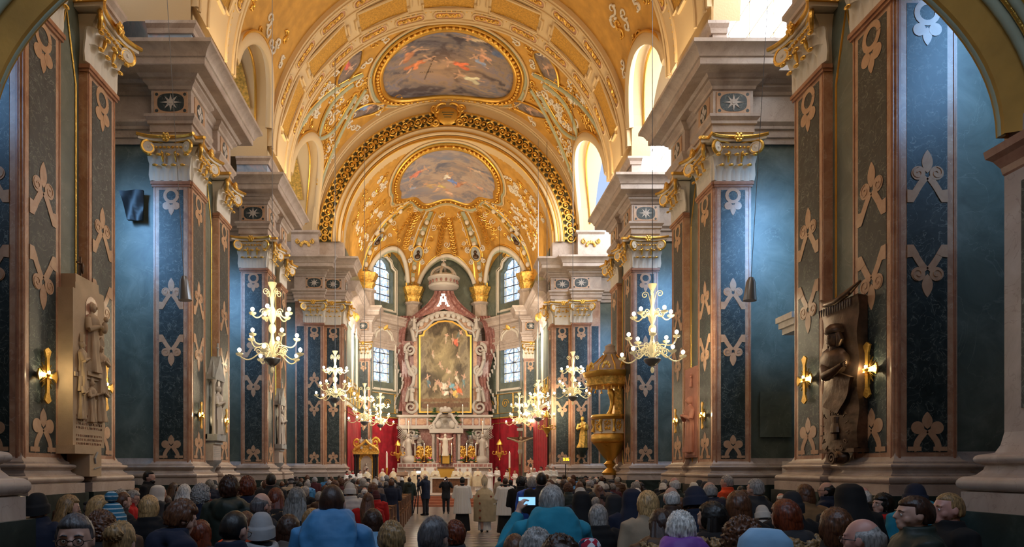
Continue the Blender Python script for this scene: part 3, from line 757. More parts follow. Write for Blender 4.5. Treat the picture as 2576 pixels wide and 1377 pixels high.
for s in (-1, 1): MB().box(*sorted((XC+s*5.8, XC+s*9.5)), YCH+.02, YCH+.9, 13.6, 15.2).build('arch_springer', M['stone'], CHV)
g = MB(); rsz = MB()
for i in range(58):
    a = PI*(i+.5)/58; c = Vector((XC+6.80*math.cos(a), YCH-.1, ZC+6.80*math.sin(a))); sg = 1 if i % 2 else -1
    g.tube(spiral(c, E1, E2, .25, .04, 1.6, a*2, 22, sg), [.05-.02*k/22 for k in range(23)], 5); g.ell(c, (.08, .08, .08), 6, 5)
    for q in (-1, 1):
        rsz.ell(c+Vector((q*.30*math.cos(a), -.02, q*.30*math.sin(a))), (.10, .07, .10), 6, 4)
g.build('garland_rosette', M['gold'], CHV, smooth=True); rsz.build('garland_leaf', M['goldp'], CHV, smooth=True)
g = MB()
for rr in (7.18, 6.42, 6.12, 5.9, 5.82): g.tube([(XC+rr*math.cos(PI*i/90), YCH-(.12 if rr > 6.1 else -.05), ZC+rr*math.sin(PI*i/90)) for i in range(91)], .04, 6)
g.build('arch_gilding', M['gold'], CHV, smooth=True)
g = MB()
for rr in (6.3, 6.0): g.tube([(XC+rr*math.cos(PI*i/90), YCH-.1, ZC+rr*math.sin(PI*i/90)) for i in range(91)], .08, 7)
g.build('arch_torus', M['cream'], CHV, smooth=True)
cz = ZC+6.85; g = MB(); g.ell((XC, YCH-.3, cz), (.62, .12, .5), 20, 10)
for q in (-1, 1):
    g.tube(spiral((XC+q*.72, YCH-.35, cz+.35), E1, E2, .25, .04, 1.6, 0, 22, q), .06, 6); g.tube(spiral((XC+q*.66, YCH-.35, cz-.4), E1, E2, .22, .04, 1.5, PI, 22, -q), .06, 6)
    g.tube(bez((XC+q*.1, YCH-.35, cz+.62), (XC+q*.5, YCH-.4, cz+.75), (XC+q*.9, YCH-.4, cz+.3), (XC+q*.6, YCH-.38, cz-.1)), .07, 6)
g.build('cartouche', M['gold'], CHV, smooth=True)
tx = MB()
for k in range(3): tx.box(XC-.32+.06*k, XC+.32-.06*k, YCH-.435, YCH-.40, cz+.12-.13*k, cz+.155-.13*k)
tx.build('cartouche_line', M['dkgreen'], CHV)

# ------------------------------------------------------------------ chancel and apse
CHN = struct(empty('wall_chancel'))
AV = [(-5.55, YCH+1.2), (-5.55, 46.4), (-2.35, 50.2), (2.85, 50.2), (6.05, 46.4), (6.05, YCH+1.2)]
YA = 44.6
def wall_seg(a, b, holes, z1, m, name):
    """a straight wall from a to b with rectangular holes (s0, s1, z0, z1) along it, .5 thick"""
    A, B = Vector((a[0], a[1], 0)), Vector((b[0], b[1], 0)); e = (B-A); L = e.length; e.normalize(); n = Vector((e.y, -e.x, 0))
    mb = MB()
    def slab(s0, s1, za, zb):
        p = [A+e*s0, A+e*s1]; q = [x-n*.6 for x in p]
        mb.add([Vector((v.x, v.y, z)) for v in (p[0], p[1], q[1], q[0]) for z in (za, zb)], [(0,2,3,1),(2,4,5,3),(4,6,7,5),(6,0,1,7),(1,3,5,7),(0,6,4,2)])
    if holes:
        s0, s1 = holes[0][0], holes[0][1]; slab(0, s0, 0, z1); slab(s1, L, 0, z1); z = 0
        for h in holes: slab(s0, s1, z, h[2]); z = h[3]
        slab(s0, s1, z, z1)
    else: slab(0, L, 0, z1)
    mb.build(name, m, CHN)
    return A, e, n, L
def apse_window(A, e, n, s0, s1, z0, z1):
    WN[0] += 1; wr = struct(empty('window_%d' % WN[0])); up = Vector((0, 0, 1)); w_ = s1-s0; h = z1-z0
    O = A+e*(s0+w_/2)+up*z0; B = O-n*.42; hw = w_/2
    shape = [(-hw, 0), (hw, 0), (hw, h*.74), (hw*.72, h*.80), (hw*.60, h*.92), (hw*.22, h), (-hw*.22, h), (-hw*.60, h*.92), (-hw*.72, h*.80), (-hw, h*.74)]
    g = MB(); g.prism(shape, B, e, up, n, .02); g.build('window_glass', M['stained'], wr)
    bd = MB(); k = .12
    bd.strip([(-hw+k, .1), (-hw+k, h*.74)], .16, B+n*.02, e, up, n, .01); bd.strip([(hw-k, .1), (hw-k, h*.74)], .16, B+n*.02, e, up, n, .01); bd.strip([(-hw+.2, .1), (hw-.2, .1)], .16, B+n*.02, e, up, n, .01)
    if h > 3.2:
        bd.strip(circ(0, h*.56, .5, 20)+[(.5, h*.56)], .10, B+n*.02, e, up, n, .01); bd.strip(circ(0, h*.3, .34, 20)+[(.34, h*.3)], .08, B+n*.02, e, up, n, .01)
    bd.build('coloured_border', M['stained2'], wr)
    f = MB(); nb = 4 if h > 3.2 else 4
    for i in range(1, nb+1): f.prism([(-hw, h*i/(nb+1)-.025), (hw, h*i/(nb+1)-.025), (hw, h*i/(nb+1)+.025), (-hw, h*i/(nb+1)+.025)], B+n*.03, e, up, n, .03)
    for x in ((-.02, .02),): f.prism([(x[0], 0), (x[1], 0), (x[1], h), (x[0], h)], B+n*.03, e, up, n, .03)
    f.build('window_bar', M['lead'], wr)
    # corner fillers, sloped sill and stucco surround
    r = MB()
    for q in (-1, 1): r.prism([(q*hw, h*.74), (q*hw*.72, h*.80), (q*hw*.6, h*.92), (q*hw*.22, h), (q*hw, h)], B, e, up, n, .36)
    r.build('window_reveal', M['green'], wr)
    si = MB(); si.add([O-up*.0+e*a+n*b+up*c for a in (-hw, hw) for b, c in ((-.42, 0), (.03, -.45), (.03, -.6), (-.42, -.6))], [(0,1,2,3),(4,7,6,5),(0,4,5,1),(1,5,6,2)])
    si.build('window_sill', M['ivory'], wr)
    t = MB(); big = [(x*1.22, y*1.07-.55 if y < .1 else y*1.05) for x, y in shape]; t.tube([O+e*x+up*y+n*.03 for x, y in big], .09, 7, closed=True)
    big = [(x*1.42, y*1.07-.75 if y < .1 else y*1.10) for x, y in shape]; t.tube([O+e*x+up*y+n*.03 for x, y in big], .04, 6, closed=True)
    t.build('window_surround', M['ivory'], wr, smooth=True)
    t = MB(); c = O+up*(h*1.12)+n*.08; t.ell(c, (.28, .12, .3), 10, 6)
    for q in (-1, 1): t.tube(spiral(c+e*q*.42, e, up, .24, .03, 1.5, PI/2, 20, -q), .045, 6)
    t.build('window_crest', M['goldp'], wr, smooth=True)
for i in range(5):
    a, b = AV[i], AV[i+1]
    L = math.hypot(b[0]-a[0], b[1]-a[1])
    if i in (1, 3):
        s0, s1 = (L*.42-.95, L*.42+.95) if i == 1 else (L*.58-.95, L*.58+.95)
        A, e, n, L = wall_seg(a, b, [(s0, s1, 8.1, 11.6), (s0, s1, 13.75, 16.8)], 18.4, M['green'], 'apse_wall')
        apse_window(A, e, n, s0, s1, 8.1, 11.6); apse_window(A, e, n, s0, s1, 13.75, 16.8)
    elif i == 2: A, e, n, L = wall_seg(a, b, [], 18.4, M['green'], 'apse_wall')
    else:
        yy = (2.6, 4.2); s0, s1 = (yy if i == 0 else (L-yy[1], L-yy[0]))
        A, e, n, L = wall_seg(a, b, [(s0, s1, 7.6, 11.0)], 14.7, M['green'], 'chancel_wall')
        apse_window(A, e, n, s0, s1, 7.6, 11.0)
    # crimson hangings on the lower wall
    o = MB(); A3 = Vector((a[0], a[1], 0)); rows = []
    m = 24
    for k in range(m+1):
        q = .05+(L-.1)*k/m; p = A3+e*q+n*(.07+.02*math.sin(k*1.9)); rows.append([(p.x, p.y, .5), (p.x, p.y, 5.62)])
    o.grid(rows); ho = o.build('damask_hanging', M['red'], CHN, recalc=False)
    g = MB(); g.tube([A3+e*.05+n*.1+Vector((0, 0, 5.62)), A3+e*(L-.05)+n*.1+Vector((0, 0, 5.62))], .05, 6); g.tube([A3+e*.05+n*.1+Vector((0, 0, 5.25)), A3+e*(L-.05)+n*.1+Vector((0, 0, 5.25))], .02, 5)
    # gilt panel lines above the hangings
    for z0, z1 in ((5.95, 7.3),):
        for k in range(max(2, int(L/1.3))):
            q0 = .2+(L-.4)*k/max(2, int(L/1.3)); q1 = .1+(L-.4)*(k+1)/max(2, int(L/1.3)); g.tube([A3+e*x+n*.03+Vector((0, 0, z)) for x, z in ((q0, z0), (q1, z0), (q1, z1), (q0, z1))], .025, 5, closed=True)
            cc = A3+e*((q0+q1)/2)+n*.04+Vector((0, 0, (z0+z1)/2)); g.tube(spiral(cc, e, E2, .35, .05, 1.7, 0, 20), .03, 5)
    g.build('gilt_moulding', M['goldp'], CHN, smooth=True)
EN2 = [(o*.85, z-.85) for o, z in ENTP]
path = [(x, y) for x, y in AV]
MB().sweep(path, EN2, 1).build('chancel_entablature', M['stone'], CHN, auto=.5)
for s in (-1, 1):                      # pilasters where the apse begins
    x = XC+s*5.55
    MB().box(x-.48, x+.48, 45.6, 46.4, .5, 12.75).build('pilaster_backing', M['green'], CHN)
    put(PIL_F, CHN, x, 45.35, 0, 0, (.84, 1, .925)); put(CAP_F, CHN, x, 45.35, 9.3, 0, (.84, 1, .92))
    put(STAR, CHN, x, 45.12, 11.45, 0, (.8, 1, .9))
    MB().sweep([(x-.5, 46.2), (x-.5, 45.55), (x+.5, 45.55), (x+.5, 46.2)], EN2, 1).build('chancel_entablature', M['stone'], CHN, auto=.5)
# vault pedestals with gilded capitals at the four rib feet
for k in (1, 2, 3, 4):
    x, y = AV[k]; v = Vector((XC-x, 44.6-y, 0)).normalized(); c = Vector((x, y, 0))+v*.32
    MB().lathe((c.x, c.y, 0), [(.72, 12.7), (.72, 12.9), (.6, 13.0), (.55, 13.9), (.7, 14.0), (.7, 14.1)], 8).build('vault_pedestal', M['stone'], CHN)
    g = MB(); g.lathe((c.x, c.y, 0), [(.55, 14.1), (.52, 14.3), (.66, 14.55), (.56, 14.62), (.72, 14.9), (.82, 15.1), (.82, 15.2)], 20, fn=lambda a, z: 1+.08*math.sin(a*8))
    for i in range(10):
        a = 2*PI*i/10; leaf(g, (c.x+.5*math.cos(a), c.y+.5*math.sin(a), 14.15), (-math.sin(a), math.cos(a), 0), (math.cos(a), math.sin(a), 0), .3, .55, .2)
    g.build('rib_capital', M['goldp'], CHN, smooth=True)
# vault: a barrel, then the half dome with lunettes over each apse wall
rows = [[(XC-RC*math.cos(PI*j/60), YCH+.8+(YA-YCH-.8)*i/12, ZC+RC*math.sin(PI*j/60)) for j in range(61)] for i in range(13)]
MB().grid(rows).build('chancel_vault', M['ochre'], vault, smooth=True, recalc=False)
APX = (XC, YA)
def plan_pt(k, t):
    pts = [(XC-RC, YA)]+AV[1:5]+[(XC+RC, YA)]; a, b = pts[k], pts[k+1]
    return Vector((a[0]+(b[0]-a[0])*t, a[1]+(b[1]-a[1])*t, 0))
def dome(p, t, off=0):
    z = ZC+(RC-off)*math.sin(t); q = 1-math.cos(t)
    d = Vector((APX[0]-p.x, APX[1]-p.y, 0))
    k = q+off/max(d.length, 1)
    return Vector((p.x+d.x*k, p.y+d.y*k, z))
cols = []
for k in range(5):
    n = 6 if k in (0, 4) else 28
    for i in range(n+(1 if k == 4 else 0)):
        t = i/n; p = plan_pt(k, t)
        if k in (0, 4): h = ZC
        else:
            u = (t-.5)*2/.82; h = 15.1+2.35*math.sqrt(max(0, 1-u*u)) if abs(u) < 1 else ZC+.02
        t0 = math.asin(min(.95, (h-ZC)/RC)); col = [Vector((p.x, p.y, h))]
        col += [dome(p, t0+(PI/2-t0)*j/24) for j in range(25)]; cols.append(col)
MB().grid(cols).build('apse_dome', M['ochre'], vault, smooth=True, recalc=False)
# dome ribs, arches over the walls, medallions
g = MB(); gd = MB(); sg = MB(); med = MB()
for k in (1, 2, 3, 4):
    p = Vector((*AV[k], 0)); d = Vector((APX[0]-p.x, APX[1]-p.y, 0)).normalized(); sd = Vector((-d.y, d.x, 0))
    T = [.04+(1.12-.04)*i/22 for i in range(23)]
    for q, r_, mb in ((-.5, .10, gd), (.5, .10, gd), (-.68, .05, g), (.68, .05, g)):
        mb.tube([dome(p, t, .12)+sd*q*(1-.45*t) for t in T], r_, 6)
    sg.grid([[dome(p, t, .06)+sd*x*(1-.45*t) for x in (-.48, 0, .48)] for t in T])
    for i in range(4, 22, 3): g.ell(dome(p, T[i], .15), (.16, .12, .20), 8, 5); gd.tube(spiral(dome(p, T[i-1], .16), sd, E2, .2, .03, 1.4, 0, 16), .035, 5)
    # a grey medallion hangs part-way up each rib
    c = dome(p, .56, .28); nn = (Vector((XC, 40, 12))-c).normalized(); e1 = sd; e2 = nn.cross(e1).normalized()
    for a_, b_, mb in ((.36, .50, med),): mb.prism([(a_*math.cos(2*PI*i/28), b_*math.sin(2*PI*i/28)) for i in range(28)], c, e1, e2, nn, .05)
    gd.tube([c+nn*.05+e1*(.40*math.cos(2*PI*i/28))+e2*(.55*math.sin(2*PI*i/28)) for i in range(28)], .06, 6, closed=True)
    for q in (-1, 1): g.tube(spiral(c+e1*q*.55+e2*.3, e1, e2, .22, .03, 1.6, PI/2, 20, -q), .05, 6); g.tube(spiral(c+e1*q*.5-e2*.55, e1, e2, .2, .03, 1.6, PI/2, 20, q), .045, 6)
    med_c = MB(); med_c.ell(c+nn*.08+e2*.12, (.12, .12, .15), 10, 8); med_c.ell(c+nn*.07-e2*.18, (.22, .12, .2), 10, 8); med_c.build('medallion_bust', M['bronze'], vault, smooth=True)
for k in (1, 2, 3):
    pts = []
    for i in range(31):
        t = .5+.41*math.cos(PI*i/30)*.98; p = plan_pt(k, t); h = 15.1+2.35*math.sqrt(max(0, 1-((t-.5)*2/.82)**2))
        t0 = math.asin((h-ZC)/RC); pts.append(dome(p, t0, .1))
    g.tube(pts, .16, 8); gd.tube([p+Vector((0, -.05, .22)) for p in pts], .05, 6); sg.tube([p+Vector((0, .15, -.15)) for p in pts], .08, 6)
    p = plan_pt(k, .5)
    for i in range(10):
        t = .55+.05*i; c = dome(p, t, .1); w_ = .95*(1-i/12)
        for q in (-1, 1): gd.tube(spiral(c+Vector((q*w_*.6, 0, 0)), E1, E2, .26, .03, 1.6, PI/2, 18, -q), .04, 5)
g.build('dome_stucco', M['ivory'], vault, smooth=True); gd.build('dome_gilding', M['gold'], vault, smooth=True)
sg.build('dome_rib_panel', M['sage'], vault, recalc=False); med.build('dome_medallion', M['grey'], vault)
# second fresco with its scalloped outline
def oval2(k=1.0, n=150):
    out = []
    for i in range(n):
        a = 2*PI*i/n; c, q = math.cos(a), math.sin(a)
        rr = 1+(.07*math.cos(a*8+PI) if q > .05 else 0)*min(1, q*3)
        if q > 0: x, y = 3.2*abs(c)**.9*math.copysign(1, c), 3.6*q
        else: x, y = 3.2*abs(c)**.85*math.copysign(1, c), 3.5*q
        out.append((x*rr*k, 42.35+y*rr*k))
    return out
def CA(sv, y, off=0.0):
    if y <= YA: return CV(sv, y, off)
    a = sv/RC; x = RC*math.sin(a); q = (y-YA)/5.6; rr = 1-(x/RC)**2-q*q
    return Vector((XC+x*(1-off/RC), y, ZC+(RC-off)*math.sqrt(max(.02, rr))))
PAL3 = [(.14, .15, .22), (.24, .23, .27), (.40, .30, .26), (.44, .36, .32), (.28, .25, .28), (.22, .24, .33)]
figs = []
for (x, y, z, c, l) in ((.05, .1, .2, (.16, .26, .62), .3), (.0, -.05, .12, (.75, .74, .7), 0), (-.5, -.35, .2, (.6, .22, .16), -1.1), (-.4, .25, .16, (.5, .36, .2), .8), (.3, .25, .16, (.45, .22, .14), -.8), (.6, .2, .14, (.5, .3, .22), 1.2), (0, .62, .16, (.6, .42, .32), .3), (-.15, .5, .12, (.6, .42, .32), -1), (-.75, .15, .12, (.3, .35, .5), .5), (.5, -.4, .13, (.5, .4, .33), 1.3), (-.15, .35, .13, (.6, .5, .2), .2)):
    figs += figure_strokes(rng, x, -y, z, c, l)
figs = [(x0, -y0, x1, -y1, r*.8, c) for x0, y0, x1, y1, r, c in figs]
picture('fresco', oval2(), CA, .16, vault, PAL3, figs, 31, glow=(.05, .3, .5, (.60, .46, .38)))
frame_set(CA, oval2)
r = random.Random(15); spots = [(-7.5+15*r.random(), 39.2+5.3*r.random()) for _ in range(300)]
cluster(CA, spots, [(0, 42.3, 4.2, 4.6)], ('stucco_scroll', 'gilded_scroll'), 18, (.25, .42))
A_, B_ = MB(), MB()
for k in (0, 1, 2, 3, 4):
    for _ in range(20):
        p = plan_pt(k, r.uniform(.1, .9)); t = r.uniform(.62, 1.1); c = dome(p, t, .06)
        (A_ if r.random() < .3 else B_).tube(spiral(c, (1, 0, 0), (0, -.3, .95), r.uniform(.12, .24), .03, 1.5, r.uniform(0, 6), 16, r.choice((-1, 1))), .032, 5)
A_.build('stucco_scroll', M['ivory'], vault, smooth=True); B_.build('gilded_scroll', M['gold'], vault, smooth=True)

# ---- chancel steps and platform
st = MB()
for i in range(4): st.box(-3.9-.0*i, 4.4, 35.6+.36*i, 38, .13*i, .13*(i+1))
st.box(-5.55, 6.05, 37.0+.04, 50.2, 0, .52); st.box(-6.2, -3.9, 36.2, 37.8, 0, .52); st.box(4.4, 6.8, 36.0, 37.8, 0, .52)
struct(st.build('chancel_steps', M['stepred']))
struct(MB().box(-5.5, 6.0, 37.4, 50.1, .52, .56).build('chancel_floor', M['stone']))

# ---- the gallery arch the photographer stands under
def gallery():
    root = struct(empty('gallery_arch')); c = (.48, 5.05); y0, y1 = 3.2, 6.3
    def E(a, dr, b=2.45, A=4.62): return (c[0]+(A+dr)*math.cos(a), c[1]+(b+dr)*math.sin(a))
    def shell(dr, ya, yb, name, m):
        MB().grid([[(E(PI*i/60, dr)[0], y, E(PI*i/60, dr)[1]) for y in (ya, yb)] for i in range(61)]).build(name, m, root, recalc=False, smooth=True)
    shell(.24, y0, y1, 'arch_soffit', M['mustard'])
    for dr, y, rr, m in ((.21, y1-.24, .045, 'sage'), (.22, y1-.32, .025, 'gold'), (.22, y1-.38, .035, 'sage'), (.22, y0+.3, .08, 'ochre'), (.02, y1-.04, .03, 'sage')):
        MB().tube([(E(PI*i/60, dr)[0], y, E(PI*i/60, dr)[1]) for i in range(61)], rr, 8).build('arch_moulding', M[m], root, smooth=True)
    rows = []
    for i in range(61):
        a = PI*i/60; p, q = E(a, 0), E(a, .42); q2 = E(a, .24); rows.append([(q2[0], y1-.20, q2[1]), (p[0], y1-.10, p[1]), (p[0], y1, p[1]), (q[0], y1, q[1]), (c[0]+7.5*math.cos(a), y1, c[1]+4.5*math.sin(a))])
    MB().grid(rows).build('arch_face', M['ochre'], root, recalc=False, auto=.5)
    b = MB()
    for i in range(70):
        for j in range(16):
            a = PI*(i+.5*(j % 2)+.5)/70; y = y1-.52-.13*j; p = E(a, .235); n = Vector((-math.cos(a), 0, -math.sin(a))); t = Vector((-math.sin(a), 0, math.cos(a)))
            o = Vector((p[0], y, p[1])); h = .055
            b.add([o+t*h, o+Vector((0, h, 0)), o-t*h, o-Vector((0, h, 0)), o+n*.045], [(0,1,4),(1,2,4),(2,3,4),(3,0,4)])
    b.build('coffer_stud', M['mustard'], root)
    for s, xe, yc in ((-1, -3.55, 4.45), (1, 5.22, 5.6)):
        w_ = 3.0; x0, x1 = sorted((xe, xe+s*w_)); ya, yb = yc-1.6, yc+.75
        MB().box(x0, x1, ya, yb, 0, 5.2).build('gallery_pier', M['stone'], root)
        pa = [(xe+s*w_, yb), (xe, yb), (xe, ya), (xe+s*w_, ya)]
        sd = -1 if s < 0 else 1
        MB().sweep(pa, [(0, 0), (.28, 0), (.28, 1.6), (0, 1.6)], sd).build('gallery_socle', M['socle'], root)
        MB().sweep(pa, [(0, 1.6), (.23, 1.6), (.23, 1.78)]+[(.19+.07*math.cos(t), 1.86+.07*math.sin(t)) for t in [-PI/2+PI*i/8 for i in range(9)]]+[(.15, 1.94), (.11, 1.99), (.10, 2.03), (.12, 2.04)]+[(.12+.045*math.cos(t), 2.09+.045*math.sin(t)) for t in [-PI/2+PI*i/8 for i in range(9)]]+[(.05, 2.15), (.02, 2.22), (0, 2.34)], sd).build('gallery_base', M['stone'], root, auto=.7)
        MB().sweep(pa, [(0, 4.72), (.01, 4.74), (.02, 4.80), (.06, 4.88), (.10, 4.92), (.11, 4.99), (0, 5.0)], sd).build('gallery_impost', M['rose'], root)
        MB().box(*sorted((xe+s*.35, xe+s*1.3)), yb, yb+.012, 2.5, 4.6).build('marble_panel', M['verde'], root)
        MB().box(*sorted((xe, xe-s*.012)), ya+.18, yb-.2, 2.55, 4.6).build('marble_panel', M['verde'], root)
    return root
gallery()
struct(MB().box(-13, 14, -3, 6.2, 8.6, 8.9).build('gallery_ceiling', M['cream']))
for p in PROTOS:                     # the first of each was only a pattern for the copies
    def rm(o):
        for c in list(o.children): rm(c)
        bpy.data.objects.remove(o)
    rm(p)
# ================================================================== FURNISHINGS
for k in ('bulb', 'flame', 'glassy', 'screen'):
    try: M[k].cycles.emission_sampling = 'NONE'
    except Exception: pass
# ---- glass chandeliers
def make_chandelier():
    r = empty('glass_chandelier')
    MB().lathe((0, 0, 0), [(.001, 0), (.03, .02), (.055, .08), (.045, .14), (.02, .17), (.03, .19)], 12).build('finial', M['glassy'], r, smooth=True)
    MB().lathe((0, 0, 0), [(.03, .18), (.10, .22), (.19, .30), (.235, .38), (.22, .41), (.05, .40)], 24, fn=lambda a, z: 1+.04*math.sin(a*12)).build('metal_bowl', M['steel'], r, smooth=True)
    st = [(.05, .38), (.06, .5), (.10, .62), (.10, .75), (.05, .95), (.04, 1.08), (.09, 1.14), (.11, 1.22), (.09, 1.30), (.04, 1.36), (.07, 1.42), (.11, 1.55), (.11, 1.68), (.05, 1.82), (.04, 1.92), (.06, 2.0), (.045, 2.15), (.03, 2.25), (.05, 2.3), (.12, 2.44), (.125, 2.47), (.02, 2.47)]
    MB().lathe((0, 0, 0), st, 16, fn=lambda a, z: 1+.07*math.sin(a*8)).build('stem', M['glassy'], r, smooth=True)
    proto = None
    for n, R, zb, z0, ph, sag in ((5, .86, .50, .42, -PI/2, .26), (5, .66, .98, .42, -PI/2+PI/5, .12), (5, .52, 1.62, 1.48, -PI/2, .20)):
        am = MB(); p = bez((.05, 0, z0), (R*.45, 0, z0+.42), (R*.55, 0, zb-sag*1.6), (R, 0, zb-.06), 16) if sag > .15 else bez((.05, 0, z0), (R*.2, 0, z0+.75), (R*.75, 0, z0-.0), (R, 0, zb-.06), 16)
        am.tube(p, .019, 6)
        am.tube(spiral((R*.42, 0, z0+.17), E1, E2, .11, .02, 1.5, 0, 20), .014, 5)
        c = MB(); c.lathe((R, 0, zb-.07), [(.015, 0), (.06, .01), (.095, .04), (.10, .075), (.08, .07), (.02, .06)], 14)
        c.lathe((R, 0, zb), [(.018, 0), (.02, .05)], 8)
        b = MB(); b.ell((R, 0, zb+.095), (.052, .052, .058), 12, 8)
        A = am.build('arm', M['glassy'], r, smooth=True); Cc = c.build('cup', M['glassy'], A, smooth=True); B = b.build('bulb', M['bulb'], A, smooth=True)
        for i in range(n):
            a = ph+2*PI*i/n
            if i == 0: A.rotation_euler = (0, 0, a)
            else: copy_tree(A, r, None, a)
    for i in range(8):
        sc = MB(); z0 = 1.85 if i % 2 else .45
        hh = .34 if i % 2 else .30
        pts = [(.03, 0, z0), (.06, 0, z0+hh*.5), (.10, 0, z0+hh)]+[tuple(p) for p in spiral((.20, 0, z0+hh), E1, E2, .10, .02, 1.4, PI, 18, -1)]
        sc.tube(pts, .012, 5); o = sc.build('scroll_ornament', M['glassy'], r, smooth=True); o.rotation_euler = (0, 0, 2*PI*i/8)
    return r
CH = make_chandelier()
CHP = [(-1, 685, 940, 18.6), (1, 1641, 940, 18.9), (-1, 843, 1025, 30.0), (1, 1441, 1020, 31.6), (-1, 917, 1080, 37.0), (1, 1354, 1070, 37.4), (-1, 957, 1084, 45.0), (1, 1306, 1083, 45.0)]
names = ['nearest', 'second', 'third', 'farthest']
for i, (s, px, py, Y) in enumerate(CHP):
    p = P(px, py, Y); o = CH if i == 0 else copy_tree(CH)
    o.location = p; o.rotation_euler = (0, 0, [0, .35, .2, .6, .9, .1, .45, .7][i])
    ztop = 20.3 if Y < 36 else 19.0
    c = MB(); c.tube([(0, 0, 2.45), (0, 0, ztop-p.z)], .010 if Y < 25 else .014, 5); c.build('suspension_cable', M['steel'], o)
    tag(o, [('cream glass chandelier, nearest one on the left side of the nave'), 'cream glass chandelier hanging before the right pillar beside the pulpit, nearest on the right', 'cream glass chandelier second from the front on the left', 'cream glass chandelier hanging left of the gilded pulpit', 'third chandelier on the left, hanging before the chancel arch', 'third chandelier on the right, above the crucifix', 'small-looking farthest chandelier on the left, against the red wall hanging', 'farthest chandelier on the right, left of the crucifix'][i], 'chandelier', 'glass chandeliers along the nave')
    for zz, rr, pw in ((.62, .86, 55), (1.12, .66, 45), (1.75, .52, 35)):
        l = bpy.data.lights.new('chandelier_bulb_light', 'POINT'); l.energy = pw*(.75 if Y < 25 else 1.35); l.color = (1, .80, .52); l.shadow_soft_size = .05
        a = o.rotation_euler.z-PI/2+(PI/5 if rr == .66 else 0)+(2*PI/5 if zz < 1 else 0); q = bpy.data.objects.new('chandelier_bulb_light', l); COL.objects.link(q); q.location = (p.x+rr*math.cos(a), p.y+rr*math.sin(a), p.z+zz+.06)

# ---- stone figures
def statue(h=1.0, wings=0, arms='fold', mitre=False, lean=0, seed=0, flip=1, child=False):
    """a draped figure, feet at the origin, facing -y"""
    r = random.Random(seed); mb = MB(); rows = []; ph = r.uniform(0, 6)
    prof = [(.15, 0), (.155, .03), (.13, .15), (.115, .30), (.12, .42), (.105, .52), (.10, .60), (.125, .70), (.135, .76), (.10, .81), (.045, .84), (.04, .87)]
    for rr, z in prof:
        row = []
        for j in range(28):
            a = 2*PI*j/28; f = 1+(.13*math.sin(a*6+ph+z*3)+.07*math.sin(a*11-z*9))*(1 if z < .7 else .3); sh = lean*math.sin(z*3)*.05
            row.append(((rr*math.cos(a)*f+sh)*h, rr*.72*math.sin(a)*f*h, z*h))
        rows.append(row)
    mb.grid(rows, close_u=True, caps=True); hx = lean*.02*h
    mb.ell((hx, -.01*h, .93*h), (.052*h, .062*h, .075*h), 14, 10); mb.ell((hx, -.075*h, .925*h), (.012*h, .016*h, .02*h), 6, 5)
    mb.ell((hx, .015*h, .945*h), (.062*h, .065*h, .075*h), 12, 8, fn=lambda d: 1+.06*math.sin(d.x*20+d.z*17))
    if mitre: mb.prism([(-.06, 0), (.06, 0), (.07, .08), (0, .2), (-.07, .08)], (hx, .03*h, .98*h), (h, 0, 0), (0, 0, h), (0, -1, 0), .06*h)
    for s in (-1, 1):
        S = Vector((s*.12*h+hx, 0, .76*h))
        if arms == 'fold': E_, W_ = Vector((s*.16*h, -.04*h, .6*h)), Vector((s*.03*h, -.14*h, .66*h))
        elif arms == 'raise': E_, W_ = (Vector((s*.2*h, -.05*h, .68*h)), Vector((s*.22*h, -.14*h, .86*h))) if s == flip else (Vector((s*.17*h, -.05*h, .58*h)), Vector((s*.08*h, -.15*h, .55*h)))
        else: E_, W_ = Vector((s*.24*h, -.02*h, .76*h)), Vector((s*.36*h, -.02*h, .84*h))
        mb.tube([S, (S+E_)/2, E_], [.05*h, .052*h, .045*h], 8); mb.tube([E_, (E_+W_)/2, W_], [.046*h, .035*h, .02*h], 8); mb.ell(W_, (.025*h, .025*h, .03*h), 8, 6)
    if child: mb.ell((.07*h, -.15*h, .66*h), (.05*h, .045*h, .09*h), 10, 8); mb.ell((.07*h, -.17*h, .78*h), (.035*h, .035*h, .04*h), 10, 8)
    if wings:
        for s in (-1, 1):
            for k in range(7):
                a = .25+.18*k; L = (.42-.035*k)*h*wings; o = Vector((s*.05*h, .08*h, .74*h))
                mb.tube([o, o+Vector((s*math.cos(a-.2)*L*.5, .05*h, math.sin(a+.2)*L*.5)), o+Vector((s*math.cos(a)*L, .03*h, math.sin(a)*L))], [(.03*h, .012*h), (.045*h, .012*h), (.01*h, .006*h)], 6)
    return mb
def place(mb, name, m, parent=None, loc=(0, 0, 0), rz=0, smooth=True, auto=None):
    o = mb.build(name, m, parent, smooth=smooth, auto=auto); o.location = loc; o.rotation_euler = (0, 0, rz); return o

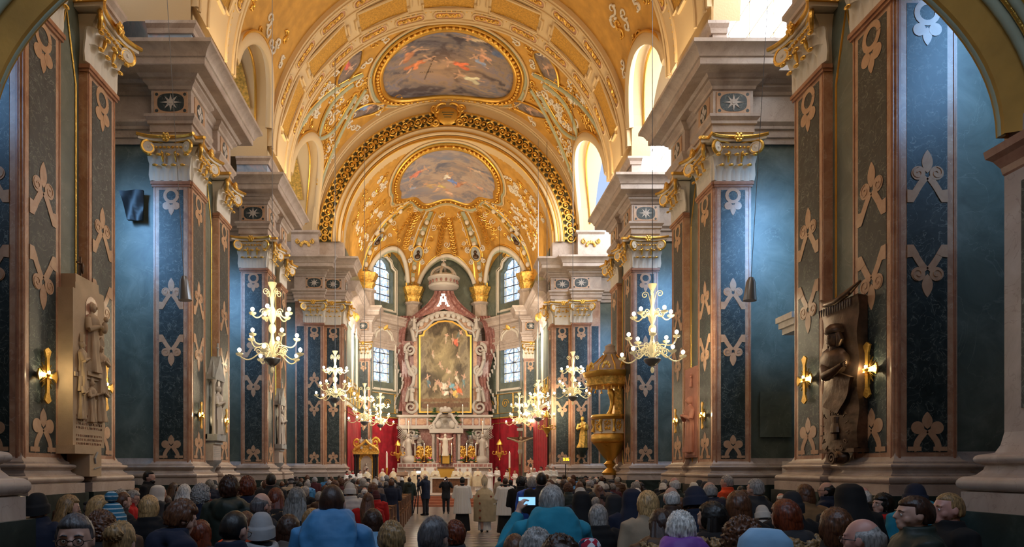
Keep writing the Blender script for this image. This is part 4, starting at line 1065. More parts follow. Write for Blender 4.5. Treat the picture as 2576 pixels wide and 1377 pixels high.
# ---- high altar
AY = 49.3
HA = tag(empty('high_altar', (0, 0, 0)), 'towering pink and white marble high altar against the apse wall', 'altar')
def ap(px, py, dy=0): return P(px, py, AY-dy)
def axz(px, py):
    q = P(px, py, AY); return (q.x, q.z)
def slab(name, px0, px1, py0, py1, d0, d1, m, parent=HA):
    a, b = axz(px0, py1), axz(px1, py0); return MB().box(a[0], b[0], AY-d0, AY-d1, a[1], b[1]).build(name, m, parent)
slab('altar_backing', 1008, 1230, 1050, 1240, -.6, .3, M['white'])
slab('lower_body', 1020, 1218, 1080, 1240, .3, .9, M['redm'])
slab('entablature_band', 1005, 1233, 1052, 1078, .3, 1.15, M['white'])
slab('upper_cornice', 1001, 1237, 1048, 1053, .2, 1.3, M['pale']); slab('lower_cornice', 1001, 1237, 1076, 1082, .2, 1.3, M['pale'])
g = MB(); dk = MB()
for i, (a, b) in enumerate([(1008, 1022), (1026, 1034), (1037, 1047), (1050, 1074), (1078, 1090), (1148, 1160), (1164, 1186), (1190, 1202), (1205, 1213), (1216, 1230)]):
    (x0, z0), (x1, z1) = axz(a, 1073), axz(b, 1056); c = .12
    dk.prism([(x0, z0), (x1, z0), (x1, z1), (x0, z1)], (0, AY-1.15, 0), E1, E2, EN, .01)
    g.prism([(x0+c, z0+.04), (x1-c, z0+.04), (x1-.03, z0+c), (x1-.03, z1-c), (x1-c, z1-.04), (x0+c, z1-.04), (x0+.03, z1-c), (x0+.03, z0+c)] if x1-x0 > .3 else [(x0+.04, z0+.04), (x1-.04, z0+.04), (x1-.04, z1-.04), (x0+.04, z1-.04)], (0, AY-1.16, 0), E1, E2, EN, .012)
dk.build('inlay_border', M['redm'], HA); g.build('inlay_panel', M['tan'], HA)
# predella, mensa, frontal
slab('predella', 1005, 1233, 1166, 1178, .6, 2.2, M['white'])
g = MB()
for i in range(22):
    x0, z0 = axz(1008+10.2*i, 1175); x1, z1 = axz(1016+10.2*i, 1169); g.prism([(x0, z0), (x1, z0), (x1, z1), (x0, z1)], (0, AY-2.2, 0), E1, E2, EN, .012)
g.build('predella_inlay', M['redm'], HA)
slab('mensa', 1062, 1182, 1180, 1186, 1.0, 2.9, M['white']); slab('altar_frontal', 1068, 1176, 1186, 1236, 1.0, 2.7, M['redm'])
slab('altar_base', 1003, 1235, 1178, 1240, .6, 2.0, M['white'])
o = slab('altar_cloth', 1062, 1182, 1178, 1197, 1.0, 2.95, M['linen'])
for s, a, b in ((-1, 1022, 1050), (1, 1188, 1216)):          # panels with scrolls at the sides
    slab('side_pilaster', a-8, a+4 if s < 0 else a, 1083, 1166, .9, 1.2, M['white']) if s < 0 else slab('side_pilaster', b-2, b+10, 1083, 1166, .9, 1.2, M['white'])
    c = ap((a+b)/2, 1092, 1.0); g = MB(); g.tube(spiral(c, E1, E2, .42, .06, 1.8, PI/2, 26, s), .09, 7); g.build('stone_volute', M['pale'], HA, smooth=True)
# picture with its frames
pc = ap(1120, 930); 
def palt(k, dz=0):
    hw = 1.76*k if k == 1 else 1.76+(k-1)*1.76; b, t = axz(0, 1037)[1]-(k-1)*1.8, axz(0, 815)[1]+(k-1)*1.8; tm = t-(1.05)
    pts = [(-hw, b), (-hw*.5, b), (0, b), (hw*.5, b), (hw, b), (hw, (b+tm)/2), (hw, tm), (hw*.86, tm+.02), (hw*.80, tm+.38), (hw*.55, tm+.72), (hw*.28, t-.06), (0, t), (-hw*.28, t-.06), (-hw*.55, tm+.72), (-hw*.80, tm+.38), (-hw*.86, tm+.02), (-hw, tm), (-hw, (b+tm)/2)]
    out = []
    for i in range(len(pts)):
        a, c = pts[i], pts[(i+1) % len(pts)]
        for j in range(6): out.append((pc.x+a[0]+(c[0]-a[0])*j/6, a[1]+(c[1]-a[1])*j/6))
    return out
def MP(a, b, off=0): return Vector((a, AY-.3-off, b))
for k, th, m, nm in ((1.28, .3, 'tan', 'marble_frame'), (1.12, .36, 'black', 'black_frame'), (1.07, .42, 'gold', 'gilded_frame')):
    a, b = palt(k), palt(1.0); n = len(a)
    f = MB(); f.prism([(x, z) for x, z in a], (0, AY-.2, 0), E1, E2, EN, th-.0); f.build(nm, M[m], HA)
PAL4 = [(.05, .035, .02), (.11, .08, .045), (.20, .15, .08), (.30, .24, .14), (.18, .14, .09)]
figs = []
for (x, y, z, c, l) in ((-.15, -.45, .17, (.60, .56, .46), 1.3), (.2, -.42, .15, (.16, .34, .42), 1.0), (.5, -.5, .16, (.60, .14, .05), .7), (.3, -.62, .14, (.62, .42, .12), 1.3), (-.35, -.4, .13, (.40, .3, .18), -.6), (.45, -.22, .13, (.50, .45, .34), .2), (-.7, -.3, .13, (.10, .16, .18), .3), (.75, -.3, .13, (.12, .2, .2), -.2), (-.2, .05, .10, (.4, .3, .2), .6), (.1, -.1, .09, (.5, .4, .28), 1), (.35, .62, .13, (.58, .14, .08), 1.2), (.05, .7, .10, (.45, .36, .25), -.5), (.6, .78, .11, (.12, .14, .12), -.8), (-.5, .3, .08, (.5, .4, .3), .3), (.5, .25, .07, (.5, .4, .3), .8), (-.05, -.62, .12, (.7, .66, .55), 1.2)):
    figs += figure_strokes(rng, x, y, z, c, l)
figs += [(-1, -.8, 1, -.78, .04, (.22, .12, .06)), (-.9, -.92, .9, -.9, .05, (.17, .09, .05))]
figs = [(x0, y0*.95, x1, y1*.95, r*1.25, c) for x0, y0, x1, y1, r, c in figs]
picture('altar_painting', palt(1.0), MP, .36, HA, PAL4, figs, 41, m=M['oil'], glow=(-.05, .1, .42, (.62, .50, .26)), sc=2.4)
# scrolled flanks, drapery and putti
for s in (-1, 1):
    g = MB(); w_ = MB(); X = lambda q: 1120+s*q
    slab('flank_wall', *sorted((X(74), X(108))), 860, 1050, -.5, .25, M['redm'])
    for (q, y, r0, sg) in ((86, 1025, .52, 1), (88, 880, .45, -1), (84, 935, .36, 1)):
        c = ap(X(q), y, .5); g.tube(spiral(c, E1, E2, r0, .06, 1.7, PI/2, 30, s*sg), [.13-.08*i/30 for i in range(31)], 7)
    g.tube([ap(X(q), y, .5) for q, y in ((98, 1012), (92, 985), (80, 965), (78, 948), (92, 925), (98, 905), (96, 880))], .14, 8)
    g.tube([ap(X(q), y, .45) for q, y in ((76, 860), (84, 830), (62, 812), (40, 798), (20, 790), (0, 788))], .17, 8)
    g.tube([ap(X(q), y, .6) for q, y in ((74, 850), (70, 835), (50, 828), (30, 806), (0, 800))], .10, 8)
    g.build('scrolled_moulding', M['pale'], HA, smooth=True)
    for k in range(6): w_.ell(ap(X(8+13*k), 793+k*k*1.4, .65), (.16, .06, .20), 8, 6)
    w_.build('palmette', M['pale'], HA, smooth=True)
    rows = []
    for i in range(22):                                          # stone drapery falling beside the frame
        t = i/21; yy = 795+t*240; rows.append([ap(X(92+16*math.sin(t*7)*.6+14*t*(1-t)*2+26*(j/10-.2)), yy, .25+.10*math.sin(j*2.1+t*9)+.15*math.sin(t*20)) for j in range(11)])
    dz = MB(); dz.grid(rows); dz.grid([[p+Vector((0, .2, 0)) for p in r_] for r_ in rows]); dz.build('stone_drapery', M['redm'], HA, smooth=True)
    fr = MB()
    for i in range(16):
        t = i/15; c = ap(X(116+10*math.sin(t*9)), 880+t*150, .5); fr.tube([c, c+Vector((s*.05, 0, -.28))], [.09, .05], 6)
    fr.build('drapery_fringe', M['pale'], HA, smooth=True)
    for (q, y, h, seed) in ((78, 830, .95, 3), (84, 1010, 1.15, 5), (98, 905, .7, 8)):
        p = ap(X(q), y, .9); place(statue(h, wings=.8, arms='raise', seed=seed, flip=s), 'putto', M['pale'], HA, p, s*.3)
    # canopy curtain sweeping up to the crown
    rows = []
    for i in range(20):
        t = i/19; rows.append([ap(1117+s*(24+88*t**1.6)*(j/8), 732+60*t-(14*(1-j/8))*t+3*j*t, .50+.13*math.sin(j*2.2+t*3)) for j in range(9)])
    c = MB(); c.grid(rows); c.grid([[p+Vector((0, .25, .05)) for p in r_] for r_ in rows]); c.build('stone_canopy', M['redm'], HA, smooth=True)
slab('tympanum', 1046, 1192, 800, 862, -.4, .2, M['redm'])
cb = axz(1116, 730); MB().lathe((cb[0], AY-.5, cb[1]), [(.6, -.15), (1.05, 0), (1.1, .14), (.96, .2), (.94, .46), (1.14, .6), (1.16, .7), (.9, .75), (.8, .9)], 28).build('canopy_crown', M['pale'], HA, smooth=False, auto=.6)
g = MB()
for i in range(6):
    a = 2*PI*i/6+.3; b = (cb[0]+.85*math.cos(a), AY-.5+.85*math.sin(a), cb[1]+.65)
    g.tube(bez(b, (b[0]+.2*math.cos(a), b[1], cb[1]+1.1), (cb[0]+.55*math.cos(a), AY-.5, cb[1]+1.5), (cb[0], AY-.5, cb[1]+1.55), 10), .10, 7); g.ell((b[0], b[1], b[2]+.1), (.16, .12, .2), 8, 6)
g.ell((cb[0], AY-.5, cb[1]+1.65), (.2, .2, .2), 10, 8); g.tube([(cb[0], AY-.5, cb[1]+1.7), (cb[0], AY-.5, cb[1]+2.15)], .05, 6); g.tube([(cb[0]-.18, AY-.5, cb[1]+1.98), (cb[0]+.18, AY-.5, cb[1]+1.98)], .05, 6)
g.build('crown_arch', M['pale'], HA, smooth=True)
g = MB()
for i in range(18):
    a = 2*PI*i/18; g.ell((cb[0]+1.0*math.cos(a), AY-.5+1.0*math.sin(a), cb[1]+.36), (.07, .07, .13), 6, 5)
g.build('crown_palmette', M['redm'], HA, smooth=True)
M['mono'] = mat('monogram_glow', (1, .95, .8), .3, .3, emit=(1, .96, .82), es=1.6)  # emission stands in for light coming through the letters from behind
o_ = ap(1115, 770, .95); g = MB()
for a, b in (((-.5, 0), (-.05, 1.0)), ((.5, 0), (.05, 1.0)), ((-.34, .4), (.34, .4)), ((-.25, .1), (-.25, .8)), ((.25, .1), (.25, .8)), ((-.25, .8), (0, .45)), ((.25, .8), (0, .45)), ((-.65, 0), (-.35, 0)), ((.35, 0), (.65, 0)), ((-.2, 1.02), (.2, 1.02))):
    g.strip([(a[0]*.7, a[1]*.8), (b[0]*.7, b[1]*.8)], .08, o_, E1, E2, EN, .06)
g.build('glowing_monogram', M['mono'], HA)
# side figures of the altar
for s in (-1, 1):
    X = lambda q: 1120+s*q
    p = ap(X(93), 1168, 1.7); place(statue(2.1, wings=1.0, arms='raise', seed=11+s, flip=-s), 'marble_angel', M['pale'], HA, p, s*.35)
    MB().ell(p+Vector((-s*.1, -.1, .25)), (.55, .35, .35), 12, 8, fn=lambda d: 1+.1*math.sin(d.x*14)*math.cos(d.z*11)).build('cloud_base', M['pale'], HA, smooth=True)
    p = ap(X(62), 1145, 1.3); place(statue(1.35, arms='fold', seed=21+s, lean=s), 'marble_saint', M['pale'], HA, p, -s*.3)
    g = MB(); c = ap(X(100), 1090, 1.5)
    for k in range(7): g.tube([c+Vector((0, 0, -.1*k)), c+Vector((s*(.3+.05*k), .1, .35-.10*k)), c+Vector((s*(.62-.04*k), .1, .62-.16*k))], [(.05, .02), (.08, .02), (.02, .01)], 6)
    g.build('angel_wing', M['pale'], HA, smooth=True)
# tabernacle
g = MB(); x0 = axz(1122, 0)[0]
slab('tabernacle_body', 1088, 1157, 1090, 1168, 1.0, 1.9, M['white'])
for q in (-31, -20, 20, 31):
    b = axz(1122+q, 1166); t = axz(1122+q, 1096); MB().lathe((b[0], AY-2.05, 0), [(.16, b[1]), (.16, b[1]+.1), (.10, b[1]+.16), (.10, t[1]-.2), (.16, t[1]-.05), (.16, t[1])], 14).build('small_column', M['redm'] if abs(q) < 25 else M['white'], HA, auto=.6)
slab('tabernacle_cornice', 1082, 1163, 1084, 1094, 1.0, 2.35, M['pale'])
MB().lathe((x0, AY-1.85, 0), [(.62, axz(0, 1168)[1]), (.6, axz(0, 1155)[1]), (.5, axz(0, 1150)[1]), (.46, axz(0, 1100)[1]), (.6, axz(0, 1094)[1])], 16).build('tabernacle_niche', M['redm'], HA, auto=.6)
place(statue(1.5, arms='spread', seed=2), 'tabernacle_figure', M['ivory'], HA, ap(1120, 1148, 2.55))
g = MB()
for s in (-1, 1):
    g.tube([ap(1120+s*q, y, 1.9) for q, y in ((34, 1084), (26, 1078), (30, 1066), (22, 1056), (16, 1044), (8, 1040))], .11, 8); g.tube(spiral(ap(1120+s*34, 1078, 1.9), E1, E2, .25, .04, 1.5, 0, 20, -s), .07, 6)
    g.ell(ap(1120+s*18, 1068, 1.8), (.25, .15, .3), 10, 8)
for k in (-1, 0, 1): g.ell(ap(1120+k*9, 1032-2*(k == 0), 1.9), (.17, .17, .22), 10, 8)
g.lathe((x0, AY-1.9, 0), [(.38, axz(0, 1043)[1]), (.42, axz(0, 1041)[1]), (.42, axz(0, 1037)[1]), (.3, axz(0, 1036)[1])], 16)
g.build('tabernacle_crown', M['pale'], HA, smooth=True)
slab('tabernacle_door_frame', 1110, 1133, 1144, 1169, 2.3, 2.5, M['black']); slab('tabernacle_door', 1113, 1130, 1147, 1168, 2.5, 2.54, M['gold'])
g = MB(); c = ap(1121, 1132, 2.5); g.tube([c, c+Vector((0, 0, .35))], .03, 6); g.tube([c+Vector((-.14, 0, .24)), c+Vector((.14, 0, .24))], .03, 6); g.ell(c, (.1, .1, .06), 8, 6); g.build('tabernacle_cross', M['gold'], HA, smooth=True)
# gilded reliquary busts, candles, plants on the altar
def reliquary():
    r = MB().lathe((0, 0, 0), [(.16, 0), (.13, .05), (.05, .12), (.08, .22), (.05, .3)], 12).build('gilded_reliquary', M['gold'], smooth=True)
    g = MB(); rr = random.Random(2)
    for i in range(46):
        a = rr.uniform(0, 2*PI); z = rr.uniform(.3, 1.15); w = .26*math.sin(PI*(z-.2)/1.1); g.ell((w*math.cos(a), -.05+.10*math.sin(a), z), (.07, .05, .08), 6, 4)
    g.ell((0, 0, .7), (.2, .08, .38), 10, 8); g.build('openwork_body', M['gold'], r, smooth=True)
    return r
R0 = reliquary(); ap_r = [(1057, 'outer left'), (1078, 'inner left'), (1163, 'inner right'), (1186, 'outer right')]
for i, (px, w_) in enumerate(ap_r):
    o = R0 if i == 0 else copy_tree(R0); o.location = ap(px, 1166, 1.95)
    tag(o, ['gilded openwork reliquary, outermost on the left of the tabernacle', 'gilded openwork reliquary just left of the tabernacle columns', 'gilded openwork reliquary just right of the tabernacle columns', 'gilded openwork reliquary, outermost on the right of the tabernacle'][i], 'reliquary', 'gilded reliquaries on the high altar')
def candle_proto(hc, hs, name='altar_candle', rr=.035):
    r = MB().lathe((0, 0, 0), [(.10, 0), (.09, .03), (.03, .06), (.045, hs*.4), (.025, hs*.55), (.05, hs*.8), (.08, hs-.02), (.08, hs)], 12).build(name, M['gold'], smooth=True)
    MB().lathe((0, 0, 0), [(rr, hs), (rr*.95, hs+hc)], 10).build('wax_stick', M['wax'], r, auto=.5)
    MB().ell((0, 0, hs+hc+.045), (.016, .016, .045), 8, 6).build('flame', M['flame'], r, smooth=True)
    return r
C1 = candle_proto(.75, .45); first = True
for i, (px, py, dy, txt) in enumerate([(1028, 1106, 1.6, 'above the winged angel on the left'), (1214, 1106, 1.6, 'above the winged angel on the right'), (1044, 1163, 2.1, 'left of the outermost left reliquary'), (1067, 1163, 2.1, 'between the two left reliquaries'), (1107, 1163, 2.3, 'just left of the tabernacle door'), (1136, 1163, 2.3, 'just right of the tabernacle door'), (1174, 1163, 2.1, 'between the two right reliquaries'), (1197, 1163, 2.1, 'right of the outermost right reliquary'), (1076, 1064, 1.0, 'high on the altar ledge left of the little crown'), (1164, 1064, 1.0, 'high on the altar ledge right of the little crown')]):
    o = C1 if first else copy_tree(C1); first = False; o.location = ap(px, py, dy); tag(o, 'tall white candle '+txt, 'candle', 'candles on the high altar')
def fir(h, seed, name='potted_fir'):
    rr = random.Random(seed); r = MB().lathe((0, 0, 0), [(.14, 0), (.18, .25), (.2, .28), (.02, .28)], 12).build(name, M['bluem'], auto=.5)
    g = MB()
    for i in range(46):
        z = .25+(h-.25)*i/46; a = rr.uniform(0, 2*PI); L = (h-z)*.42+.12; e = Vector((L*math.cos(a), L*.6*math.sin(a), z+L*.15)); g.tube([(0, 0, z), e*.5+Vector((0, 0, z*.5+.04)), e], [.02, .014, .004], 5)
        for q in (.4, .6, .8):
            for sgn in (-1, 1): g.tube([Vector((0, 0, z))*(1-q)+e*q, Vector((0, 0, z))*(1-q)+e*q+Vector((-math.sin(a)*sgn, math.cos(a)*sgn*.6, .3))*.13*(1.3-q)], [.014, .003], 4)
    g.build('branches', M['leafy'], r); return r
for i, (px, py, dy, h, txt) in enumerate([(1092, 1080, 1.2, 1.5, 'fir tree in a blue pot left of the tabernacle crown'), (1149, 1080, 1.2, 1.2, 'fir branches in a blue pot right of the tabernacle crown'), (1046, 1106, 1.0, 1.1, 'fir branches behind the left marble saint'), (1182, 1106, 1.0, 1.1, 'fir branches behind the right marble saint')]):
    o = fir(h, i+2); o.location = ap(px, py, dy); tag(o, txt, 'plant')
M['pink'] = mat('pink_petals', (.75, .18, .28), .7)
for i, (px, txt) in enumerate([(1052, 'left end of the altar ledge'), (1083, 'left of the tabernacle'), (1160, 'right of the tabernacle'), (1187, 'right end of the altar ledge')]):
    r = MB().lathe((0, 0, 0), [(.10, 0), (.13, .16), (.02, .16)], 10).build('flower_pot', M['tan'], auto=.5); r.location = ap(px, 1166, 2.12)
    g = MB(); q = random.Random(i)
    for _ in range(18): g.ell((q.uniform(-.18, .18), q.uniform(-.1, .1), q.uniform(.16, .30)), (.07, .05, .04), 6, 4)
    g.build('foliage', M['leafy'], r); g = MB()
    for _ in range(9): g.ell((q.uniform(-.15, .15), q.uniform(-.12, .05), q.uniform(.28, .40)), (.045, .04, .04), 6, 4)
    g.build('blossom', M['pink'], r); tag(r, 'small pot of pink flowers at the '+txt, 'flowers', 'flower pots on the high altar')

# ---- free-standing altar, lectern, chair
g = tag(empty('communion_table', P(1132, 1236, 40.8)), 'long white-topped altar table with a dark carved front in the chancel', 'altar table'); g.location.z = .56
MB().box(-1.2, 1.2, 0, .8, .84, .9).build('tabletop', M['linen'], g); MB().box(-1.05, 1.05, .08, .7, 0, .84).build('carved_front', M['wood'], g)
for s in (-1, 1): MB().box(s*1.12-.05, s*1.12+.05, .02, .1, 0, .84).build('leg', M['linen'], g)
g = tag(empty('ambo', P(1012, 1240, 38.6)), 'dark wooden reading desk with a slanted top left of the altar table', 'lectern'); g.location.z = .56
MB().box(-.3, .3, -.2, .2, 1.02, 1.08).add([(-.32, -.25, 1.02), (.32, -.25, 1.02), (.32, .25, 1.22), (-.32, .25, 1.22), (-.32, -.25, 1.06), (.32, -.25, 1.06), (.32, .25, 1.26), (-.32, .25, 1.26)], [(0,1,2,3),(4,5,6,7),(0,1,5,4),(2,3,7,6),(0,3,7,4),(1,2,6,5)]).build('desk_top', M['wood'], g)
MB().lathe((0, 0, 0), [(.25, 0), (.2, .08), (.07, .15), (.06, .9), (.15, 1.03)], 12).build('pedestal', M['wood'], g, auto=.6)
g = tag(empty('bishop_throne', P(1122, 1232, 46)), 'small gilded-backed wooden throne behind the altar table', 'chair'); g.location.z = .56
MB().box(-.55, .55, .2, .3, 0, 1.5).build('back_panel', M['gold'], g); MB().box(-.6, .6, .15, .35, 1.45, 1.55).build('crest_rail', M['wood'], g); MB().box(-.5, .5, -.3, .2, .4, .5).build('seat', M['wood'], g)
for s in (-1, 1): MB().box(s*.55-.06, s*.55+.06, -.3, .3, 0, .75).build('armrest', M['wood'], g)

# ---- crucifix, candles, number board
def crucifix():
    p = P(1308, 1236, 38.0); r = tag(empty('standing_crucifix', (p.x, p.y, .0)), 'tall pole crucifix with a pale carved figure before the red hanging', 'crucifix')
    MB().box(-.07, .07, 0, .07, .5, 4.35).build('upright', M['wood'], r); MB().box(-.72, .72, -.0, .07, 3.62, 3.76).build('crossbeam', M['wood'], r)
    MB().box(-.16, .16, -.02, .05, 4.12, 4.26).build('title_board', M['linen'], r); MB().lathe((0, .03, 0), [(.35, .56), (.33, .62), (.1, .72), (.08, .9)], 12).build('foot_stand', M['wood'], r, auto=.6)
    b = MB(); b.tube([(0, -.1, 2.25), (0, -.13, 2.6), (0, -.15, 2.85), (0, -.1, 3.0), (0, -.12, 3.3), (0, -.13, 3.5), (0, -.12, 3.58)], [.045, .06, .08, .12, .10, .14, .06], 12)
    for s in (-1, 1): b.tube([(s*.12, -.1, 3.5), (s*.38, -.05, 3.60), (s*.66, -.03, 3.70)], [.06, .045, .03], 8); b.ell((s*.69, -.03, 3.71), (.05, .02, .03), 6, 5)
    b.ell((.03, -.17, 3.68), (.075, .09, .11), 12, 8); b.build('carved_figure', M['sand'], r, smooth=True)
    c = MB(); c.lathe((0, -.11, 2.95), [(.10, -.12), (.14, 0), (.12, .12)], 14, fn=lambda a, z: 1+.08*math.sin(a*7)); c.build('loincloth', M['pale'], r, smooth=True)
crucifix()
C2 = candle_proto(.95, 1.5, 'paschal_candle', .06)
for i, (px, Y, txt) in enumerate([(973, 43, 'thick white candle on a brass stand before the left red hanging'), (1282, 43, 'thick white candle on a brass stand left of the crucifix')]):
    o = C2 if i == 0 else copy_tree(C2); q = P(px, 1200, Y); o.location = (q.x, q.y, .56); tag(o, txt, 'candle')
C3 = candle_proto(.42, 1.25, 'processional_candle', .03)
for i, (px, Y, txt) in enumerate([(735, 34.5, 'thin lit candle on a stand by the left chancel pillar'), (1336, 36.4, 'thin lit candle beside the foot of the crucifix'), (1535, 34.5, 'thin lit candle on a dark stand below the pulpit')]):
    o = C3 if i == 0 else copy_tree(C3); q = P(px, 1200, Y); o.location = (q.x, q.y, 0 if Y < 35.5 else .3); tag(o, txt, 'candle')
q = P(1423, 1159, 36.0); g = tag(empty('hymn_board', (q.x, q.y, 0)), 'small hymn number board on a thin pole before the right chancel pillar', 'sign')
MB().box(-.25, .25, 0, .06, q.z-.19, q.z+.19).build('board_case', M['stone'], g); MB().box(-.22, .22, -.008, 0, q.z-.16, q.z+.16).build('board_face', M['sand'], g)
MB().tube([(0, .03, 0), (0, .03, q.z-.18)], .025, 8).lathe((0, .03, 0), [(.25, 0), (.25, .03), (.03, .05)], 16).build('pole', M['black'], g)
M['led'] = mat('yellow_led', (1, .7, .05), .4, emit=(1, .62, .03), es=2.2)
SEG = {'9': 'abcdfg', '3': 'abcdg', '6': 'acdefg'}; sg = {'a': (0, 1, 1, 1), 'b': (1, 1, 1, .5), 'c': (1, .5, 1, 0), 'd': (0, 0, 1, 0), 'e': (0, .5, 0, 0), 'f': (0, 1, 0, .5), 'g': (0, .5, 1, .5)}
d = MB()
for i, ch in enumerate('936'):
    for c in SEG[ch]:
        x0, z0, x1, z1 = sg[c]; ox = -.13+.115*i; d.strip([(ox+x0*.07, q.z+.0+z0*.12), (ox+x1*.07, q.z+.0+z1*.12)], .022, (0, -.008, 0), E1, E2, EN, .006)
d.build('digits', M['led'], g)

# ---- pulpit
def pulpit():
    c = Vector((XC+D-.42, 29.4, 0)); r = tag(empty('pulpit', c), 'gilded baroque pulpit with a bell-fringed canopy on the right pillar', 'pulpit')
    Z = lambda py: 2+(1180-py)/58.4
    w = lambda a, z: 1+.03*math.cos(a*6)
    MB().lathe((0, 0, 0), [(.30, Z(1196)), (.34, Z(1190)), (.2, Z(1182)), (.12, Z(1178)), (.26, Z(1168)), (.14, Z(1160)), (.34, Z(1146)), (.62, Z(1122)), (.74, Z(1116))], 24, fn=w).build('pendant_base', M['gold'], r, smooth=True)
    MB().lathe((0, 0, 0), [(.70, Z(1116)), (.80, Z(1110)), (.78, Z(1080+16)), (.70, Z(1092))], 24, fn=w).build('gilded_bulge', M['gold'], r, smooth=True)
    MB().lathe((0, 0, 0), [(.70, Z(1092)), (.66, Z(1088)), (.66, Z(1056)), (.5, Z(1056))], 8).build('parapet', M['ivory'], r)
    MB().lathe((0, 0, 0), [(.60, Z(1058)), (.76, Z(1055)), (.80, Z(1050)), (.78, Z(1045)), (.5, Z(1045))], 24).build('parapet_rail', M['gold'], r, auto=.6)
    for i in range(8):
        a = 2*PI*i/8+PI/8; g = MB(); e1 = Vector((-math.sin(a), math.cos(a), 0)); n = Vector((math.cos(a), math.sin(a), 0)); o = n*.63; rr = random.Random(i)
        for _ in range(26): g.ell(o+e1*rr.uniform(-.11, .11)+Vector((0, 0, rr.uniform(Z(1084), Z(1061)))), (.035, .035, .045), 6, 4)
        g.build('gilded_relief', M['gold'], r, smooth=True)
        a = 2*PI*i/8; n = Vector((math.cos(a), math.sin(a), 0)); g = MB()
        g.tube([n*.74+Vector((0, 0, Z(1088))), n*.70+Vector((0, 0, Z(1075))), n*.74+Vector((0, 0, Z(1066))), n*.72+Vector((0, 0, Z(1058)))], [.09, .04, .06, .08], 8); g.build('baluster', M['gold'], r, smooth=True)
    for s in (-1, 1):
        x = .32+.15*s
        g = MB(); g.tube(bez((x-.25, .2*s, Z(1044)), (x-.1, .2*s, Z(1020)), (x-.05, .2*s, Z(1000)), (x-.25, .2*s, Z(978)), 12), [.12, .09, .08, .08, .08, .09, .1, .12, .14, .15, .15, .12, .08], 8); g.build('scrolled_bracket', M['gold'], r, smooth=True)
    MB().box(.12, .42, -.3, .3, Z(1050), Z(970)).build('back_panel', M['goldp'], r)
    MB().lathe((0, 0, 0), [(.75, Z(976)), (.95, Z(972)), (1.0, Z(955)), (1.02, Z(953))], 32, fn=w).build('canopy_frieze', M['goldp'], r, smooth=True)
    MB().lathe((0, 0, 0), [(.98, Z(954)), (1.08, Z(950)), (1.12, Z(943)), (1.14, Z(939)), (.9, Z(938))], 32, fn=w).build('canopy_cornice', M['gold'], r, auto=.7)
    MB().lathe((0, 0, 0), [(.02, Z(975)), (.8, Z(974)), (.8, Z(970))], 24).build('canopy_soffit', M['wood'], r)
    MB().lathe((0, 0, 0), [(.92, Z(938)), (.80, Z(925)), (.62, Z(915)), (.36, Z(905)), (.26, Z(893)), (.3, Z(889)), (.2, Z(880)), (.22, Z(872)), (.05, Z(866))], 24, fn=w).build('canopy_dome', M['stone'], r, smooth=True)
    for i in range(8):
        a = 2*PI*i/8; n = Vector((math.cos(a), math.sin(a), 0)); g = MB()
        g.tube([n*.92+Vector((0, 0, Z(938))), n*.86+Vector((0, 0, Z(925))), n*.55+Vector((0, 0, Z(910))), n*.3+Vector((0, 0, Z(895)))], .035, 6); g.build('dome_rib', M['gold'], r, smooth=True)
        a += PI/8; n = Vector((math.cos(a), math.sin(a), 0)); e1 = Vector((-math.sin(a), math.cos(a), 0)); g = MB()
        for k in range(5):
            t = PI*(k+.5)/5; g.ell(n*.95+e1*(.14*math.cos(t))+Vector((0, 0, Z(933)+.22*math.sin(t))), (.05, .05, .10), 6, 5)
        g.build('shell_finial', M['gold'], r, smooth=True)
    for i in range(18):
        a = 2*PI*i/18; g = MB(); g.lathe((.90*math.cos(a), .90*math.sin(a), 0), [(.055, Z(985)), (.03, Z(980)), (.01, Z(975))], 8); g.build('bell_tassel', M['gold'], r)
    return r
pulpit()

# ---- wall monuments
def frame_at(s, y, name, label, cat, u=.0):
    """local frame on the nave face of a pier: local x runs along the wall, local -y faces the nave"""
    r = empty(name, (PX(s, u), y, 0), PI/2 if s < 0 else -PI/2); return tag(r, label, cat)
def sconce(s, y, z, lab, sc=1.0):
    r = frame_at(s, y, 'cross_sconce', lab, 'sconce', -.02); r['group'] = 'gilded consecration crosses on the pilasters'
    g = MB()
    for a in range(4):
        c, q = math.cos(a*PI/2), math.sin(a*PI/2)
        L = .26 if a % 2 else .44
        pts = [(-.035, 0), (-.045, L*.7), (-.10, L), (-.05, L*1.08), (0, L*1.14), (.05, L*1.08), (.10, L), (.045, L*.7), (.035, 0)]
        g.prism([((x*c-y_*q)*sc, (x*q+y_*c)*sc) for x, y_ in pts], (0, -.05, z), E1, E2, EN, .03)
    g.build('cross', M['gold'], r); g = MB()
    for i in range(32):
        a = 2*PI*i/32; L = (.26 if i % 2 else .19)*sc; g.prism([(math.cos(a+.09)*.05, math.sin(a+.09)*.05), (math.cos(a)*L, math.sin(a)*L), (math.cos(a-.09)*.05, math.sin(a-.09)*.05)], (0, -.04, z), E1, E2, EN, .02)
    g.build('ray_burst', M['gold'], r)
    g = MB(); g.lathe((0, -.10, z-.0), [(.05, -.05), (.03, -.02), (.05, .02), (.02, .03)], 10); g.build('candle_cup', M['gold'], r, smooth=True)
    MB().ell((0, -.10, z+.06), (.018, .018, .03), 8, 6).build('bulb', M['bulb'], r)
    l = bpy.data.lights.new('sconce_light', 'POINT'); l.energy = 9; l.color = (1, .8, .45); l.shadow_soft_size = .03
    o = bpy.data.objects.new('sconce_light', l); COL.objects.link(o); o.location = (PX(s, -.22), y, z+.02)
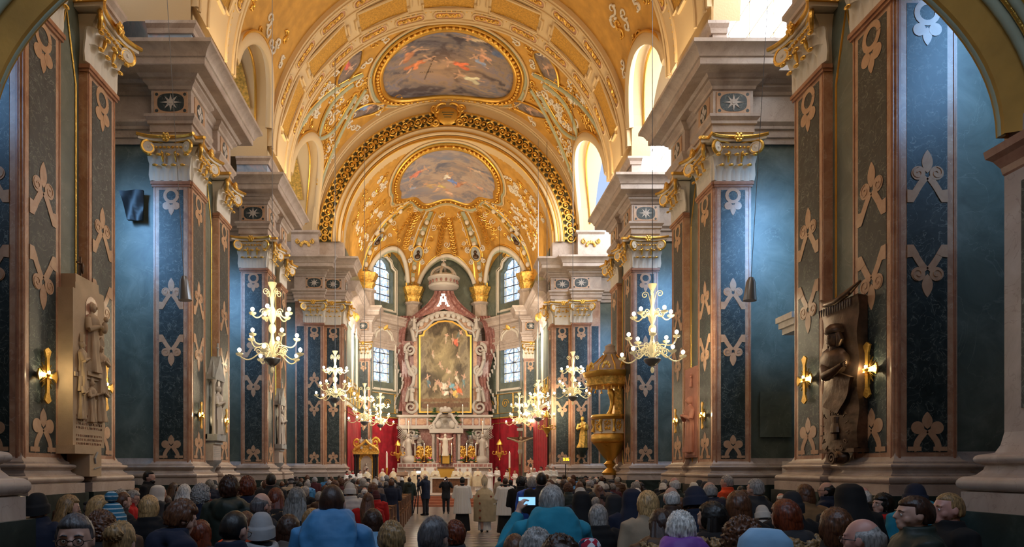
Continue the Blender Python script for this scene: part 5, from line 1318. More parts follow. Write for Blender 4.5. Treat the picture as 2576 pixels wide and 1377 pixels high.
for k, (y0, y1) in enumerate(PIERS[:2]):
    for s in (-1, 1):
        for j, y in enumerate((y0+.6, y1-.6)):
            side = 'left' if s < 0 else 'right'; po = ['first', 'second'][k]
            z = 3.75 if k == 0 else 3.55
            if k == 0: z = [3.65, 3.70][j] if s < 0 else [3.75, 3.85][j]
            sconce(s, y, z, 'gilded cross with rays on the %s pilaster of the %s pillar on the %s' % (['nearer', 'farther'][j], po, side), 1.0 if k == 0 else .8)

r = frame_at(-1, 13.15, 'sandstone_relief', 'sandstone memorial relief with madonna and mitred bishops on the left pillar', 'relief', .0)
MB().box(-.58, .58, -.28, .16, 2.42, 5.35).box(-.48, .58, -.27, .16, 5.35, 5.48).box(-.45, .40, -.26, .16, 5.48, 5.64).build('slab', M['sand'], r, auto=.4)
MB().box(-.66, .05, -.36, -.0, 2.28, 2.44).build('bracket_shelf', M['sand'], r); MB().box(-.1, .35, -.34, .1, 1.85, 2.42).build('arms_block', M['sand'], r)
MB().box(-.55, .58, -.31, -.28, 3.72, 3.80).box(-.2, .45, -.36, -.28, 3.78, 3.86).build('ledge', M['sand'], r)
place(statue(1.35, arms='fold', seed=4, child=True), 'madonna_figure', M['sand'], r, (.08, -.29, 3.86))
MB().prism([(-.22, 0)]+[(-.22+.44*(1-math.cos(PI*i/10))/2, 1.25+.22*math.sin(PI*i/10)) for i in range(11)]+[(.22, 0)], (.08, -.283, 3.86), E1, E2, EN, .006).build('niche', M['rose'], r)
for i, (x, z, h) in enumerate(((-.32, 3.70, .95), (.40, 3.74, .95), (-.33, 2.98, .8), (.05, 2.95, .8), (.40, 2.98, .85))):
    mb = statue(h, arms='fold', mitre=True, seed=30+i); mb.v = [(x_, y_, z_) for x_, y_, z_ in mb.v]
    place(mb, 'bishop_figure', M['sand'], r, (x, -.30, z-.25 if i < 2 else z-.05), [.5, -.5, .6, 0, -.5][i])
t = MB(); rr = random.Random(1)
for ln in range(8):
    if ln == 4: continue
    x = -.46
    while x < .46:
        w_ = rr.uniform(.02, .05); z = 2.98-.075*ln
        t.box(x, x+.008, -.288, -.28, z, z+.042); t.box(x, x+w_*.7, -.288, -.28, z+(.034 if rr.random() < .6 else .0), z+(.042 if rr.random() < .6 else .008)); x += w_+.018
t.build('inscription', M['rose'], r)
g = MB(); g.strip([(.04, 0), (.30, .04)], .02, (0, -.35, 2.0), E1, E2, EN, .01); g.tube([(.1, -.35, 2.1), (.06, -.36, 2.2), (.16, -.36, 2.32)], .02, 5); g.build('arms_relief', M['grey'], r)
MB().tube([(.12, -.05, 5.64), (.12, -.05, 6.12)], .02, 6).tube([(-.02, -.05, 5.98), (.26, -.05, 5.98)], .02, 6).ell((.12, -.09, 5.9), (.035, .03, .12), 8, 6).ell((.12, -.05, 5.66), (.08, .06, .04), 8, 5).build('small_crucifix', M['bronze'], r, smooth=True)

r = frame_at(1, 12.75, 'bronze_relief', 'dark bronze memorial banner with a capped churchman in profile, right pillar', 'relief', .0)
rows = []
for i in range(17):
    z = 2.35+2.75*i/16; rows.append([(x, -.16-.10*math.cos(x*2.2)-.025*math.sin(z*7+x*4), z+.12*x*x) for x in [-.56+1.12*j/10 for j in range(11)]]+[(x, -.02, z) for x in (.56, -.56)])
MB().grid(rows, close_u=True, caps=True).build('banner_plate', M['bronze'], r, smooth=True)
g = MB(); g.tube([(-.62, -.2, 5.28), (-.3, -.28, 5.14), (.1, -.32, 5.10), (.45, -.3, 5.18), (.66, -.2, 5.34)], [.03, .06, .06, .06, .02], 8)
for i in range(14): g.tube([(-.5+i*.077, -.30, 5.06), (-.5+i*.077, -.30, 4.92)], [.02, .008], 5)
g.build('banner_top', M['bronze'], r, smooth=True)
g = MB(); g.ell((.06, -.32, 4.44), (.16, .14, .20), 20, 14); g.lathe((.08, -.32, 4.53), [(.17, -.02), (.19, .02), (.17, .09), (.10, .15), (.02, .17)], 20); g.tube([(-.08, -.33, 4.50), (-.15, -.34, 4.43), (-.10, -.33, 4.40)], [.02, .035, .02], 8); g.ell((-.05, -.33, 4.30), (.07, .07, .05), 10, 8); g.ell((-.10, -.35, 4.36), (.03, .04, .012), 8, 6); g.ell((.10, -.46, 4.44), (.03, .02, .05), 8, 6); g.tube([(.20, -.34, 4.5), (.24, -.33, 4.38), (.16, -.32, 4.26)], [.06, .07, .04], 8)
g.ell((-.05, -.28, 4.0), (.42, .16, .30), 16, 12, fn=lambda d: 1+.05*math.sin(d.x*22)); g.tube([(.05, -.3, 4.3), (.0, -.3, 4.12)], .10, 10)
g.tube([(-.2, -.34, 3.9), (.1, -.5, 3.72), (.42, -.52, 3.78), (.6, -.5, 3.86)], [.12, .10, .07, .04], 9)
for k in range(4): g.tube([(.6, -.5, 3.88-.02*k), (.68, -.52, 3.90-.02*k), (.74, -.52, 3.90-.035*k)], [.014, .013, .009], 6)
g.build('capped_bust', M['bronze'], r, smooth=True)
rows = [[(.34-.42*t+x, -.31-.03*math.cos(t*6), 3.72-.62*t-x*.35) for x in (-.24, 0, .24)]+[(.34-.42*t+x, -.27, 3.72-.62*t-x*.35) for x in (.24, -.24)] for t in [i/12 for i in range(13)]]
MB().grid(rows, close_u=True, caps=True).build('scroll_sheet', M['bronze'], r, smooth=True)
def glyph(mb, ch, o, e1, e2, n, h, w=.16):
    G = {'P': [((0, 0), (0, 1)), ((0, 1), (.5, .95), (.5, .55), (0, .5))], 'R': [((0, 0), (0, 1)), ((0, 1), (.5, .95), (.5, .55), (0, .5)), ((.2, .5), (.55, 0))], 'O': [tuple((.3+.3*math.cos(a), .5+.5*math.sin(a)) for a in [2*PI*i/12 for i in range(13)])], 'V': [((0, 1), (.3, 0), (.6, 1))], 'I': [((.1, 0), (.1, 1))], 'T': [((.3, 0), (.3, 1)), ((0, 1), (.6, 1))], 'A': [((0, 0), (.3, 1), (.6, 0)), ((.12, .35), (.48, .35))], 'E': [((.5, 0), (0, 0), (0, 1), (.5, 1)), ((0, .5), (.4, .5))], 'L': [((0, 1), (0, 0), (.5, 0))]}
    for c in G[ch]: mb.strip([(x*h, y*h) for x, y in c], w*h, o, e1, e2, n, .02)
g = MB()
for i, ch in enumerate('PRO'): glyph(g, ch, (-.12+.11*i, -.29, 3.0), E1, E2, EN, .13)
for i, ch in enumerate('TILAVITEOVIT'):
    a = PI*.80+2*PI*.72*i/11; c = Vector((.0+.36*math.cos(a), -.285, 2.72+.36*math.sin(a)))
    e2 = Vector((math.cos(a), 0, math.sin(a))); glyph(g, ch, c, Vector((math.sin(a), 0, -math.cos(a))), e2, EN, .10)
g.ell((0, -.28, 2.78), (.12, .06, .22), 10, 8, fn=lambda d: 1+.2*math.sin(d.z*12)); g.build('raised_lettering', M['bronze'], r)
g = MB(); g.ell((.05, -.22, 2.22), (.22, .14, .14), 14, 8); g.tube(spiral((.05, -.36, 2.2), E1, E2, .14, .02, 2, 0, 24), .03, 5); g.box(-.58, .58, -.28, .0, 2.30, 2.37); g.build('lower_roll', M['bronze'], r, auto=.6)

def niche_tomb(s, y, lab, sc=1.0):
    r = frame_at(s, y, 'gothic_niche_tomb', lab, 'monument', .12); m = M['grey']
    MB().box(-.42, .42, -.12, .1, 2.9, 4.9).build('back_slab', m, r)
    for q in (-1, 1):
        MB().lathe((q*.36, -.3, 0), [(.07, 3.0), (.05, 3.08), (.045, 4.55), (.08, 4.65), (.08, 4.7)], 10).build('colonnette', M['pale'], r, auto=.6)
        MB().tube([(q*.42, -.3, 4.75), (q*.42, -.3, 5.1), (q*.42, -.3, 5.3)], [.05, .04, .005], 6).build('pinnacle', m, r)
    MB().prism([(-.45, 4.7), (.45, 4.7), (.42, 4.85), (.2, 5.1), (0, 5.45), (-.2, 5.1), (-.42, 4.85)], (0, -.1, 0), E1, E2, EN, .28).tube([(0, -.3, 5.4), (0, -.3, 5.85)], .03, 6).tube([(-.1, -.3, 5.7), (.1, -.3, 5.7)], .03, 6).build('gable', m, r)
    MB().prism([(-.26, 3.05)]+[(-.26*math.cos(PI*i/12), 4.45+.26*math.sin(PI*i/12)) for i in range(13)]+[(.26, 3.05)], (0, -.121, 0), E1, E2, EN, .006).build('niche', M['verde'], r)
    place(statue(1.5, arms='fold', mitre=True, seed=6), 'stone_bishop', M['pale'], r, (0, -.3, 3.05))
    MB().box(-.42, .42, -.42, .1, 2.85, 3.05).box(-.36, .36, -.34, .1, 2.75, 2.85).build('plinth', m, r); MB().box(-.36, .36, -.28, .1, 2.25, 2.75).build('inscription_block', M['white'], r)
    t = MB()
    for k in range(6): t.box(-.28, .28, -.286, -.28, 2.36+.055*k, 2.375+.055*k)
    t.build('inscription', m, r)
    MB().lathe((0, -.05, 0), [(.05, 1.75), (.14, 1.9), (.2, 2.05), (.34, 2.2), (.36, 2.26)], 10).build('corbel', m, r, auto=.6)
niche_tomb(-1, 20.95, 'grey gothic niche tomb with a mitred figure on the second left pillar'); niche_tomb(-1, 29.2, 'grey gothic niche tomb on the third left pillar, behind the nearest chandelier')
r = frame_at(1, 20.95, 'terracotta_relief', 'pink terracotta relief slab with a standing figure on the second right pillar', 'relief', .1)
MB().box(-.5, .5, -.1, .1, 2.35, 5.1).build('slab', M['pinkst'], r); MB().box(-.42, .42, -.14, -.1, 2.4, 2.5).build('lower_ledge', M['pinkst'], r)
place(statue(1.7, arms='fold', seed=9, lean=1), 'draped_figure', M['pinkst'], r, (0, -.14, 2.5)); place(statue(.4, arms='spread', seed=10), 'small_cross_figure', M['pinkst'], r, (.1, -.14, 4.5))

# ---- madonna statue on the right chancel pier
q = P(1490, 1130, YCH); r = tag(empty('madonna_statue', (XC+D+.03, YCH-.28, 3.15)), 'gilded wooden madonna with child on a grey bracket, right chancel pillar', 'statue')
place(statue(1.7, arms='fold', seed=12, child=True, lean=1), 'carved_figure', M['goldp'], r); MB().lathe((0, .02, 0), [(.10, -.5), (.14, -.4), (.32, -.1), (.36, 0)], 14).build('stone_bracket', M['socle'], r, auto=.6)

# ---- gilded sanctuary lamps and branch
def sanct():
    r = empty('sanctuary_lamp'); MB().lathe((0, 0, 0), [(.02, -.45), (.06, -.40), (.03, -.3), (.12, -.2), (.2, -.05), (.24, .05), (.2, .1)], 16).build('oil_vessel', M['gold'], r, smooth=True)
    g = MB()
    for i in range(6):
        a = 2*PI*i/6; d = Vector((math.cos(a), math.sin(a), 0)); g.tube(bez(d*.15, d*.5+Vector((0, 0, -.1)), d*.55+Vector((0, 0, .1)), d*.42+Vector((0, 0, .15)), 10), .025, 5); g.ell(d*.42+Vector((0, 0, .17)), (.06, .06, .04), 8, 5)
        g.tube([d*.2+Vector((0, 0, .05)), d*.14+Vector((0, 0, .6)), Vector((0, 0, .95))], .012, 4)
    g.build('lamp_branch', M['gold'], r, smooth=True)
    MB().lathe((0, 0, 0), [(.22, .62), (.2, .72), (.12, .85), (.05, .95), (.02, 1.0)], 14).build('lamp_crown', M['gold'], r, smooth=True); return r
S0 = sanct()
for i, (px, py, lab) in enumerate([(1001, 1145, 'gilded sanctuary lamp hanging left of the high altar'), (1257, 1143, 'gilded sanctuary lamp hanging between high altar and crucifix'), (1376, 1080, 'gilded branched lamp hanging near the right chancel wall')]):
    o = S0 if i == 0 else copy_tree(S0); o.location = P(px, py, 46.0 if i < 2 else 36.7); c = MB().tube([(0, 0, .98), (0, 0, [18.4, 18.4, 17.4][i]-o.location.z)], .014, 5); c.build('chain', M['black'], o); tag(o, lab, 'lamp')
# ---- pendant loudspeakers
def cone_lamp():
    r = empty('pendant_cone'); MB().lathe((0, 0, 0), [(.155, 0), (.15, .03), (.105, .45), (.06, .56), (.02, .58)], 24).build('metal_cone', M['steel'], r, auto=.7)
    MB().lathe((0, 0, 0), [(.001, .02), (.14, .025)], 20).build('speaker_mesh', M['black'], r); return r
K0 = cone_lamp()
for i, (px, py, Y, lab) in enumerate([(466, 756, 16.0, 'dark metal cone hanging on a wire between the left pillars'), (1886, 757, 16.5, 'dark metal cone hanging on a wire between the right pillars')]):
    o = K0 if i == 0 else copy_tree(K0); o.location = P(px, py, Y); o.rotation_euler = (0, (-.06, .06)[i], 0)
    c = MB(); c.tube([(0, 0, .57), (0, 0, 13.5)], .007, 5); c.build('wire', M['steel'], o); tag(o, lab, 'pendant')
# ---- dark cloth on the left transverse wall
o = MB(); o.grid([[(x*.35*(1-t*.4)+.12*t, -.03-.05*math.sin(x*3+t*4), -t*.85) for x in (-1, -.5, 0, .5, 1)]+[(x*.35*(1-t*.4)+.12*t, .04, -t*.85) for x in (1, 0, -1)] for t in [i/8 for i in range(9)]], close_u=True, caps=True)
b = o.build('wall_banner', M['black'], smooth=True); b.location = (PX(-1, 1.75), 19.36, 9.9); tag(b, 'small dark cloth hanging high on the wall between the left pillars', 'banner')
# ---- side altar and throne canopy by the left chancel wall
q = P(900, 1180, 40.5); r = tag(empty('gilded_side_altar', (-4.58, 40.5, .56)), 'gilded canopied side altar with black columns at the left chancel wall', 'side altar')
for s in (-1, 1):
    for k in (.62, .82): MB().lathe((s*k, -.1*k, 0), [(.13, .6), (.10, .7), (.09, 2.2), (.14, 2.35), (.14, 2.42)], 12).build('black_column', M['black'], r, auto=.6)
    MB().tube(spiral((s*.7, 0, 3.15), E1, E2, .34, .05, 1.5, 0, 22, s), .08, 7).build('gilded_scroll', M['gold'], r, smooth=True)
    g = MB(); g.tube([tuple(p) for p in bez((s*.95, -.2, 2.5), (s*1.0, -.2, 2.9), (s*.4, -.25, 2.8), (0, -.25, 3.3))], .09, 7); g.build('broken_pediment', M['goldp'], r, smooth=True)
MB().box(-.95, .95, -.3, .4, 0, .6).build('base_block', M['gold'], r); MB().box(-.95, .95, -.25, .4, 2.42, 2.58).build('cornice', M['goldp'], r); MB().box(-.9, .9, .2, .45, .6, 3.0).build('back_wall', M['goldp'], r)
MB().prism([(-.42, .6)]+[(-.42*math.cos(PI*i/14), 1.9+.42*math.sin(PI*i/14)) for i in range(15)]+[(.42, .6)], (0, .2, 0), E1, E2, EN, .05).build('white_niche', M['white'], r)
place(statue(.7, wings=.7, arms='raise', seed=14), 'small_angel', M['pale'], r, (-.35, -.1, 2.75)); place(statue(.7, wings=.7, arms='raise', seed=15, flip=-1), 'small_angel', M['pale'], r, (.35, -.1, 2.75))
place(statue(1.1, arms='fold', seed=16), 'niche_figure', M['pale'], r, (0, .05, .75)); r.scale = (.78, .78, .95)
# ---- dim plaque and columned side altar on the right aisle wall
o = MB().box(-.45, .45, 0, .05, 2.9, 3.9+.3); b = o.build('wall_plaque', M['green']); b.location = (P(1951, 1000, 19.5).x, 19.48, -.0); tag(b, 'blank grey-green stone plaque on the wall right of the second right pillar', 'plaque')
q = P(2011, 1100, 17.6); r = tag(empty('chapel_altar', (q.x+.35, 17.9, 0)), 'pale columned chapel altar peeking out behind the first right pillar', 'chapel altar')
MB().box(-.4, .6, -.2, .5, 0, 2.2).build('altar_block', M['white'], r); MB().lathe((-.15, -.05, 0), [(.16, 2.2), (.16, 2.35), (.12, 2.4), (.11, 4.6), (.17, 4.8), (.17, 4.9)], 14, fn=lambda a, z: 1+.12*math.sin(a*2+z*6)).build('twisted_column', M['grey'], r, auto=.7)
MB().box(-.4, .6, -.25, .5, 5.6, 5.75).box(-.5, .6, -.32, .5, 5.75, 5.9).box(-.58, .6, -.36, .5, 5.9, 6.05).build('altar_cornice', M['white'], r); MB().box(0, .6, 0, .5, 2.2, 5.6).build('altar_backing', M['grey'], r)

# ---- pews
def pew(w):
    r = MB().box(-w/2, w/2, -.05, .36, .42, .46).build('pew', M['oak']); MB().box(-w/2, w/2, -.10, -.05, .46, .92).build('backrest', M['oak'], r)
    MB().box(-w/2, w/2, -.16, -.02, .92, .95).build('top_rail', M['oak'], r); MB().box(-w/2, w/2, -.32, -.12, .62, .65).build('book_shelf', M['oak'], r)
    for s in (-1, 1):
        MB().prism([(-.30, 0), (.38, 0), (.38, .40), (.30, .50), (.12, .56), (.02, .98), (-.12, .98), (-.16, .6), (-.30, .5)], (s*w/2-.03, 0, 0), (0, 1, 0), (0, 0, 1), (1, 0, 0), .06).build('end_panel', M['wood'], r)
    return r
# ================================================================== PEOPLE
def remesh(mb, vox, it=2, noise_amp=0, nscale=6, seed=0, zfade=None):
    o = mb.build('tmp', M['linen']); md = o.modifiers.new('r', 'REMESH'); md.mode = 'VOXEL'; md.voxel_size = vox; md.use_smooth_shade = True
    if it: s = o.modifiers.new('s', 'SMOOTH'); s.iterations = it; s.factor = .5
    dg = bpy.context.evaluated_depsgraph_get(); dg.update(); me = bpy.data.meshes.new_from_object(o.evaluated_get(dg)); bpy.data.objects.remove(o)
    if noise_amp:
        n = len(me.vertices); co = np.empty(n*3, np.float32); me.vertices.foreach_get('co', co); co = co.reshape(-1, 3)
        no = np.empty(n*3, np.float32); me.vertices.foreach_get('normal', no); no = no.reshape(-1, 3)
        d = np.array([mnoise.noise(Vector((c[0]*nscale+seed, c[1]*nscale, c[2]*nscale*.6)))+.5*mnoise.noise(Vector((c[0]*nscale*2.3, c[1]*nscale*2.3+seed, c[2]*nscale*1.6))) for c in co])
        co += no*(d*noise_amp)[:, None]; me.vertices.foreach_set('co', co.ravel())
    me.polygons.foreach_set('use_smooth', [True]*len(me.polygons))
    return me
_MM = {}
def meshob(me, name, m, parent=None, loc=(0, 0, 0), rot=(0, 0, 0)):
    """one object on a mesh shared by every person who wears the same thing in the same colour"""
    k = (me.name, m.name)
    if k not in _MM: c = me.copy(); c.materials.clear(); c.materials.append(m); _MM[k] = c
    o = bpy.data.objects.new(name, _MM[k]); COL.objects.link(o); o.parent = parent; o.location = loc; o.rotation_euler = rot
    return o
def rings(mb, rs, n=28, fn=None):
    rows = []
    for (rx, ry, z, *c) in rs:
        cx, cy = (c+[0, 0])[:2]; row = []
        for j in range(n):
            a = 2*PI*j/n; k = fn(a, z) if fn else 1; ca, sa = math.cos(a), math.sin(a)
            row.append((cx+rx*k*math.copysign(abs(ca)**.85, ca), cy+ry*k*math.copysign(abs(sa)**.85, sa), z))
        rows.append(row)
    mb.grid(rows, close_u=True, caps=True)
V = Vector
ARMS = {'down': [((.245, -.02, 1.13), (.255, .07, .88))]*2,
        'fold': [((.25, -.01, 1.13), (.06, .26, 1.16))]*2,
        'book': [((.25, .0, 1.13), (.12, .30, 1.18))]*2,
        'phone': [((.33, .12, 1.24), (.19, .34, 1.52)), ((.25, .08, 1.18), (.14, .34, 1.46))],
        'camera': [((.30, .18, 1.24), (.10, .30, 1.52))]*2,
        'walk': [((.25, .06, 1.13), (.22, .22, .93)), ((.25, -.10, 1.14), (.26, -.12, .90))]}
def arm_pts(pose, s):
    e, w_ = ARMS[pose][0 if s < 0 else 1]; return V((s*.185, 0, 1.405)), V((s*e[0], e[1], e[2])), V((s*w_[0], w_[1], w_[2]))
NECK = V((0, -.005, 1.49))
def headM(bow): return Matrix.Rotation(-bow, 4, 'X')
def head_c(bow): return NECK+headM(bow) @ V((0, .018, .115))
def hand(mb, w_, d, s, curl):
    """palm, four unequal bent fingers and a thumb leaving the side of the palm"""
    d = d.normalized(); side = d.cross(V((0, 0, 1)));
    if side.length < .2: side = V((1, 0, 0))
    side = side.normalized(); nn = side.cross(d).normalized()
    c = w_+d*.05; mb.tube([w_-d*.02, w_+d*.03, w_+d*.085], [(.026, .018), (.040, .016), (.038, .013)], 10)
    for i, L in enumerate((.062, .075, .070, .054)):
        b = w_+d*.08+side*(-.028+.0187*i); k = (d*math.cos(curl)-nn*math.sin(curl)); k2 = (d*math.cos(curl*2.1)-nn*math.sin(curl*2.1))
        mb.tube([b-d*.012, b+k*L*.45, b+k*L*.45+k2*L*.35, b+k*L*.45+k2*L*.6], [.0095, .009, .0085, .006], 7)
    b = w_+d*.03+side*(-s*.036); t = (d*.7-side*s*.6-nn*.3).normalized(); mb.tube([b, b+t*.035, b+t*.06], [.012, .011, .007], 7)
def make_body(pose, bow, vox=.0085):
    mb = MB(); H = headM(bow); hc = head_c(bow)
    def hp(x, y, z): return hc+H @ V((x, y, z))
    def shape(d):
        k = 1.0
        if d.z < 0: k -= .20*(-d.z)**1.5*(1 if d.y < .3 else .55)
        if d.y > .45 and abs(d.z) < .3: k -= .05
        return k
    mb.ell(hc, (.076, .097, .118), 28, 20, shape, H)
    mb.ell(hp(0, .060, -.075), (.042, .035, .036), 12, 8, None, H)                       # jaw
    mb.tube([hp(0, .084, .026), hp(0, .098, .002), hp(0, .107, -.016), hp(0, .090, -.024)], [.011, .013, .016, .012], 8)
    for s in (-1, 1):
        mb.ell(hp(s*.030, .078, .028), (.028, .014, .010), 10, 6, None, H)                # brow
        mb.ell(hp(s*.032, .068, .004), (.024, .018, .018), 12, 8, None, H)                # eyelid
        mb.ell(hp(s*.036, .052, -.030), (.032, .028, .034), 12, 8, None, H)               # cheek
        mb.ell(hp(s*.080, -.006, -.008), (.010, .020, .033), 10, 8, None, H)              # ear
    mb.ell(hp(0, .092, -.047), (.024, .010, .006), 8, 6, None, H); mb.ell(hp(0, .089, -.058), (.020, .010, .007), 8, 6, None, H)
    mb.tube([NECK+V((0, -.01, -.10)), NECK, hc+V((0, -.018, -.03))], [.066, .054, .054], 14)
    rings(mb, [(.13, .10, .84), (.165, .12, .92), (.15, .11, 1.04), (.155, .11, 1.12), (.178, .125, 1.28), (.19, .11, 1.38), (.15, .09, 1.44), (.07, .065, 1.48)])
    for s in (-1, 1):
        S, E_, W_ = arm_pts(pose, s); mb.tube([S-V((s*.03, 0, .0)), S, (S+E_)/2, E_, (E_+W_)/2, W_], [.05, .056, .048, .040, .037, .026], 12)
        hd = (W_-E_).normalized()
        if pose in ('fold', 'book'): hd = V((-s*.35, .5, .45)).normalized()
        if pose in ('phone', 'camera'): hd = V((-s*.25, .1, .95)).normalized()
        hand(mb, W_, hd, s, .35 if pose in ('down', 'walk') else .75)
        st = .16*s if pose == 'walk' else 0
        mb.tube([V((s*.085, 0, .92)), V((s*.092, st*.4, .70)), V((s*.095, .01+st*.7, .48)), V((s*.098, st*.9-.01, .25)), V((s*.10, st, .08))], [.088, .080, .055, .052, .036], 12)
        mb.tube([V((s*.10, st-.05, .035)), V((s*.105, st+.05, .035)), V((s*.11, st+.15, .028))], [.035, .036, .026], 10)
    return remesh(mb, vox, 1)
BODY = {}
def body_mesh(pose, bow, far=False):
    k = (pose, bow, far)
    if k not in BODY: BODY[k] = make_body(pose, bow, .013 if far else .0085)
    return BODY[k]
def sleeves(mb, pose, k=1.0, wide=0):
    for s in (-1, 1):
        S, E_, W_ = arm_pts(pose, s); f = (W_-E_)*.93+E_
        r = [.07*k, .085*k, .073*k, .062*k+wide*.4, .058*k+wide*.8, .048*k+wide]
        mb.tube([S-V((s*.06, 0, -.02)), S, (S+E_)/2, E_, (E_+f)/2, f], r, 14)
COAT = {}
def coat_mesh(kind, pose):
    key = (kind, pose)
    if key in COAT: return COAT[key]
    mb = MB()
    if kind in ('jacket', 'hooded', 'furhood', 'puffer'):
        f = (lambda a, z: 1+.03*math.sin(z*62)) if kind == 'puffer' else None
        zs = [(.205, .15, .70), (.205, .15, .80), (.195, .145, .95), (.19, .14, 1.08), (.208, .155, 1.26), (.213, .145, 1.37), (.175, .12, 1.44), (.10, .098, 1.475), (.088, .092, 1.53)]
        if kind == 'puffer': zs = [(np.interp(z, [q[2] for q in zs], [q[0] for q in zs])+.02, np.interp(z, [q[2] for q in zs], [q[1] for q in zs])+.02, z) for z in np.linspace(.70, 1.52, 40)]
        rings(mb, zs, fn=f); sleeves(mb, pose, 1.06 if kind != 'puffer' else 1.2)
        if kind in ('hooded', 'furhood'): mb.tube([V((-.12, .03, 1.47)), V((-.125, -.06, 1.46)), V((0, -.13, 1.44)), V((.125, -.06, 1.46)), V((.12, .03, 1.47))], [.045, .06, .075, .06, .045], 12); mb.ell((0, -.13, 1.40), (.13, .07, .11), 14, 10)
        me = remesh(mb, .014, 3, .014 if kind != 'furhood' else .010, 7, len(COAT))
    elif kind == 'bighood':
        rings(mb, [(.23, .18, .66), (.225, .175, .95), (.225, .175, 1.15), (.228, .17, 1.28), (.21, .15, 1.36), (.15, .12, 1.42), (.10, .10, 1.48)]); sleeves(mb, pose, 1.02)
        me = remesh(mb, .014, 3, .02, 6, 3)
    elif kind == 'hood_down':
        rings(mb, [(.05, .02, 1.25, 0, -.205), (.13, .05, 1.29, 0, -.195), (.175, .085, 1.35, 0, -.165), (.185, .12, 1.42, 0, -.115), (.17, .135, 1.49, 0, -.07), (.14, .13, 1.545, 0, -.045), (.11, .115, 1.575, 0, -.03)], 40, lambda a, z: 1+.03*math.sin(a*5+z*20))
        me = remesh(mb, .010, 2, .012, 9, 4)
    elif kind == 'long':
        rings(mb, [(.25, .20, .38), (.235, .18, .60), (.21, .16, .90), (.19, .14, 1.08), (.208, .155, 1.26), (.213, .145, 1.37), (.175, .12, 1.44), (.095, .095, 1.48), (.085, .09, 1.545)]); sleeves(mb, pose)
        me = remesh(mb, .015, 3, .012, 6, 5)
    elif kind == 'cassock':
        rings(mb, [(.25, .21, .07), (.21, .17, .50), (.17, .13, .95), (.18, .13, 1.25), (.19, .12, 1.38), (.08, .08, 1.46), (.062, .066, 1.52)], 40, lambda a, z: 1+.05*math.sin(a*9)*max(0, 1-z))
        me = remesh(mb, .013, 2)
    elif kind == 'surplice':
        rings(mb, [(.275, .22, .60), (.262, .20, .80), (.24, .17, 1.05), (.225, .155, 1.30), (.215, .14, 1.39), (.13, .10, 1.45)], 96, lambda a, z: 1+.042*math.sin(a*22)*min(1, (1.42-z)*3)); sleeves(mb, pose, 1.0, .085)
        me = remesh(mb, .010, 1)
    elif kind == 'chasuble':
        rings(mb, [(.36, .27, .36), (.37, .27, .55), (.385, .28, .85), (.37, .29, 1.10), (.31, .25, 1.28), (.24, .17, 1.40), (.13, .11, 1.46), (.075, .08, 1.50)], 60, lambda a, z: 1+.06*math.sin(a*7+z*2)*max(0, 1.35-z))
        mb.tube([arm_pts(pose, -1)[1], arm_pts(pose, -1)[2]], [.14, .09], 10); mb.tube([arm_pts(pose, 1)[1], arm_pts(pose, 1)[2]], [.14, .09], 10)
        me = remesh(mb, .013, 2, .012, 5, 9)
    elif kind == 'alb':
        rings(mb, [(.22, .17, .06), (.20, .16, .60), (.17, .13, 1.0), (.185, .13, 1.25), (.19, .12, 1.38), (.1, .09, 1.45)], 60, lambda a, z: 1+.05*math.sin(a*14)*max(0, 1-z)); sleeves(mb, pose, 1.0, .05)
        me = remesh(mb, .013, 2)
    elif kind == 'veil':
        rings(mb, [(.20, .10, 1.14, 0, -.10), (.19, .13, 1.30, 0, -.07), (.15, .14, 1.42, 0, -.04), (.105, .125, 1.54, 0, -.02), (.102, .125, 1.62, 0, -.005), (.085, .105, 1.70, 0, 0), (.04, .05, 1.735, 0, .0)], 40, lambda a, z: 1+.05*math.sin(a*9)*max(0, 1.5-z)*2)
        me = remesh(mb, .012, 2)
    elif kind == 'scarf':
        mb.tube([V((.095*math.cos(a), .10*math.sin(a), 1.475+.012*math.sin(a*2))) for a in [2*PI*i/20 for i in range(21)]], .042, 10); me = remesh(mb, .011, 2, .01, 14)
    elif kind == 'fur':
        mb.tube([V((-.13, .05, 1.45)), V((-.155, -.06, 1.45)), V((-.10, -.16, 1.42)), V((0, -.19, 1.40)), V((.10, -.16, 1.42)), V((.155, -.06, 1.45)), V((.13, .05, 1.45))], [.03, .045, .05, .05, .05, .045, .03], 10); me = remesh(mb, .009, 0, .03, 34)
    COAT[key] = me; return me
def trousers_mesh(pose):
    key = ('trousers', pose)
    if key not in COAT:
        mb = MB(); rings(mb, [(.13, .11, .80), (.18, .135, .88), (.165, .125, 1.0)])
        for s in (-1, 1):
            st = .16*s if pose == 'walk' else 0
            mb.tube([V((s*.088, 0, .92)), V((s*.095, st*.4, .70)), V((s*.098, .01+st*.7, .48)), V((s*.10, st*.9, .25)), V((s*.102, st, .07))], [.10, .092, .075, .068, .066], 14)
        COAT[key] = remesh(mb, .022, 2, .01, 8)
    return COAT[key]
def shoe_mesh(s, st):
    key = ('shoe', s, st)
    if key not in COAT:
        mb = MB(); mb.tube([V((s*.10, st-.075, .045)), V((s*.10, st-.02, .055)), V((s*.105, st+.06, .05)), V((s*.11, st+.15, .04)), V((s*.11, st+.195, .035))], [(.034, .045), (.042, .055), (.045, .05), (.046, .038), (.03, .028)], 14)
        mb.v = [(x, y, max(0, z)) for x, y, z in mb.v]; me = remesh(mb, .014, 1); COAT[key] = me
    return COAT[key]
HAIR = {}
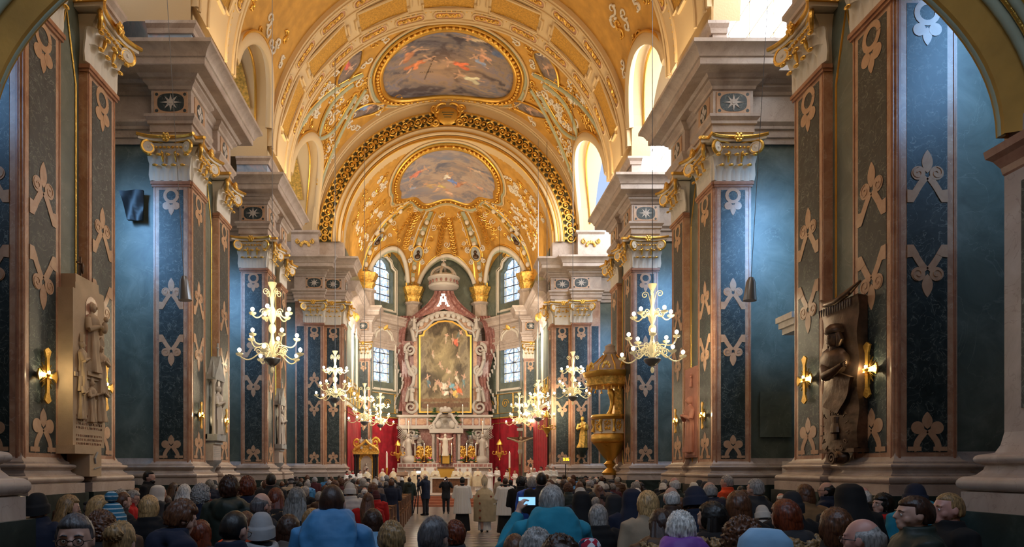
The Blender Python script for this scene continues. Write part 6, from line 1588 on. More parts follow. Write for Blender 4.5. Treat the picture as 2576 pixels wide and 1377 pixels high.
def hair_mesh(kind):
    """hair and headgear around the head centre, face towards +y"""
    if kind in HAIR: return HAIR[kind]
    mb = MB(); sd = len(HAIR)*7.3
    def cap(front, low, back_low, th, rough=0, freq=18, top=1.0):
        def f(d):
            side = 1-max(0, d.y); lim = front if d.y > .25 else (low if d.y > -.25 else back_low)
            edge = lim; t = (d.z-edge)/.16; t = max(0, min(1, t)); q = .86+(th-.86)*t*t*(3-2*t)
            n_ = mnoise.noise(V((d.x*freq*.5+sd, d.y*freq*.5, d.z*freq*(.5 if kind == 'curly' else .18))))*rough
            return q*(1+n_*t)
        return f
    R_ = (.083, .105, .124)
    if kind == 'short': mb.ell((0, -.006, .004), R_, 64, 44, cap(.42, -.10, -.62, 1.06, .05))
    elif kind == 'crop': mb.ell((0, -.006, .002), R_, 56, 40, cap(.50, -.05, -.55, 1.015, .02, 30))
    elif kind == 'bald': mb.ell((0, -.008, -.004), R_, 56, 40, lambda d: (lambda c: c+(.9-c)*max(0, min(1, (d.z-.28)/.25)))(cap(.9, -.12, -.6, 1.025, .04)(d)))
    elif kind == 'thick': mb.ell((0, -.008, .008), (.092, .112, .130), 64, 44, cap(.34, -.30, -.72, 1.06, .10, 22))
    elif kind == 'bob': mb.ell((0, -.012, .004), (.096, .112, .130), 64, 44, cap(.36, -.72, -.95, 1.05, .06, 26)); mb.tube([(0, -.04, .02), (0, -.05, -.08), (0, -.045, -.13)], [(.092, .075), (.096, .07), (.075, .05)], 24)
    elif kind == 'curly': mb.ell((0, -.014, .008), (.106, .120, .138), 90, 60, cap(.36, -.55, -.85, 1.05, .13, 22))
    elif kind in ('long', 'wavy'):
        mb.ell((0, -.01, .006), (.090, .110, .128), 64, 44, cap(.40, -.6, -.95, 1.05, .06, 26)); rows = []
        for i in range(18):
            t = i/17; z = .02-.42*t; row = []
            for j in range(40):
                a = 2*PI*j/40; k = 1+(.09 if kind == 'wavy' else .05)*math.sin(a*13+(t*9 if kind == 'wavy' else 0)); row.append(((.088+.03*math.sin(t*PI))*k*math.cos(a), -.055-.05*t+(.055-.015*t)*k*math.sin(a), z))
            rows.append(row)
        mb.grid(rows, close_u=True, caps=True)
    elif kind == 'bun': mb.ell((0, -.006, .004), R_, 64, 44, cap(.42, -.12, -.55, 1.07, .07, 26)); mb.ell((.0, -.105, .045), (.058, .045, .052), 28, 18, lambda d: 1+.10*math.sin(d.x*14+d.z*10))
    elif kind == 'ponytail': mb.ell((0, -.006, .004), R_, 64, 44, cap(.42, -.12, -.6, 1.05, .04, 26)); mb.tube([(0, -.10, .03), (0, -.15, -.02), (0, -.14, -.12), (0, -.12, -.24)], [.02, .035, .032, .01], 12)
    elif kind in ('beanie', 'pompom', 'knit'):
        rows = []
        for i in range(26):
            t = i/25; z = -.045+.185*math.sin(t*PI/2)**.9; rr = math.cos(t*PI/2)**.68
            band = .012 if t < .25 else 0; row = []
            for j in range(60):
                a = 2*PI*j/60; k = 1+.015*math.sin(a*30); row.append(((.088*rr+band+.003)*k*math.cos(a), -.010+(.108*rr+band+.003)*k*math.sin(a), z-.02*(a > PI and 1 or 0)*(1-t)*abs(math.sin(a))))
            rows.append(row)
        mb.grid(rows, close_u=True, caps=True)
        if kind == 'pompom': mb.ell((0, -.03, .185), (.05, .05, .048), 24, 16, lambda d: 1+.16*mnoise.noise(V(d)*9))
    elif kind == 'beret': mb.ell((.01, -.02, .095), (.125, .135, .05), 30, 14, lambda d: 1+.03*math.sin(d.x*9)); mb.tube([(.085*math.cos(2*PI*i/24), -.008+.105*math.sin(2*PI*i/24), .065) for i in range(24)], .014, 8, closed=True)
    elif kind == 'flatcap': mb.ell((0, -.005, .075), (.098, .125, .06), 30, 14); mb.ell((0, .10, .055), (.07, .05, .012), 16, 8)
    elif kind == 'hood': rings(mb, [(.10, .10, -.17, 0, -.03), (.115, .125, -.08, 0, -.02), (.115, .13, .02, 0, -.012), (.10, .12, .10, 0, -.012), (.06, .075, .145, 0, -.01)], 36); 
    elif kind == 'mitre':
        for s in (-1, 1): mb.prism([(-.095, -.02), (.095, -.02), (.115, .14), (0, .33), (-.115, .14)], (0, s*.045-.01, .03), (1, 0, 0), (0, -s*.10, 1), (0, s, 0), .012)
        rings(mb, [(.096, .114, .02), (.10, .118, .06), (.105, .10, .14), (.05, .03, .25)], 32)
        for s in (-1, 1): mb.box(s*.04-.022, s*.04+.022, -.128, -.118, -.25, .04)
    me = mb.build('tmp', M['linen'], smooth=True); m_ = me.data; bpy.data.objects.remove(me); HAIR[kind] = m_; return m_
EYE = MB(); EYE.ell((0, 0, 0), (.0125, .0125, .0125), 14, 10); EYE.mi = 1; EYE.ell((0, .0085, 0), (.006, .005, .006), 10, 8)
# colours
def hexl(h): return tuple(((int(h[i:i+2], 16)/255)**2.2) for i in (0, 2, 4))
_mc = {}
def fab(name, h, rough=.85): 
    k = ('f', name)
    if k not in _mc: _mc[k] = mat(name+'_cloth', hexl(h), rough, bump=.35, bscale=9, var=.12, vscale=5)
    return _mc[k]
def hairm(name, h):
    k = ('h', name)
    if k not in _mc:
        m = mat(name+'_hair', hexl(h), .42, var=.0); nt = m.node_tree; tc = nt.nodes.new('ShaderNodeTexCoord'); mp = nt.nodes.new('ShaderNodeMapping'); mp.inputs['Scale'].default_value = (1, 1, .18)
        n = nt.nodes.new('ShaderNodeTexNoise'); n.inputs['Scale'].default_value = 95; n.inputs['Detail'].default_value = 3; n.inputs['Distortion'].default_value = .6
        nt.links.new(tc.outputs['Object'], mp.inputs[0]); nt.links.new(mp.outputs[0], n.inputs['Vector'])
        r = nt.nodes.new('ShaderNodeValToRGB'); c = hexl(h); r.color_ramp.elements[0].position = .36; r.color_ramp.elements[1].position = .66
        r.color_ramp.elements[0].color = (*[x*.45 for x in c], 1); r.color_ramp.elements[1].color = (*[min(1, x*1.35) for x in c], 1)
        nt.links.new(n.outputs[0], r.inputs[0]); nt.links.new(r.outputs[0], nt.nodes['Principled BSDF'].inputs['Base Color'])
        b = nt.nodes.new('ShaderNodeBump'); b.inputs['Strength'].default_value = .5; b.inputs['Distance'].default_value = .004; nt.links.new(n.outputs[0], b.inputs['Height']); nt.links.new(b.outputs[0], nt.nodes['Principled BSDF'].inputs['Normal'])
        _mc[k] = m
    return _mc[k]
M['skin'] = mat('skin', (.56, .33, .25), .5, var=.08, vscale=9); M['skin2'] = mat('ruddy_skin', (.60, .30, .24), .45, var=.1, vscale=9); M['eyew'] = mat('eye_white', (.8, .78, .75), .2); M['iris'] = mat('dark_iris', (.03, .02, .015), .15)
HC = {'dark brown': '3a241a', 'brown': '5e3b26', 'auburn': '6b3018', 'blonde': 'c09a68', 'dark blonde': '9a7a52', 'grey': '9a9794', 'white': 'd6d3ce', 'black': '191615', 'dark grey': '5c5a5c', 'salt and pepper': '777470'}
CC_ = {'black': '17171a', 'navy': '1c2438', 'dark grey': '33353a', 'charcoal': '26272b', 'brown': '4a3426', 'beige': 'a08d76', 'dark green': '26302a', 'blue': '3f80b4', 'sky blue': '86b2d6', 'teal': '24809a', 'red': 'b01c1c', 'orange': 'd1481f', 'purple': '74449a', 'white': 'c9c6c0', 'taupe': '6c5f58', 'camel': '8a6a48', 'royal blue': '1e56c0', 'light grey': '9a9a9c', 'maroon': '4a2226', 'cream': 'd9cfae'}
def person(x, y, h, rz, hair, hc, coat, cc, label, pose='down', bow=0, z0=0, group=None, legs=True, skin='skin', wide=1.0, extra=(), ccm=None, eyes=False):
    sc = h/1.72; bo = meshob(body_mesh(pose, bow, y > 9.0 and pose in ('down', 'fold')), 'person', M[skin]); bo.location = (x, y, z0); bo.rotation_euler = (0, 0, rz); bo.scale = (sc*wide, sc*wide, sc)
    tag(bo, label, 'person', group)
    hc_ = head_c(bow); HR = (-bow, 0, 0)
    if coat: meshob(coat_mesh(coat, pose), {'surplice': 'surplice', 'chasuble': 'chasuble', 'alb': 'alb', 'cassock': 'cassock'}.get(coat, 'coat'), ccm or fab(cc, CC_[cc], .6 if coat in ('bighood', 'puffer', 'hooded') else .9), bo)
    if coat in ('surplice', 'chasuble'): meshob(coat_mesh('cassock' if coat == 'surplice' else 'alb', 'down' if coat == 'surplice' else pose), 'cassock' if coat == 'surplice' else 'alb', fab('black', CC_['black']) if coat == 'surplice' else M['linen'], bo)
    if legs and coat not in ('chasuble', 'cassock', 'alb'):
        meshob(trousers_mesh(pose), 'trousers', fab('charcoal', CC_['charcoal']), bo)
    if legs:
        for s in (-1, 1): meshob(shoe_mesh(s, .16*s if pose == 'walk' else 0), 'shoe', M['black'], bo)
    if hair in ('beanie', 'pompom', 'knit', 'beret', 'flatcap'):
        und = extra[0] if extra and extra[0] in HAIR or (extra and extra[0] in ('long', 'bob', 'short')) else 'crop'
        meshob(hair_mesh(und), 'hair', hairm('brown', HC['brown']) if und != 'crop' else hairm('dark grey', HC['dark grey']), bo, hc_, HR)
        meshob(hair_mesh(hair), 'hat', ccm if hc == 'coat' else (M['striped'] if hc == 'striped' else (M['patterned'] if hc == 'patterned' else fab('hat '+hc, CC_[hc]))), bo, hc_, HR).scale = (1.12, 1.10, 1.06) if und in ('long', 'bob') else (1, 1, 1)
    elif hair == 'veil':
        meshob(coat_mesh('veil', 'down'), 'veil', fab('veil '+hc, CC_[hc]), bo)
    elif hair == 'hood': meshob(hair_mesh('hood'), 'hood', fab(cc, CC_[cc]), bo, hc_, HR)
    elif hair == 'mitre': meshob(hair_mesh('mitre'), 'mitre', M['mitre'], bo, hc_, HR); meshob(hair_mesh('crop'), 'hair', hairm('grey', HC['grey']), bo, hc_, HR)
    elif hair: meshob(hair_mesh(hair), 'hair', hairm(hc, HC[hc]), bo, hc_, HR)
    if coat == 'bighood' and hair != 'hood': meshob(coat_mesh('hood_down', 'down'), 'hood', fab(cc, CC_[cc], .6), bo)
    if coat == 'furhood': meshob(coat_mesh('fur', 'down'), 'fur_trim', hairm('dark blonde' if cc != 'beige' else 'brown', HC['dark blonde']), bo)
    for e in extra:
        if e.startswith('scarf:'): c = e[6:]; meshob(coat_mesh('scarf', 'down'), 'scarf', fab(c, CC_[c]), bo)
        if e == 'glasses':
            g = MB()
            for s in (-1, 1):
                g.tube([(s*.034+.024*math.cos(2*PI*i/20), .104, -.002+.019*math.sin(2*PI*i/20)) for i in range(20)], .0022, 6, closed=True)
                g.tube([(s*.058, .103, .002), (s*.079, .08, .004), (s*.084, .0, .002), (s*.082, -.012, -.012)], .0022, 6)
            g.tube([(-.011, .106, .004), (0, .112, .008), (.011, .106, .004)], .002, 6); o = g.build('glasses', M['black'], bo, smooth=True); o.location = hc_; o.rotation_euler = HR
        if e == 'beard': g = MB(); g.ell((0, .055, -.078), (.052, .052, .045), 20, 12, lambda d: 1+.06*mnoise.noise(V(d)*8)); o = g.build('beard', hairm(hc, HC[hc]), bo, smooth=True); o.location = hc_; o.rotation_euler = HR
    if eyes:
        for s in (-1, 1):
            o = EYE.build('eye', [M['eyew'], M['iris']], bo, smooth=True); o.location = hc_+headM(bow) @ V((s*.032, .0765, .003)); o.rotation_euler = HR
            b = MB(); b.tube([(s*.016, .092, .029), (s*.034, .092, .032), (s*.054, .078, .024)], [.004, .0045, .002], 6); q = b.build('eyebrow', hairm(hc if hc in HC else 'brown', HC.get(hc, HC['brown'])), bo, smooth=True); q.location = hc_; q.rotation_euler = HR
    return bo
M['striped'] = mat('striped_knit', hexl('2c6f8e'), .9, bump=.4, bscale=30)
nt = M['striped'].node_tree; tc = nt.nodes.new('ShaderNodeTexCoord'); wv = nt.nodes.new('ShaderNodeTexWave'); wv.bands_direction = 'Z'; wv.inputs['Scale'].default_value = 9; nt.links.new(tc.outputs['Object'], wv.inputs['Vector'])
rp = nt.nodes.new('ShaderNodeValToRGB'); rp.color_ramp.elements[0].position = .75; rp.color_ramp.elements[0].color = (*hexl('2a6a88'), 1); rp.color_ramp.elements[1].position = .85; rp.color_ramp.elements[1].color = (*hexl('b9c4c8'), 1)
nt.links.new(wv.outputs[0], rp.inputs[0]); nt.links.new(rp.outputs[0], nt.nodes['Principled BSDF'].inputs['Base Color'])
M['patterned'] = mat('patterned_knit', (.5, .5, .55), .9); nt = M['patterned'].node_tree; tc = nt.nodes.new('ShaderNodeTexCoord'); vo = nt.nodes.new('ShaderNodeTexVoronoi'); vo.inputs['Scale'].default_value = 34; nt.links.new(tc.outputs['Object'], vo.inputs['Vector'])
rp = nt.nodes.new('ShaderNodeValToRGB'); rp.color_ramp.interpolation = 'CONSTANT'
for i, (p_, h_) in enumerate(((0, 'b8c4d0'), (.35, '20304e'), (.6, 'a02038'), (.8, 'd8dde2'))):
    if i > 1: rp.color_ramp.elements.new(p_)
    rp.color_ramp.elements[i].position = p_; rp.color_ramp.elements[i].color = (*hexl(h_), 1)
nt.links.new(vo.outputs['Color'], rp.inputs[0]); nt.links.new(rp.outputs[0], nt.nodes['Principled BSDF'].inputs['Base Color'])
M['mitre'] = mat('cream_mitre_cloth', hexl('b3a488'), .7, bump=.1); M['chas'] = mat('cream_chasuble_cloth', hexl('cfc2a4'), .75, var=.08); M['chasb'] = mat('sand_chasuble_cloth', hexl('b0a284'), .75, var=.1)

# ---- explicit people: pixel x, top of head y, depth, turn, hair, hair colour, coat, coat colour, look
POS = []
def free(x, y, d): return all((x-a)**2+(y-b)**2 > d*d for a, b in POS)
def pp(px, yt, Y, label, hair='short', hc='brown', coat='jacket', cc='black', rz=0.0, **k):
    z0 = k.pop('z0', 0); hatadd = {'pompom': .12, 'mitre': .22, 'beanie': .04, 'knit': .04}.get(hair, .015)
    x = (px-VX)*Y/FPX; h = CAMH+(VY-yt)*Y/FPX-z0-hatadd
    k.setdefault('pose', 'fold' if (px+yt) % 2 else 'down'); k.setdefault('bow', (0, .18, .32)[(px*7+yt) % 3])
    POS.append((x, Y)); return person(x, Y, h, rz, hair, hc, coat, cc, label, z0=z0, **k)
EX = [
 (190, 1293, 3.45, 'man with round dark glasses turned to face the camera at lower left', 'short', 'dark grey', 'jacket', 'navy', dict(rz=PI+.30, pose='down', bow=0, extra=('glasses',), eyes=True)),
 (93, 1236, 6.2, 'person in a black knit hat and navy coat, leftmost beside the gallery pillar', 'beanie', 'black', 'jacket', 'navy', {}),
 (165, 1246, 7.2, 'woman with long light brown hair, left of the blonde in a brown coat', 'long', 'dark blonde', 'jacket', 'black', dict(rz=-.8)),
 (238, 1246, 7.0, 'woman with blonde hair and brown coat looking right, left of the pompom hat', 'bob', 'blonde', 'hooded', 'brown', dict(rz=-1.1)),
 (283, 1239, 6.0, 'person in a blue striped knit hat with a pompom', 'pompom', 'striped', 'jacket', 'brown', dict(extra=('long',), bow=0)),
 (297, 1312, 4.0, 'woman with dark blonde hair pinned in a bun, bottom left', 'bun', 'dark blonde', 'jacket', 'black', dict(bow=.18)),
 (250, 1290, 4.9, 'person with a brown fur collar and dark coat behind the man in glasses', 'curly', 'brown', 'furhood', 'black', {}),
 (440, 1257, 5.0, 'thick brown hair and navy coat with grey hood, head bowed to the right', 'thick', 'brown', 'hooded', 'navy', dict(rz=-.9, bow=.32)),
 (375, 1248, 7.0, 'person with a blonde bob and black padded coat, right of the pompom hat', 'bob', 'blonde', 'puffer', 'black', {}),
 (397, 1221, 11.35, 'nun in a white veil beside the left pillar', 'veil', 'white', 'long', 'dark grey', dict(rz=-1.0)),
 (374, 1184, 12.6, 'bearded man in black standing tall against the left pillar, in profile', 'short', 'black', 'jacket', 'black', dict(rz=-PI/2, z0=.25, extra=('beard',), bow=0)),
 (325, 1231, 10.2, 'grey-haired person in a red coat by the left pillar', 'short', 'grey', 'jacket', 'red', dict(rz=-1.2, extra=('glasses',))),
 (303, 1237, 8.6, 'man with short brown hair in front of the red coat', 'crop', 'brown', 'jacket', 'charcoal', dict(rz=-.7)),
 (462, 1219, 9.95, 'person with long straight white-blonde hair on the left', 'long', 'white', 'jacket', 'black', {}),
 (506, 1222, 8.3, 'person with short curly grey hair and navy coat on the left', 'curly', 'grey', 'jacket', 'navy', dict(rz=-.4)),
 (577, 1199, 7.4, 'tall person with dark brown hair and dark green hooded coat', 'thick', 'dark brown', 'hooded', 'dark green', dict(bow=0)),
 (622, 1201, 8.3, 'person with auburn curls and navy coat right of the tall dark green coat', 'thick', 'auburn', 'jacket', 'navy', dict(bow=0)),
 (682, 1191, 12.6, 'man with short black hair in the left block, standing tall', 'crop', 'black', 'jacket', 'charcoal', dict(bow=0)),
 (655, 1238, 6.6, 'balding man with glasses and dark jacket on the left', 'bald', 'dark grey', 'jacket', 'charcoal', dict(rz=-.6, extra=('glasses',))),
 (692, 1229, 7.7, 'woman with long auburn hair and dark coat on the left', 'long', 'auburn', 'furhood', 'black', {}),
 (578, 1281, 4.4, 'man with short black hair and navy coat, bottom left beside the grey hat', 'crop', 'black', 'jacket', 'navy', dict(rz=-.35, extra=('glasses',))),
 (657, 1283, 4.9, 'person in a pale grey knit hat with grey scarf, bottom left', 'knit', 'light grey', 'jacket', 'black', dict(extra=('scarf:light grey',), bow=0)),
 (618, 1287, 6.0, 'person with brown hair and an orange scarf behind the grey hat', 'short', 'brown', 'jacket', 'orange', dict(extra=('scarf:orange',))),
 (724, 1296, 5.4, 'woman with dark brown hair and taupe coat left of the blue hooded jacket', 'bob', 'dark brown', 'jacket', 'taupe', dict(bow=.18)),
 (745, 1227, 7.2, 'person with wavy grey-brown hair and wide black coat', 'wavy', 'salt and pepper', 'long', 'black', {}),
 (783, 1279, 6.4, 'person with dark blonde hair, head bowed, beside the blue hooded jacket', 'bob', 'dark blonde', 'jacket', 'charcoal', dict(bow=.32)),
 (835, 1219, 4.7, 'tall man in a bright blue hooded jacket, largest in the lower left centre', 'crop', 'dark brown', 'bighood', 'blue', dict(pose='down', bow=0, wide=.97)),
 (880, 1212, 11.3, 'person in a white padded coat and white knit hat', 'knit', 'white', 'puffer', 'white', {}),
 (945, 1231, 13.8, 'person in a red padded jacket on the left of the aisle', 'knit', 'maroon', 'puffer', 'red', {}),
 (925, 1240, 10.6, 'long brown hair and red jacket, just left of the aisle', 'long', 'brown', 'jacket', 'red', {}),
 (937, 1281, 6.3, 'person with dark brown hair and pale blue jacket left of the aisle', 'bob', 'dark brown', 'jacket', 'sky blue', {}),
 (985, 1315, 4.5, 'person with dark blonde grey hair, bottom centre left of the aisle', 'thick', 'dark blonde', 'jacket', 'sky blue', dict(bow=0)),
 (1085, 1298, 3.95, 'man with dark greying hair, glasses and teal jacket at bottom centre', 'short', 'dark grey', 'jacket', 'teal', dict(rz=-.5, extra=('glasses',), bow=.18)),
 (1145, 1312, 5.6, 'person with dark auburn hair at the near edge of the aisle', 'thick', 'auburn', 'jacket', 'dark grey', {}),
 (505, 1310, 5.7, 'woman with long dark auburn hair, bottom left between two men', 'long', 'auburn', 'jacket', 'black', {}),
 (1350, 1334, 3.6, 'person with short grey hair at the bottom edge, right of the aisle', 'thick', 'grey', 'jacket', 'dark grey', dict(bow=0)),
 (1297, 1342, 4.4, 'person with brown hair at the bottom edge beside the aisle', 'short', 'brown', 'jacket', 'brown', {}),
 (1410, 1352, 3.0, 'person with dark brown hair at the bottom edge right of the grey hair', 'thick', 'dark brown', 'jacket', 'black', dict(bow=0)),
 (1483, 1346, 3.95, 'person in a red, white and blue patterned knit hat, bottom edge', 'knit', 'patterned', 'jacket', 'navy', dict(bow=0)),
 (1506, 1270, 6.8, 'person with short grey hair and black padded coat behind the teal jacket', 'bob', 'grey', 'puffer', 'black', {}),
 (1463, 1236, 7.5, 'nun in a black veil, nearest to the teal jacket', 'veil', 'black', 'long', 'black', {}),
 (1545, 1244, 7.9, 'nun in a black veil left of the other veil and the beige coat', 'veil', 'charcoal', 'long', 'black', {}),
 (1590, 1230, 7.3, 'nun in a dark blue-black veil beside the beige coat', 'veil', 'navy', 'long', 'navy', {}),
 (1632, 1236, 6.5, 'woman with blonde hair and long beige coat on the right', 'bob', 'blonde', 'long', 'beige', dict(bow=.18)),
 (1690, 1224, 7.6, 'balding white-haired man in a brown coat behind the beige coat', 'bald', 'white', 'jacket', 'brown', dict(bow=0)),
 (1668, 1280, 5.2, 'woman with long dark hair and fur collar, left of the purple coat', 'long', 'dark brown', 'furhood', 'brown', {}),
 (1713, 1290, 4.5, 'person with white hair and purple coat at lower right', 'thick', 'white', 'bighood', 'purple', dict(bow=0)),
 (1793, 1264, 5.3, 'woman with long black hair and a black coat, right of the purple coat', 'long', 'black', 'furhood', 'black', dict(rz=.5, wide=1.1)),
 (1755, 1217, 6.5, 'man in a navy cap and navy coat, towering behind the black hair', 'beanie', 'navy', 'jacket', 'navy', dict(wide=1.1)),
 (1868, 1309, 3.7, 'person with big curly brown hair at the bottom edge on the right', 'curly', 'brown', 'jacket', 'black', dict(bow=0)),
 (1925, 1341, 3.0, 'person in a pale blue hood at the bottom edge on the right', 'hood', 'blue', 'bighood', 'sky blue', dict(bow=0)),
 (1860, 1237, 6.0, 'person with wavy brown hair and black coat right of the navy cap', 'bob', 'brown', 'jacket', 'black', {}),
 (1788, 1210, 8.85, 'bald man in a blue hooded coat on the right', 'bald', 'grey', 'hooded', 'navy', {}),
 (1902, 1205, 8.9, 'grey-haired man in a dark grey coat at the end of a row, right', 'short', 'grey', 'jacket', 'dark grey', dict(rz=.5, bow=0)),
 (1993, 1232, 6.5, 'person in a black knit hat and black coat behind the auburn hair', 'beanie', 'charcoal', 'jacket', 'black', {}),
 (1983, 1258, 5.1, 'woman with auburn hair and a fur-trimmed hood on the right', 'bob', 'auburn', 'furhood', 'charcoal', dict(rz=.3)),
 (2103, 1280, 4.4, 'woman with a thick brown bob at lower right, beside the bald man', 'bob', 'brown', 'jacket', 'charcoal', dict(bow=0)),
 (2178, 1301, 3.8, 'bald man with glasses and navy coat at lower right', 'bald', 'grey', 'jacket', 'navy', dict(rz=.7, extra=('glasses',), skin='skin2', bow=0)),
 (2082, 1212, 10.0, 'balding man with glasses looking left, before the right pillar', 'bald', 'black', 'jacket', 'navy', dict(rz=.9, extra=('glasses',), bow=0)),
 (2137, 1217, 6.8, 'person in a long black veil before the right pillar', 'veil', 'black', 'long', 'black', dict(wide=1.15)),
 (2305, 1249, 4.9, 'dark-haired man in a dark green coat in left profile, lower right', 'short', 'dark brown', 'jacket', 'dark green', dict(rz=PI/2-.25, bow=0, wide=1.1, eyes=True)),
 (2390, 1239, 5.3, 'ruddy man with thin light hair in left profile, rightmost person', 'crop', 'dark blonde', 'jacket', 'black', dict(rz=PI/2-.1, skin='skin2', bow=0, eyes=True)),
 (2303, 1213, 6.9, 'man in a navy knit hat and teal jacket by the right pillar', 'beanie', 'navy', 'bighood', 'teal', dict(bow=0)),
 (2222, 1242, 7.6, 'woman with dark hair and a red scarf looking left', 'bob', 'black', 'jacket', 'charcoal', dict(rz=PI/2+.1, extra=('scarf:red',), bow=0, eyes=True)),
 (2172, 1224, 8.4, 'pink-headed bald person behind the long black veil', 'bald', 'white', 'jacket', 'black', dict(skin='skin2')),
 (1922, 1266, 8.4, 'small child in a white knit hat on the right', 'knit', 'white', 'jacket', 'white', {}),
 (1698, 1200, 11.3, 'bald pink-headed man in dark green coat on the right', 'bald', 'white', 'jacket', 'dark green', dict(skin='skin2')),
 (2030, 1218, 8.4, 'person with brown hair and camel coat before the right pillar', 'bob', 'brown', 'long', 'camel', {}),
 (1830, 1196, 12.55, 'grey-haired person in an orange coat before the second right pillar', 'short', 'grey', 'jacket', 'orange', dict(rz=.8, bow=0)),
 (1462, 1222, 9.95, 'person in a white knit hat and navy coat right of the aisle', 'knit', 'white', 'jacket', 'navy', {}),
 (1338, 1200, 13.0, 'person in a royal blue jacket right of the aisle', 'short', 'grey', 'hooded', 'royal blue', {}),
 (1362, 1189, 12.0, 'tall dark-haired man right of the royal blue jacket', 'crop', 'black', 'jacket', 'charcoal', dict(bow=0)),
 (1310, 1199, 15.0, 'dark-haired person in a black coat at the aisle end of the pew, right', 'thick', 'black', 'jacket', 'black', {}),
]
for (px, yt, Y, lab, hair, hc, coat, cc, k) in EX: pp(px, yt, Y, lab, hair, hc, coat, cc, **k)
# man filming with a phone
m1 = pp(1388, 1221, 5.3, 'man in a teal hooded jacket holding up a phone, grey hair', 'short', 'grey', 'bighood', 'teal', pose='phone', bow=0, wide=1.05)
def phone(owner, local, tilt, lab, flash=False):
    r = MB().box(-.075, .075, -.004, .004, -.038, .038).build('phone', M['black']); MB().box(-.070, .070, -.0055, -.004, -.034, .034).build('lit_screen', M['screen'], r)
    if flash: MB().ell((.05, .006, .02), (.012, .004, .012), 10, 6).build('torch', M['flashm'], r)
    bpy.context.view_layer.update(); r.location = owner.matrix_world @ V(local); r.rotation_euler = (0, 0, owner.rotation_euler.z); tag(r, lab, 'phone'); return r
M['flashm'] = mat('phone_torch', (1, 1, 1), .3, emit=(1, .95, .9), es=60)
phone(m1, (-.125, .37, 1.60), 0, 'phone with a lit screen held up by the man in the teal jacket')
# acolytes, bishop and the people filming in the aisle
def aisle(px, yt, Y, lab, *a, **k): return pp(px, yt, Y, lab, *a, **k)
aisle(1163, 1200, 21.3, 'altar server in a white surplice over black cassock, left of the bishop', 'crop', 'black', 'surplice', 'white', pose='fold', bow=0, ccm=M['linen'])
aisle(1271, 1202, 20.6, 'altar server in a white surplice over black cassock, right of the bishop', 'crop', 'dark brown', 'surplice', 'white', pose='fold', bow=0, ccm=M['linen'])
bs = aisle(1219, 1193, 21.6, 'bishop in a mitre and sand-coloured chasuble walking up the aisle', 'mitre', 'grey', 'chasuble', 'cream', pose='walk', bow=.18, ccm=M['chasb'])
M['crossr'] = mat('rust_red_embroidery', hexl('8e3a22'), .8)
for (x, z) in ((-.22, 1.22), (-.18, .98), (-.17, .74), (-.17, .5), (.20, 1.20)):
    g = MB(); yy = -.30 if z < 1.1 else -.255; k = .035
    g.prism([(-k, -k*.3), (-k, k*.3), (-k*.3, k*.3), (-k*.3, k), (k*.3, k), (k*.3, k*.3), (k, k*.3), (k, -k*.3), (k*.3, -k*.3), (k*.3, -k*1.3), (-k*.3, -k*1.3), (-k*.3, -k*.3)], (x, yy, z), E1, E2, V((0, 1, 0)), .05)
    g.build('embroidered_cross', M['crossr'], bs)
aisle(991, 1214, 22.4, 'person in a long black coat standing in the aisle on the left', 'crop', 'grey', 'long', 'black', pose='down', bow=.18)
aisle(1030, 1201, 29.0, 'person in a dark green parka standing left of the tripod', 'short', 'dark brown', 'hooded', 'dark green', pose='down', bow=0)
aisle(1071, 1194, 29.2, 'cameraman in a blue-grey jacket standing beside the tripod', 'bald', 'dark grey', 'jacket', 'navy', pose='camera', bow=0, rz=.9)
m2 = aisle(1122, 1200, 30.5, 'man in a black jacket and grey trousers filming with a phone light, facing the camera', 'short', 'dark brown', 'jacket', 'charcoal', pose='camera', bow=0, rz=PI)
phone(m2, (0, .36, 1.60), 0, 'phone with a bright torch held by the man facing the camera', True)
t = tag(empty('camera_tripod', (P(1053, 1290, 30.2).x, 30.2, 0)), 'tall black tripod with a video camera and bright lamp in the aisle', 'tripod')
for i in range(3):
    a = 2*PI*i/3+.4; MB().tube([(0, 0, 1.35), (.30*math.cos(a), .30*math.sin(a), .02)], .022, 8).build('leg', M['black'], t)
MB().tube([(0, 0, 1.0), (0, 0, 1.55)], .03, 8).box(-.07, .07, -.20, .18, 1.52, 1.72).build('video_camera', M['black'], t); MB().lathe((0, .18, 1.62), [(.05, 0), (.06, .10)], 12, Matrix.Rotation(-PI/2, 3, 'X')).build('lens', M['black'], t)
M['lampm'] = mat('camera_lamp_face', (1, 1, 1), .3, emit=(1, .93, .78), es=70)
MB().box(-.09, .09, -.03, .03, 1.80, 1.90).build('lamp_housing', M['black'], t); MB().box(-.08, .08, -.036, -.03, 1.81, 1.89).build('lamp_face', M['lampm'], t)
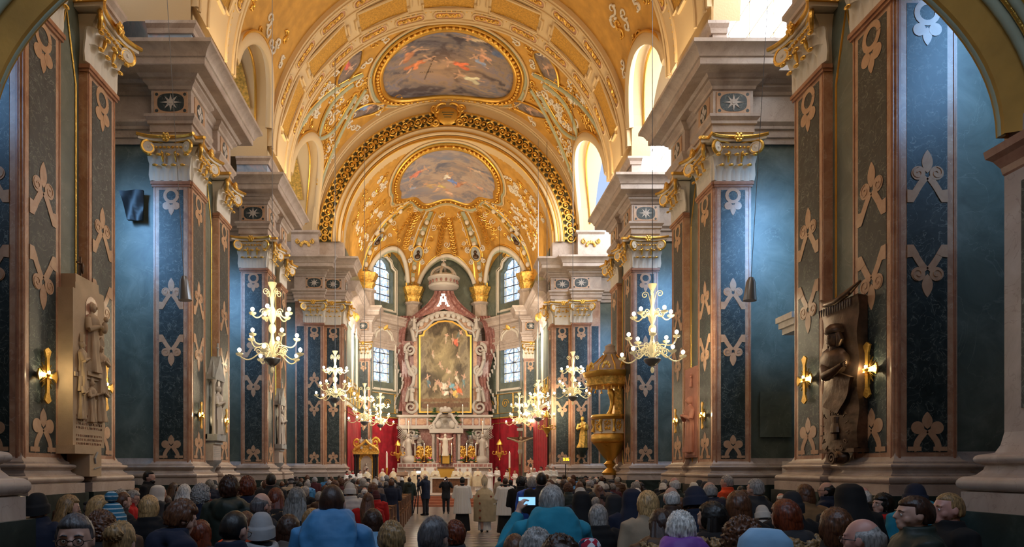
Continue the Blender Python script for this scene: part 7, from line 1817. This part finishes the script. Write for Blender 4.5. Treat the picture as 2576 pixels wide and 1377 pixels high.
# clergy in the chancel
def clergy(px, yt, Y, lab, hair, hc, coat, cc, ccm, rz=PI, pose='fold', bow=.18, **k):
    return pp(px, yt, Y, lab, hair, hc, coat, cc, rz=rz, pose=pose, bow=bow, z0=.56, ccm=ccm, **k)
cl = [(1020, 1184, 44.6, 'priest in cream by the left end of the high altar', 'bald', 'grey'), (1043, 1177, 43.6, 'dark-capped priest in cream left of the camera lamp', 'short', 'black'), (1069, 1176, 45.0, 'priest in cream behind the cameraman, just right of the lamp', 'bald', 'white'), (1095, 1176, 43.4, 'priest in cream and gold behind the left half of the altar table', 'bald', 'dark brown'), (1147, 1177, 43.6, 'priest in cream right of the wooden throne', 'bald', 'white'), (1157, 1179, 45.3, 'priest half hidden behind the one right of the throne', 'short', 'dark grey'), (1176, 1178, 43.8, 'priest in cream with a red collar, second from the throne', 'bald', 'grey'), (1202, 1177, 43.4, 'grey-haired priest in cream, last at the right end of the altar table', 'short', 'grey'),
      (989, 1178, 44.8, 'white-haired priest in cream seated at the left, looking right', 'short', 'white'), (962, 1179, 43.6, 'white-haired priest in cream beside the left paschal candle', 'short', 'white'), (923, 1178, 39.2, 'dark-haired priest in cream seated far left in the chancel', 'short', 'dark brown')]
for i, (px, yt, Y, lab, hair, hc) in enumerate(cl): clergy(px, yt, Y, lab, hair, hc, 'chasuble', 'cream', M['chas'], rz=PI if i < 8 else -PI/2-.3)
al = [(1233, 1178, 42.2, 'altar server in white, first to the right of the bishop', 'dark brown', 'white'), (1251, 1174, 42.8, 'altar server in white looking aside, second right of the bishop', 'black', 'white'), (1277, 1180, 43.6, 'altar server in white left of the right paschal candle', 'black', 'white'), (1296, 1184, 42.0, 'fair-haired altar server in white by the crucifix', 'dark blonde', 'white'), (1330, 1183, 43.0, 'white-robed man right of the crucifix', 'grey', 'white'), (1345, 1178, 38.9, 'white-haired man in white robe second right of the crucifix', 'white', 'white'), (1362, 1174, 37.4, 'dark-haired man in white robe third right of the crucifix', 'dark brown', 'white'), (1379, 1171, 36.3, 'tall man in white robe by the right chancel pillar', 'grey', 'white'), (1394, 1172, 36.9, 'balding man in white robe nearest the right chancel pillar', 'salt and pepper', 'white'), (872, 1185, 36.6, 'server in red and white by the left chancel pillar', 'dark brown', 'red'), (886, 1183, 37.8, 'second server in red and white, before the side altar', 'brown', 'red'), (905, 1182, 38.9, 'server in white before the gilded side altar', 'black', 'white'), (943, 1184, 42.8, 'server in white between the side altar and the candle', 'auburn', 'white')]
for i, (px, yt, Y, lab, hc, cc) in enumerate(al): clergy(px, yt, Y, lab, 'bald' if 'balding' in lab else 'short', hc, 'alb' if cc == 'white' else 'surplice', cc, M['linen'], rz=PI/2+.6 if px > 1220 else -PI/2-.5, **({'extra': ('scarf:red',)} if cc == 'red' else {}))

# ---- the congregation, row by row
rr = random.Random(12); ORD = ['first', 'second', 'third', 'fourth', 'fifth', 'sixth', 'seventh', 'eighth', 'ninth', 'tenth', 'eleventh', 'twelfth', 'thirteenth', 'fourteenth', 'fifteenth', 'sixteenth', 'seventeenth', 'eighteenth', 'nineteenth', 'twentieth']
hs = [('short', 'grey'), ('short', 'white'), ('short', 'dark brown'), ('bald', 'grey'), ('bald', 'white'), ('bob', 'blonde'), ('bob', 'brown'), ('bob', 'dark brown'), ('curly', 'grey'), ('curly', 'brown'), ('long', 'brown'), ('long', 'dark brown'), ('thick', 'black'), ('crop', 'dark grey'), ('knit', 'white'), ('beanie', 'black'), ('thick', 'salt and pepper'), ('flatcap', 'dark grey'), ('bun', 'grey'), ('short', 'brown'), ('bob', 'grey'), ('short', 'black'), ('knit', 'dark grey')]
cs = ['black', 'black', 'navy', 'charcoal', 'dark grey', 'brown', 'dark green', 'black', 'navy', 'taupe', 'maroon', 'charcoal', 'beige', 'blue']
HN = {'short': 'short %s hair', 'bald': 'thinning %s hair', 'bob': '%s bob', 'curly': '%s curls', 'long': 'long %s hair', 'thick': 'thick %s hair', 'crop': 'cropped %s hair', 'knit': '%s knit hat', 'beanie': '%s cap', 'flatcap': '%s flat cap', 'bun': '%s bun'}
rows_y = [10.0+1.28*i for i in range(19)]
PW = {}
npew = 0
for ri, y in enumerate(rows_y):
    for s in (-1, 1):
        x0, x1 = (-1.55, -6.3) if s < 0 else (2.75, 6.9)
        n = 7 if s < 0 else 6; k = 0
        if ri < 17 and (ri % 1 == 0):
            w_ = 5.1 if s < 0 else 4.5
            if s not in PW: PW[s] = pew(w_); pw = PW[s]
            else: pw = copy_tree(PW[s])
            pw.location = (-3.92 if s < 0 else 4.72, y-.60, 0)
            tag(pw, 'wooden pew in the %s row of the %s block, counted from the gallery' % (ORD[ri], 'left' if s < 0 else 'right'), 'pew', 'pews in the nave')
        for i in range(n):
            x = x0+(x1-x0)*(i+.5*(ri % 2)*.8)/(n-1+.4)+rr.uniform(-.07, .07); yy = y+rr.uniform(-.05, .08)
            if not free(x, yy, .50): continue
            if rr.random() < (.2 if ri > 8 else .05): continue
            hk, hcol = rr.choice(hs); cc = rr.choice(cs); h = rr.uniform(1.50, 1.72) if ri > 3 else rr.uniform(1.40, 1.62)
            k += 1; POS.append((x, yy))
            lab = '%s, %s coat, %s pew row, %s block, %s from the aisle' % ((HN[hk] % hcol), cc, ORD[ri], 'left' if s < 0 else 'right', ORD[k-1])
            person(x, yy, h, rr.uniform(-.35, .35), hk, hcol, rr.choice(('jacket', 'jacket', 'hooded', 'long', 'puffer')), cc, lab, pose='fold' if rr.random() < .5 else 'down', bow=rr.choice((0, .18, .32)), group='congregation in the pews', wide=rr.uniform(.98, 1.12), skin=rr.choice(('skin', 'skin', 'skin2')))
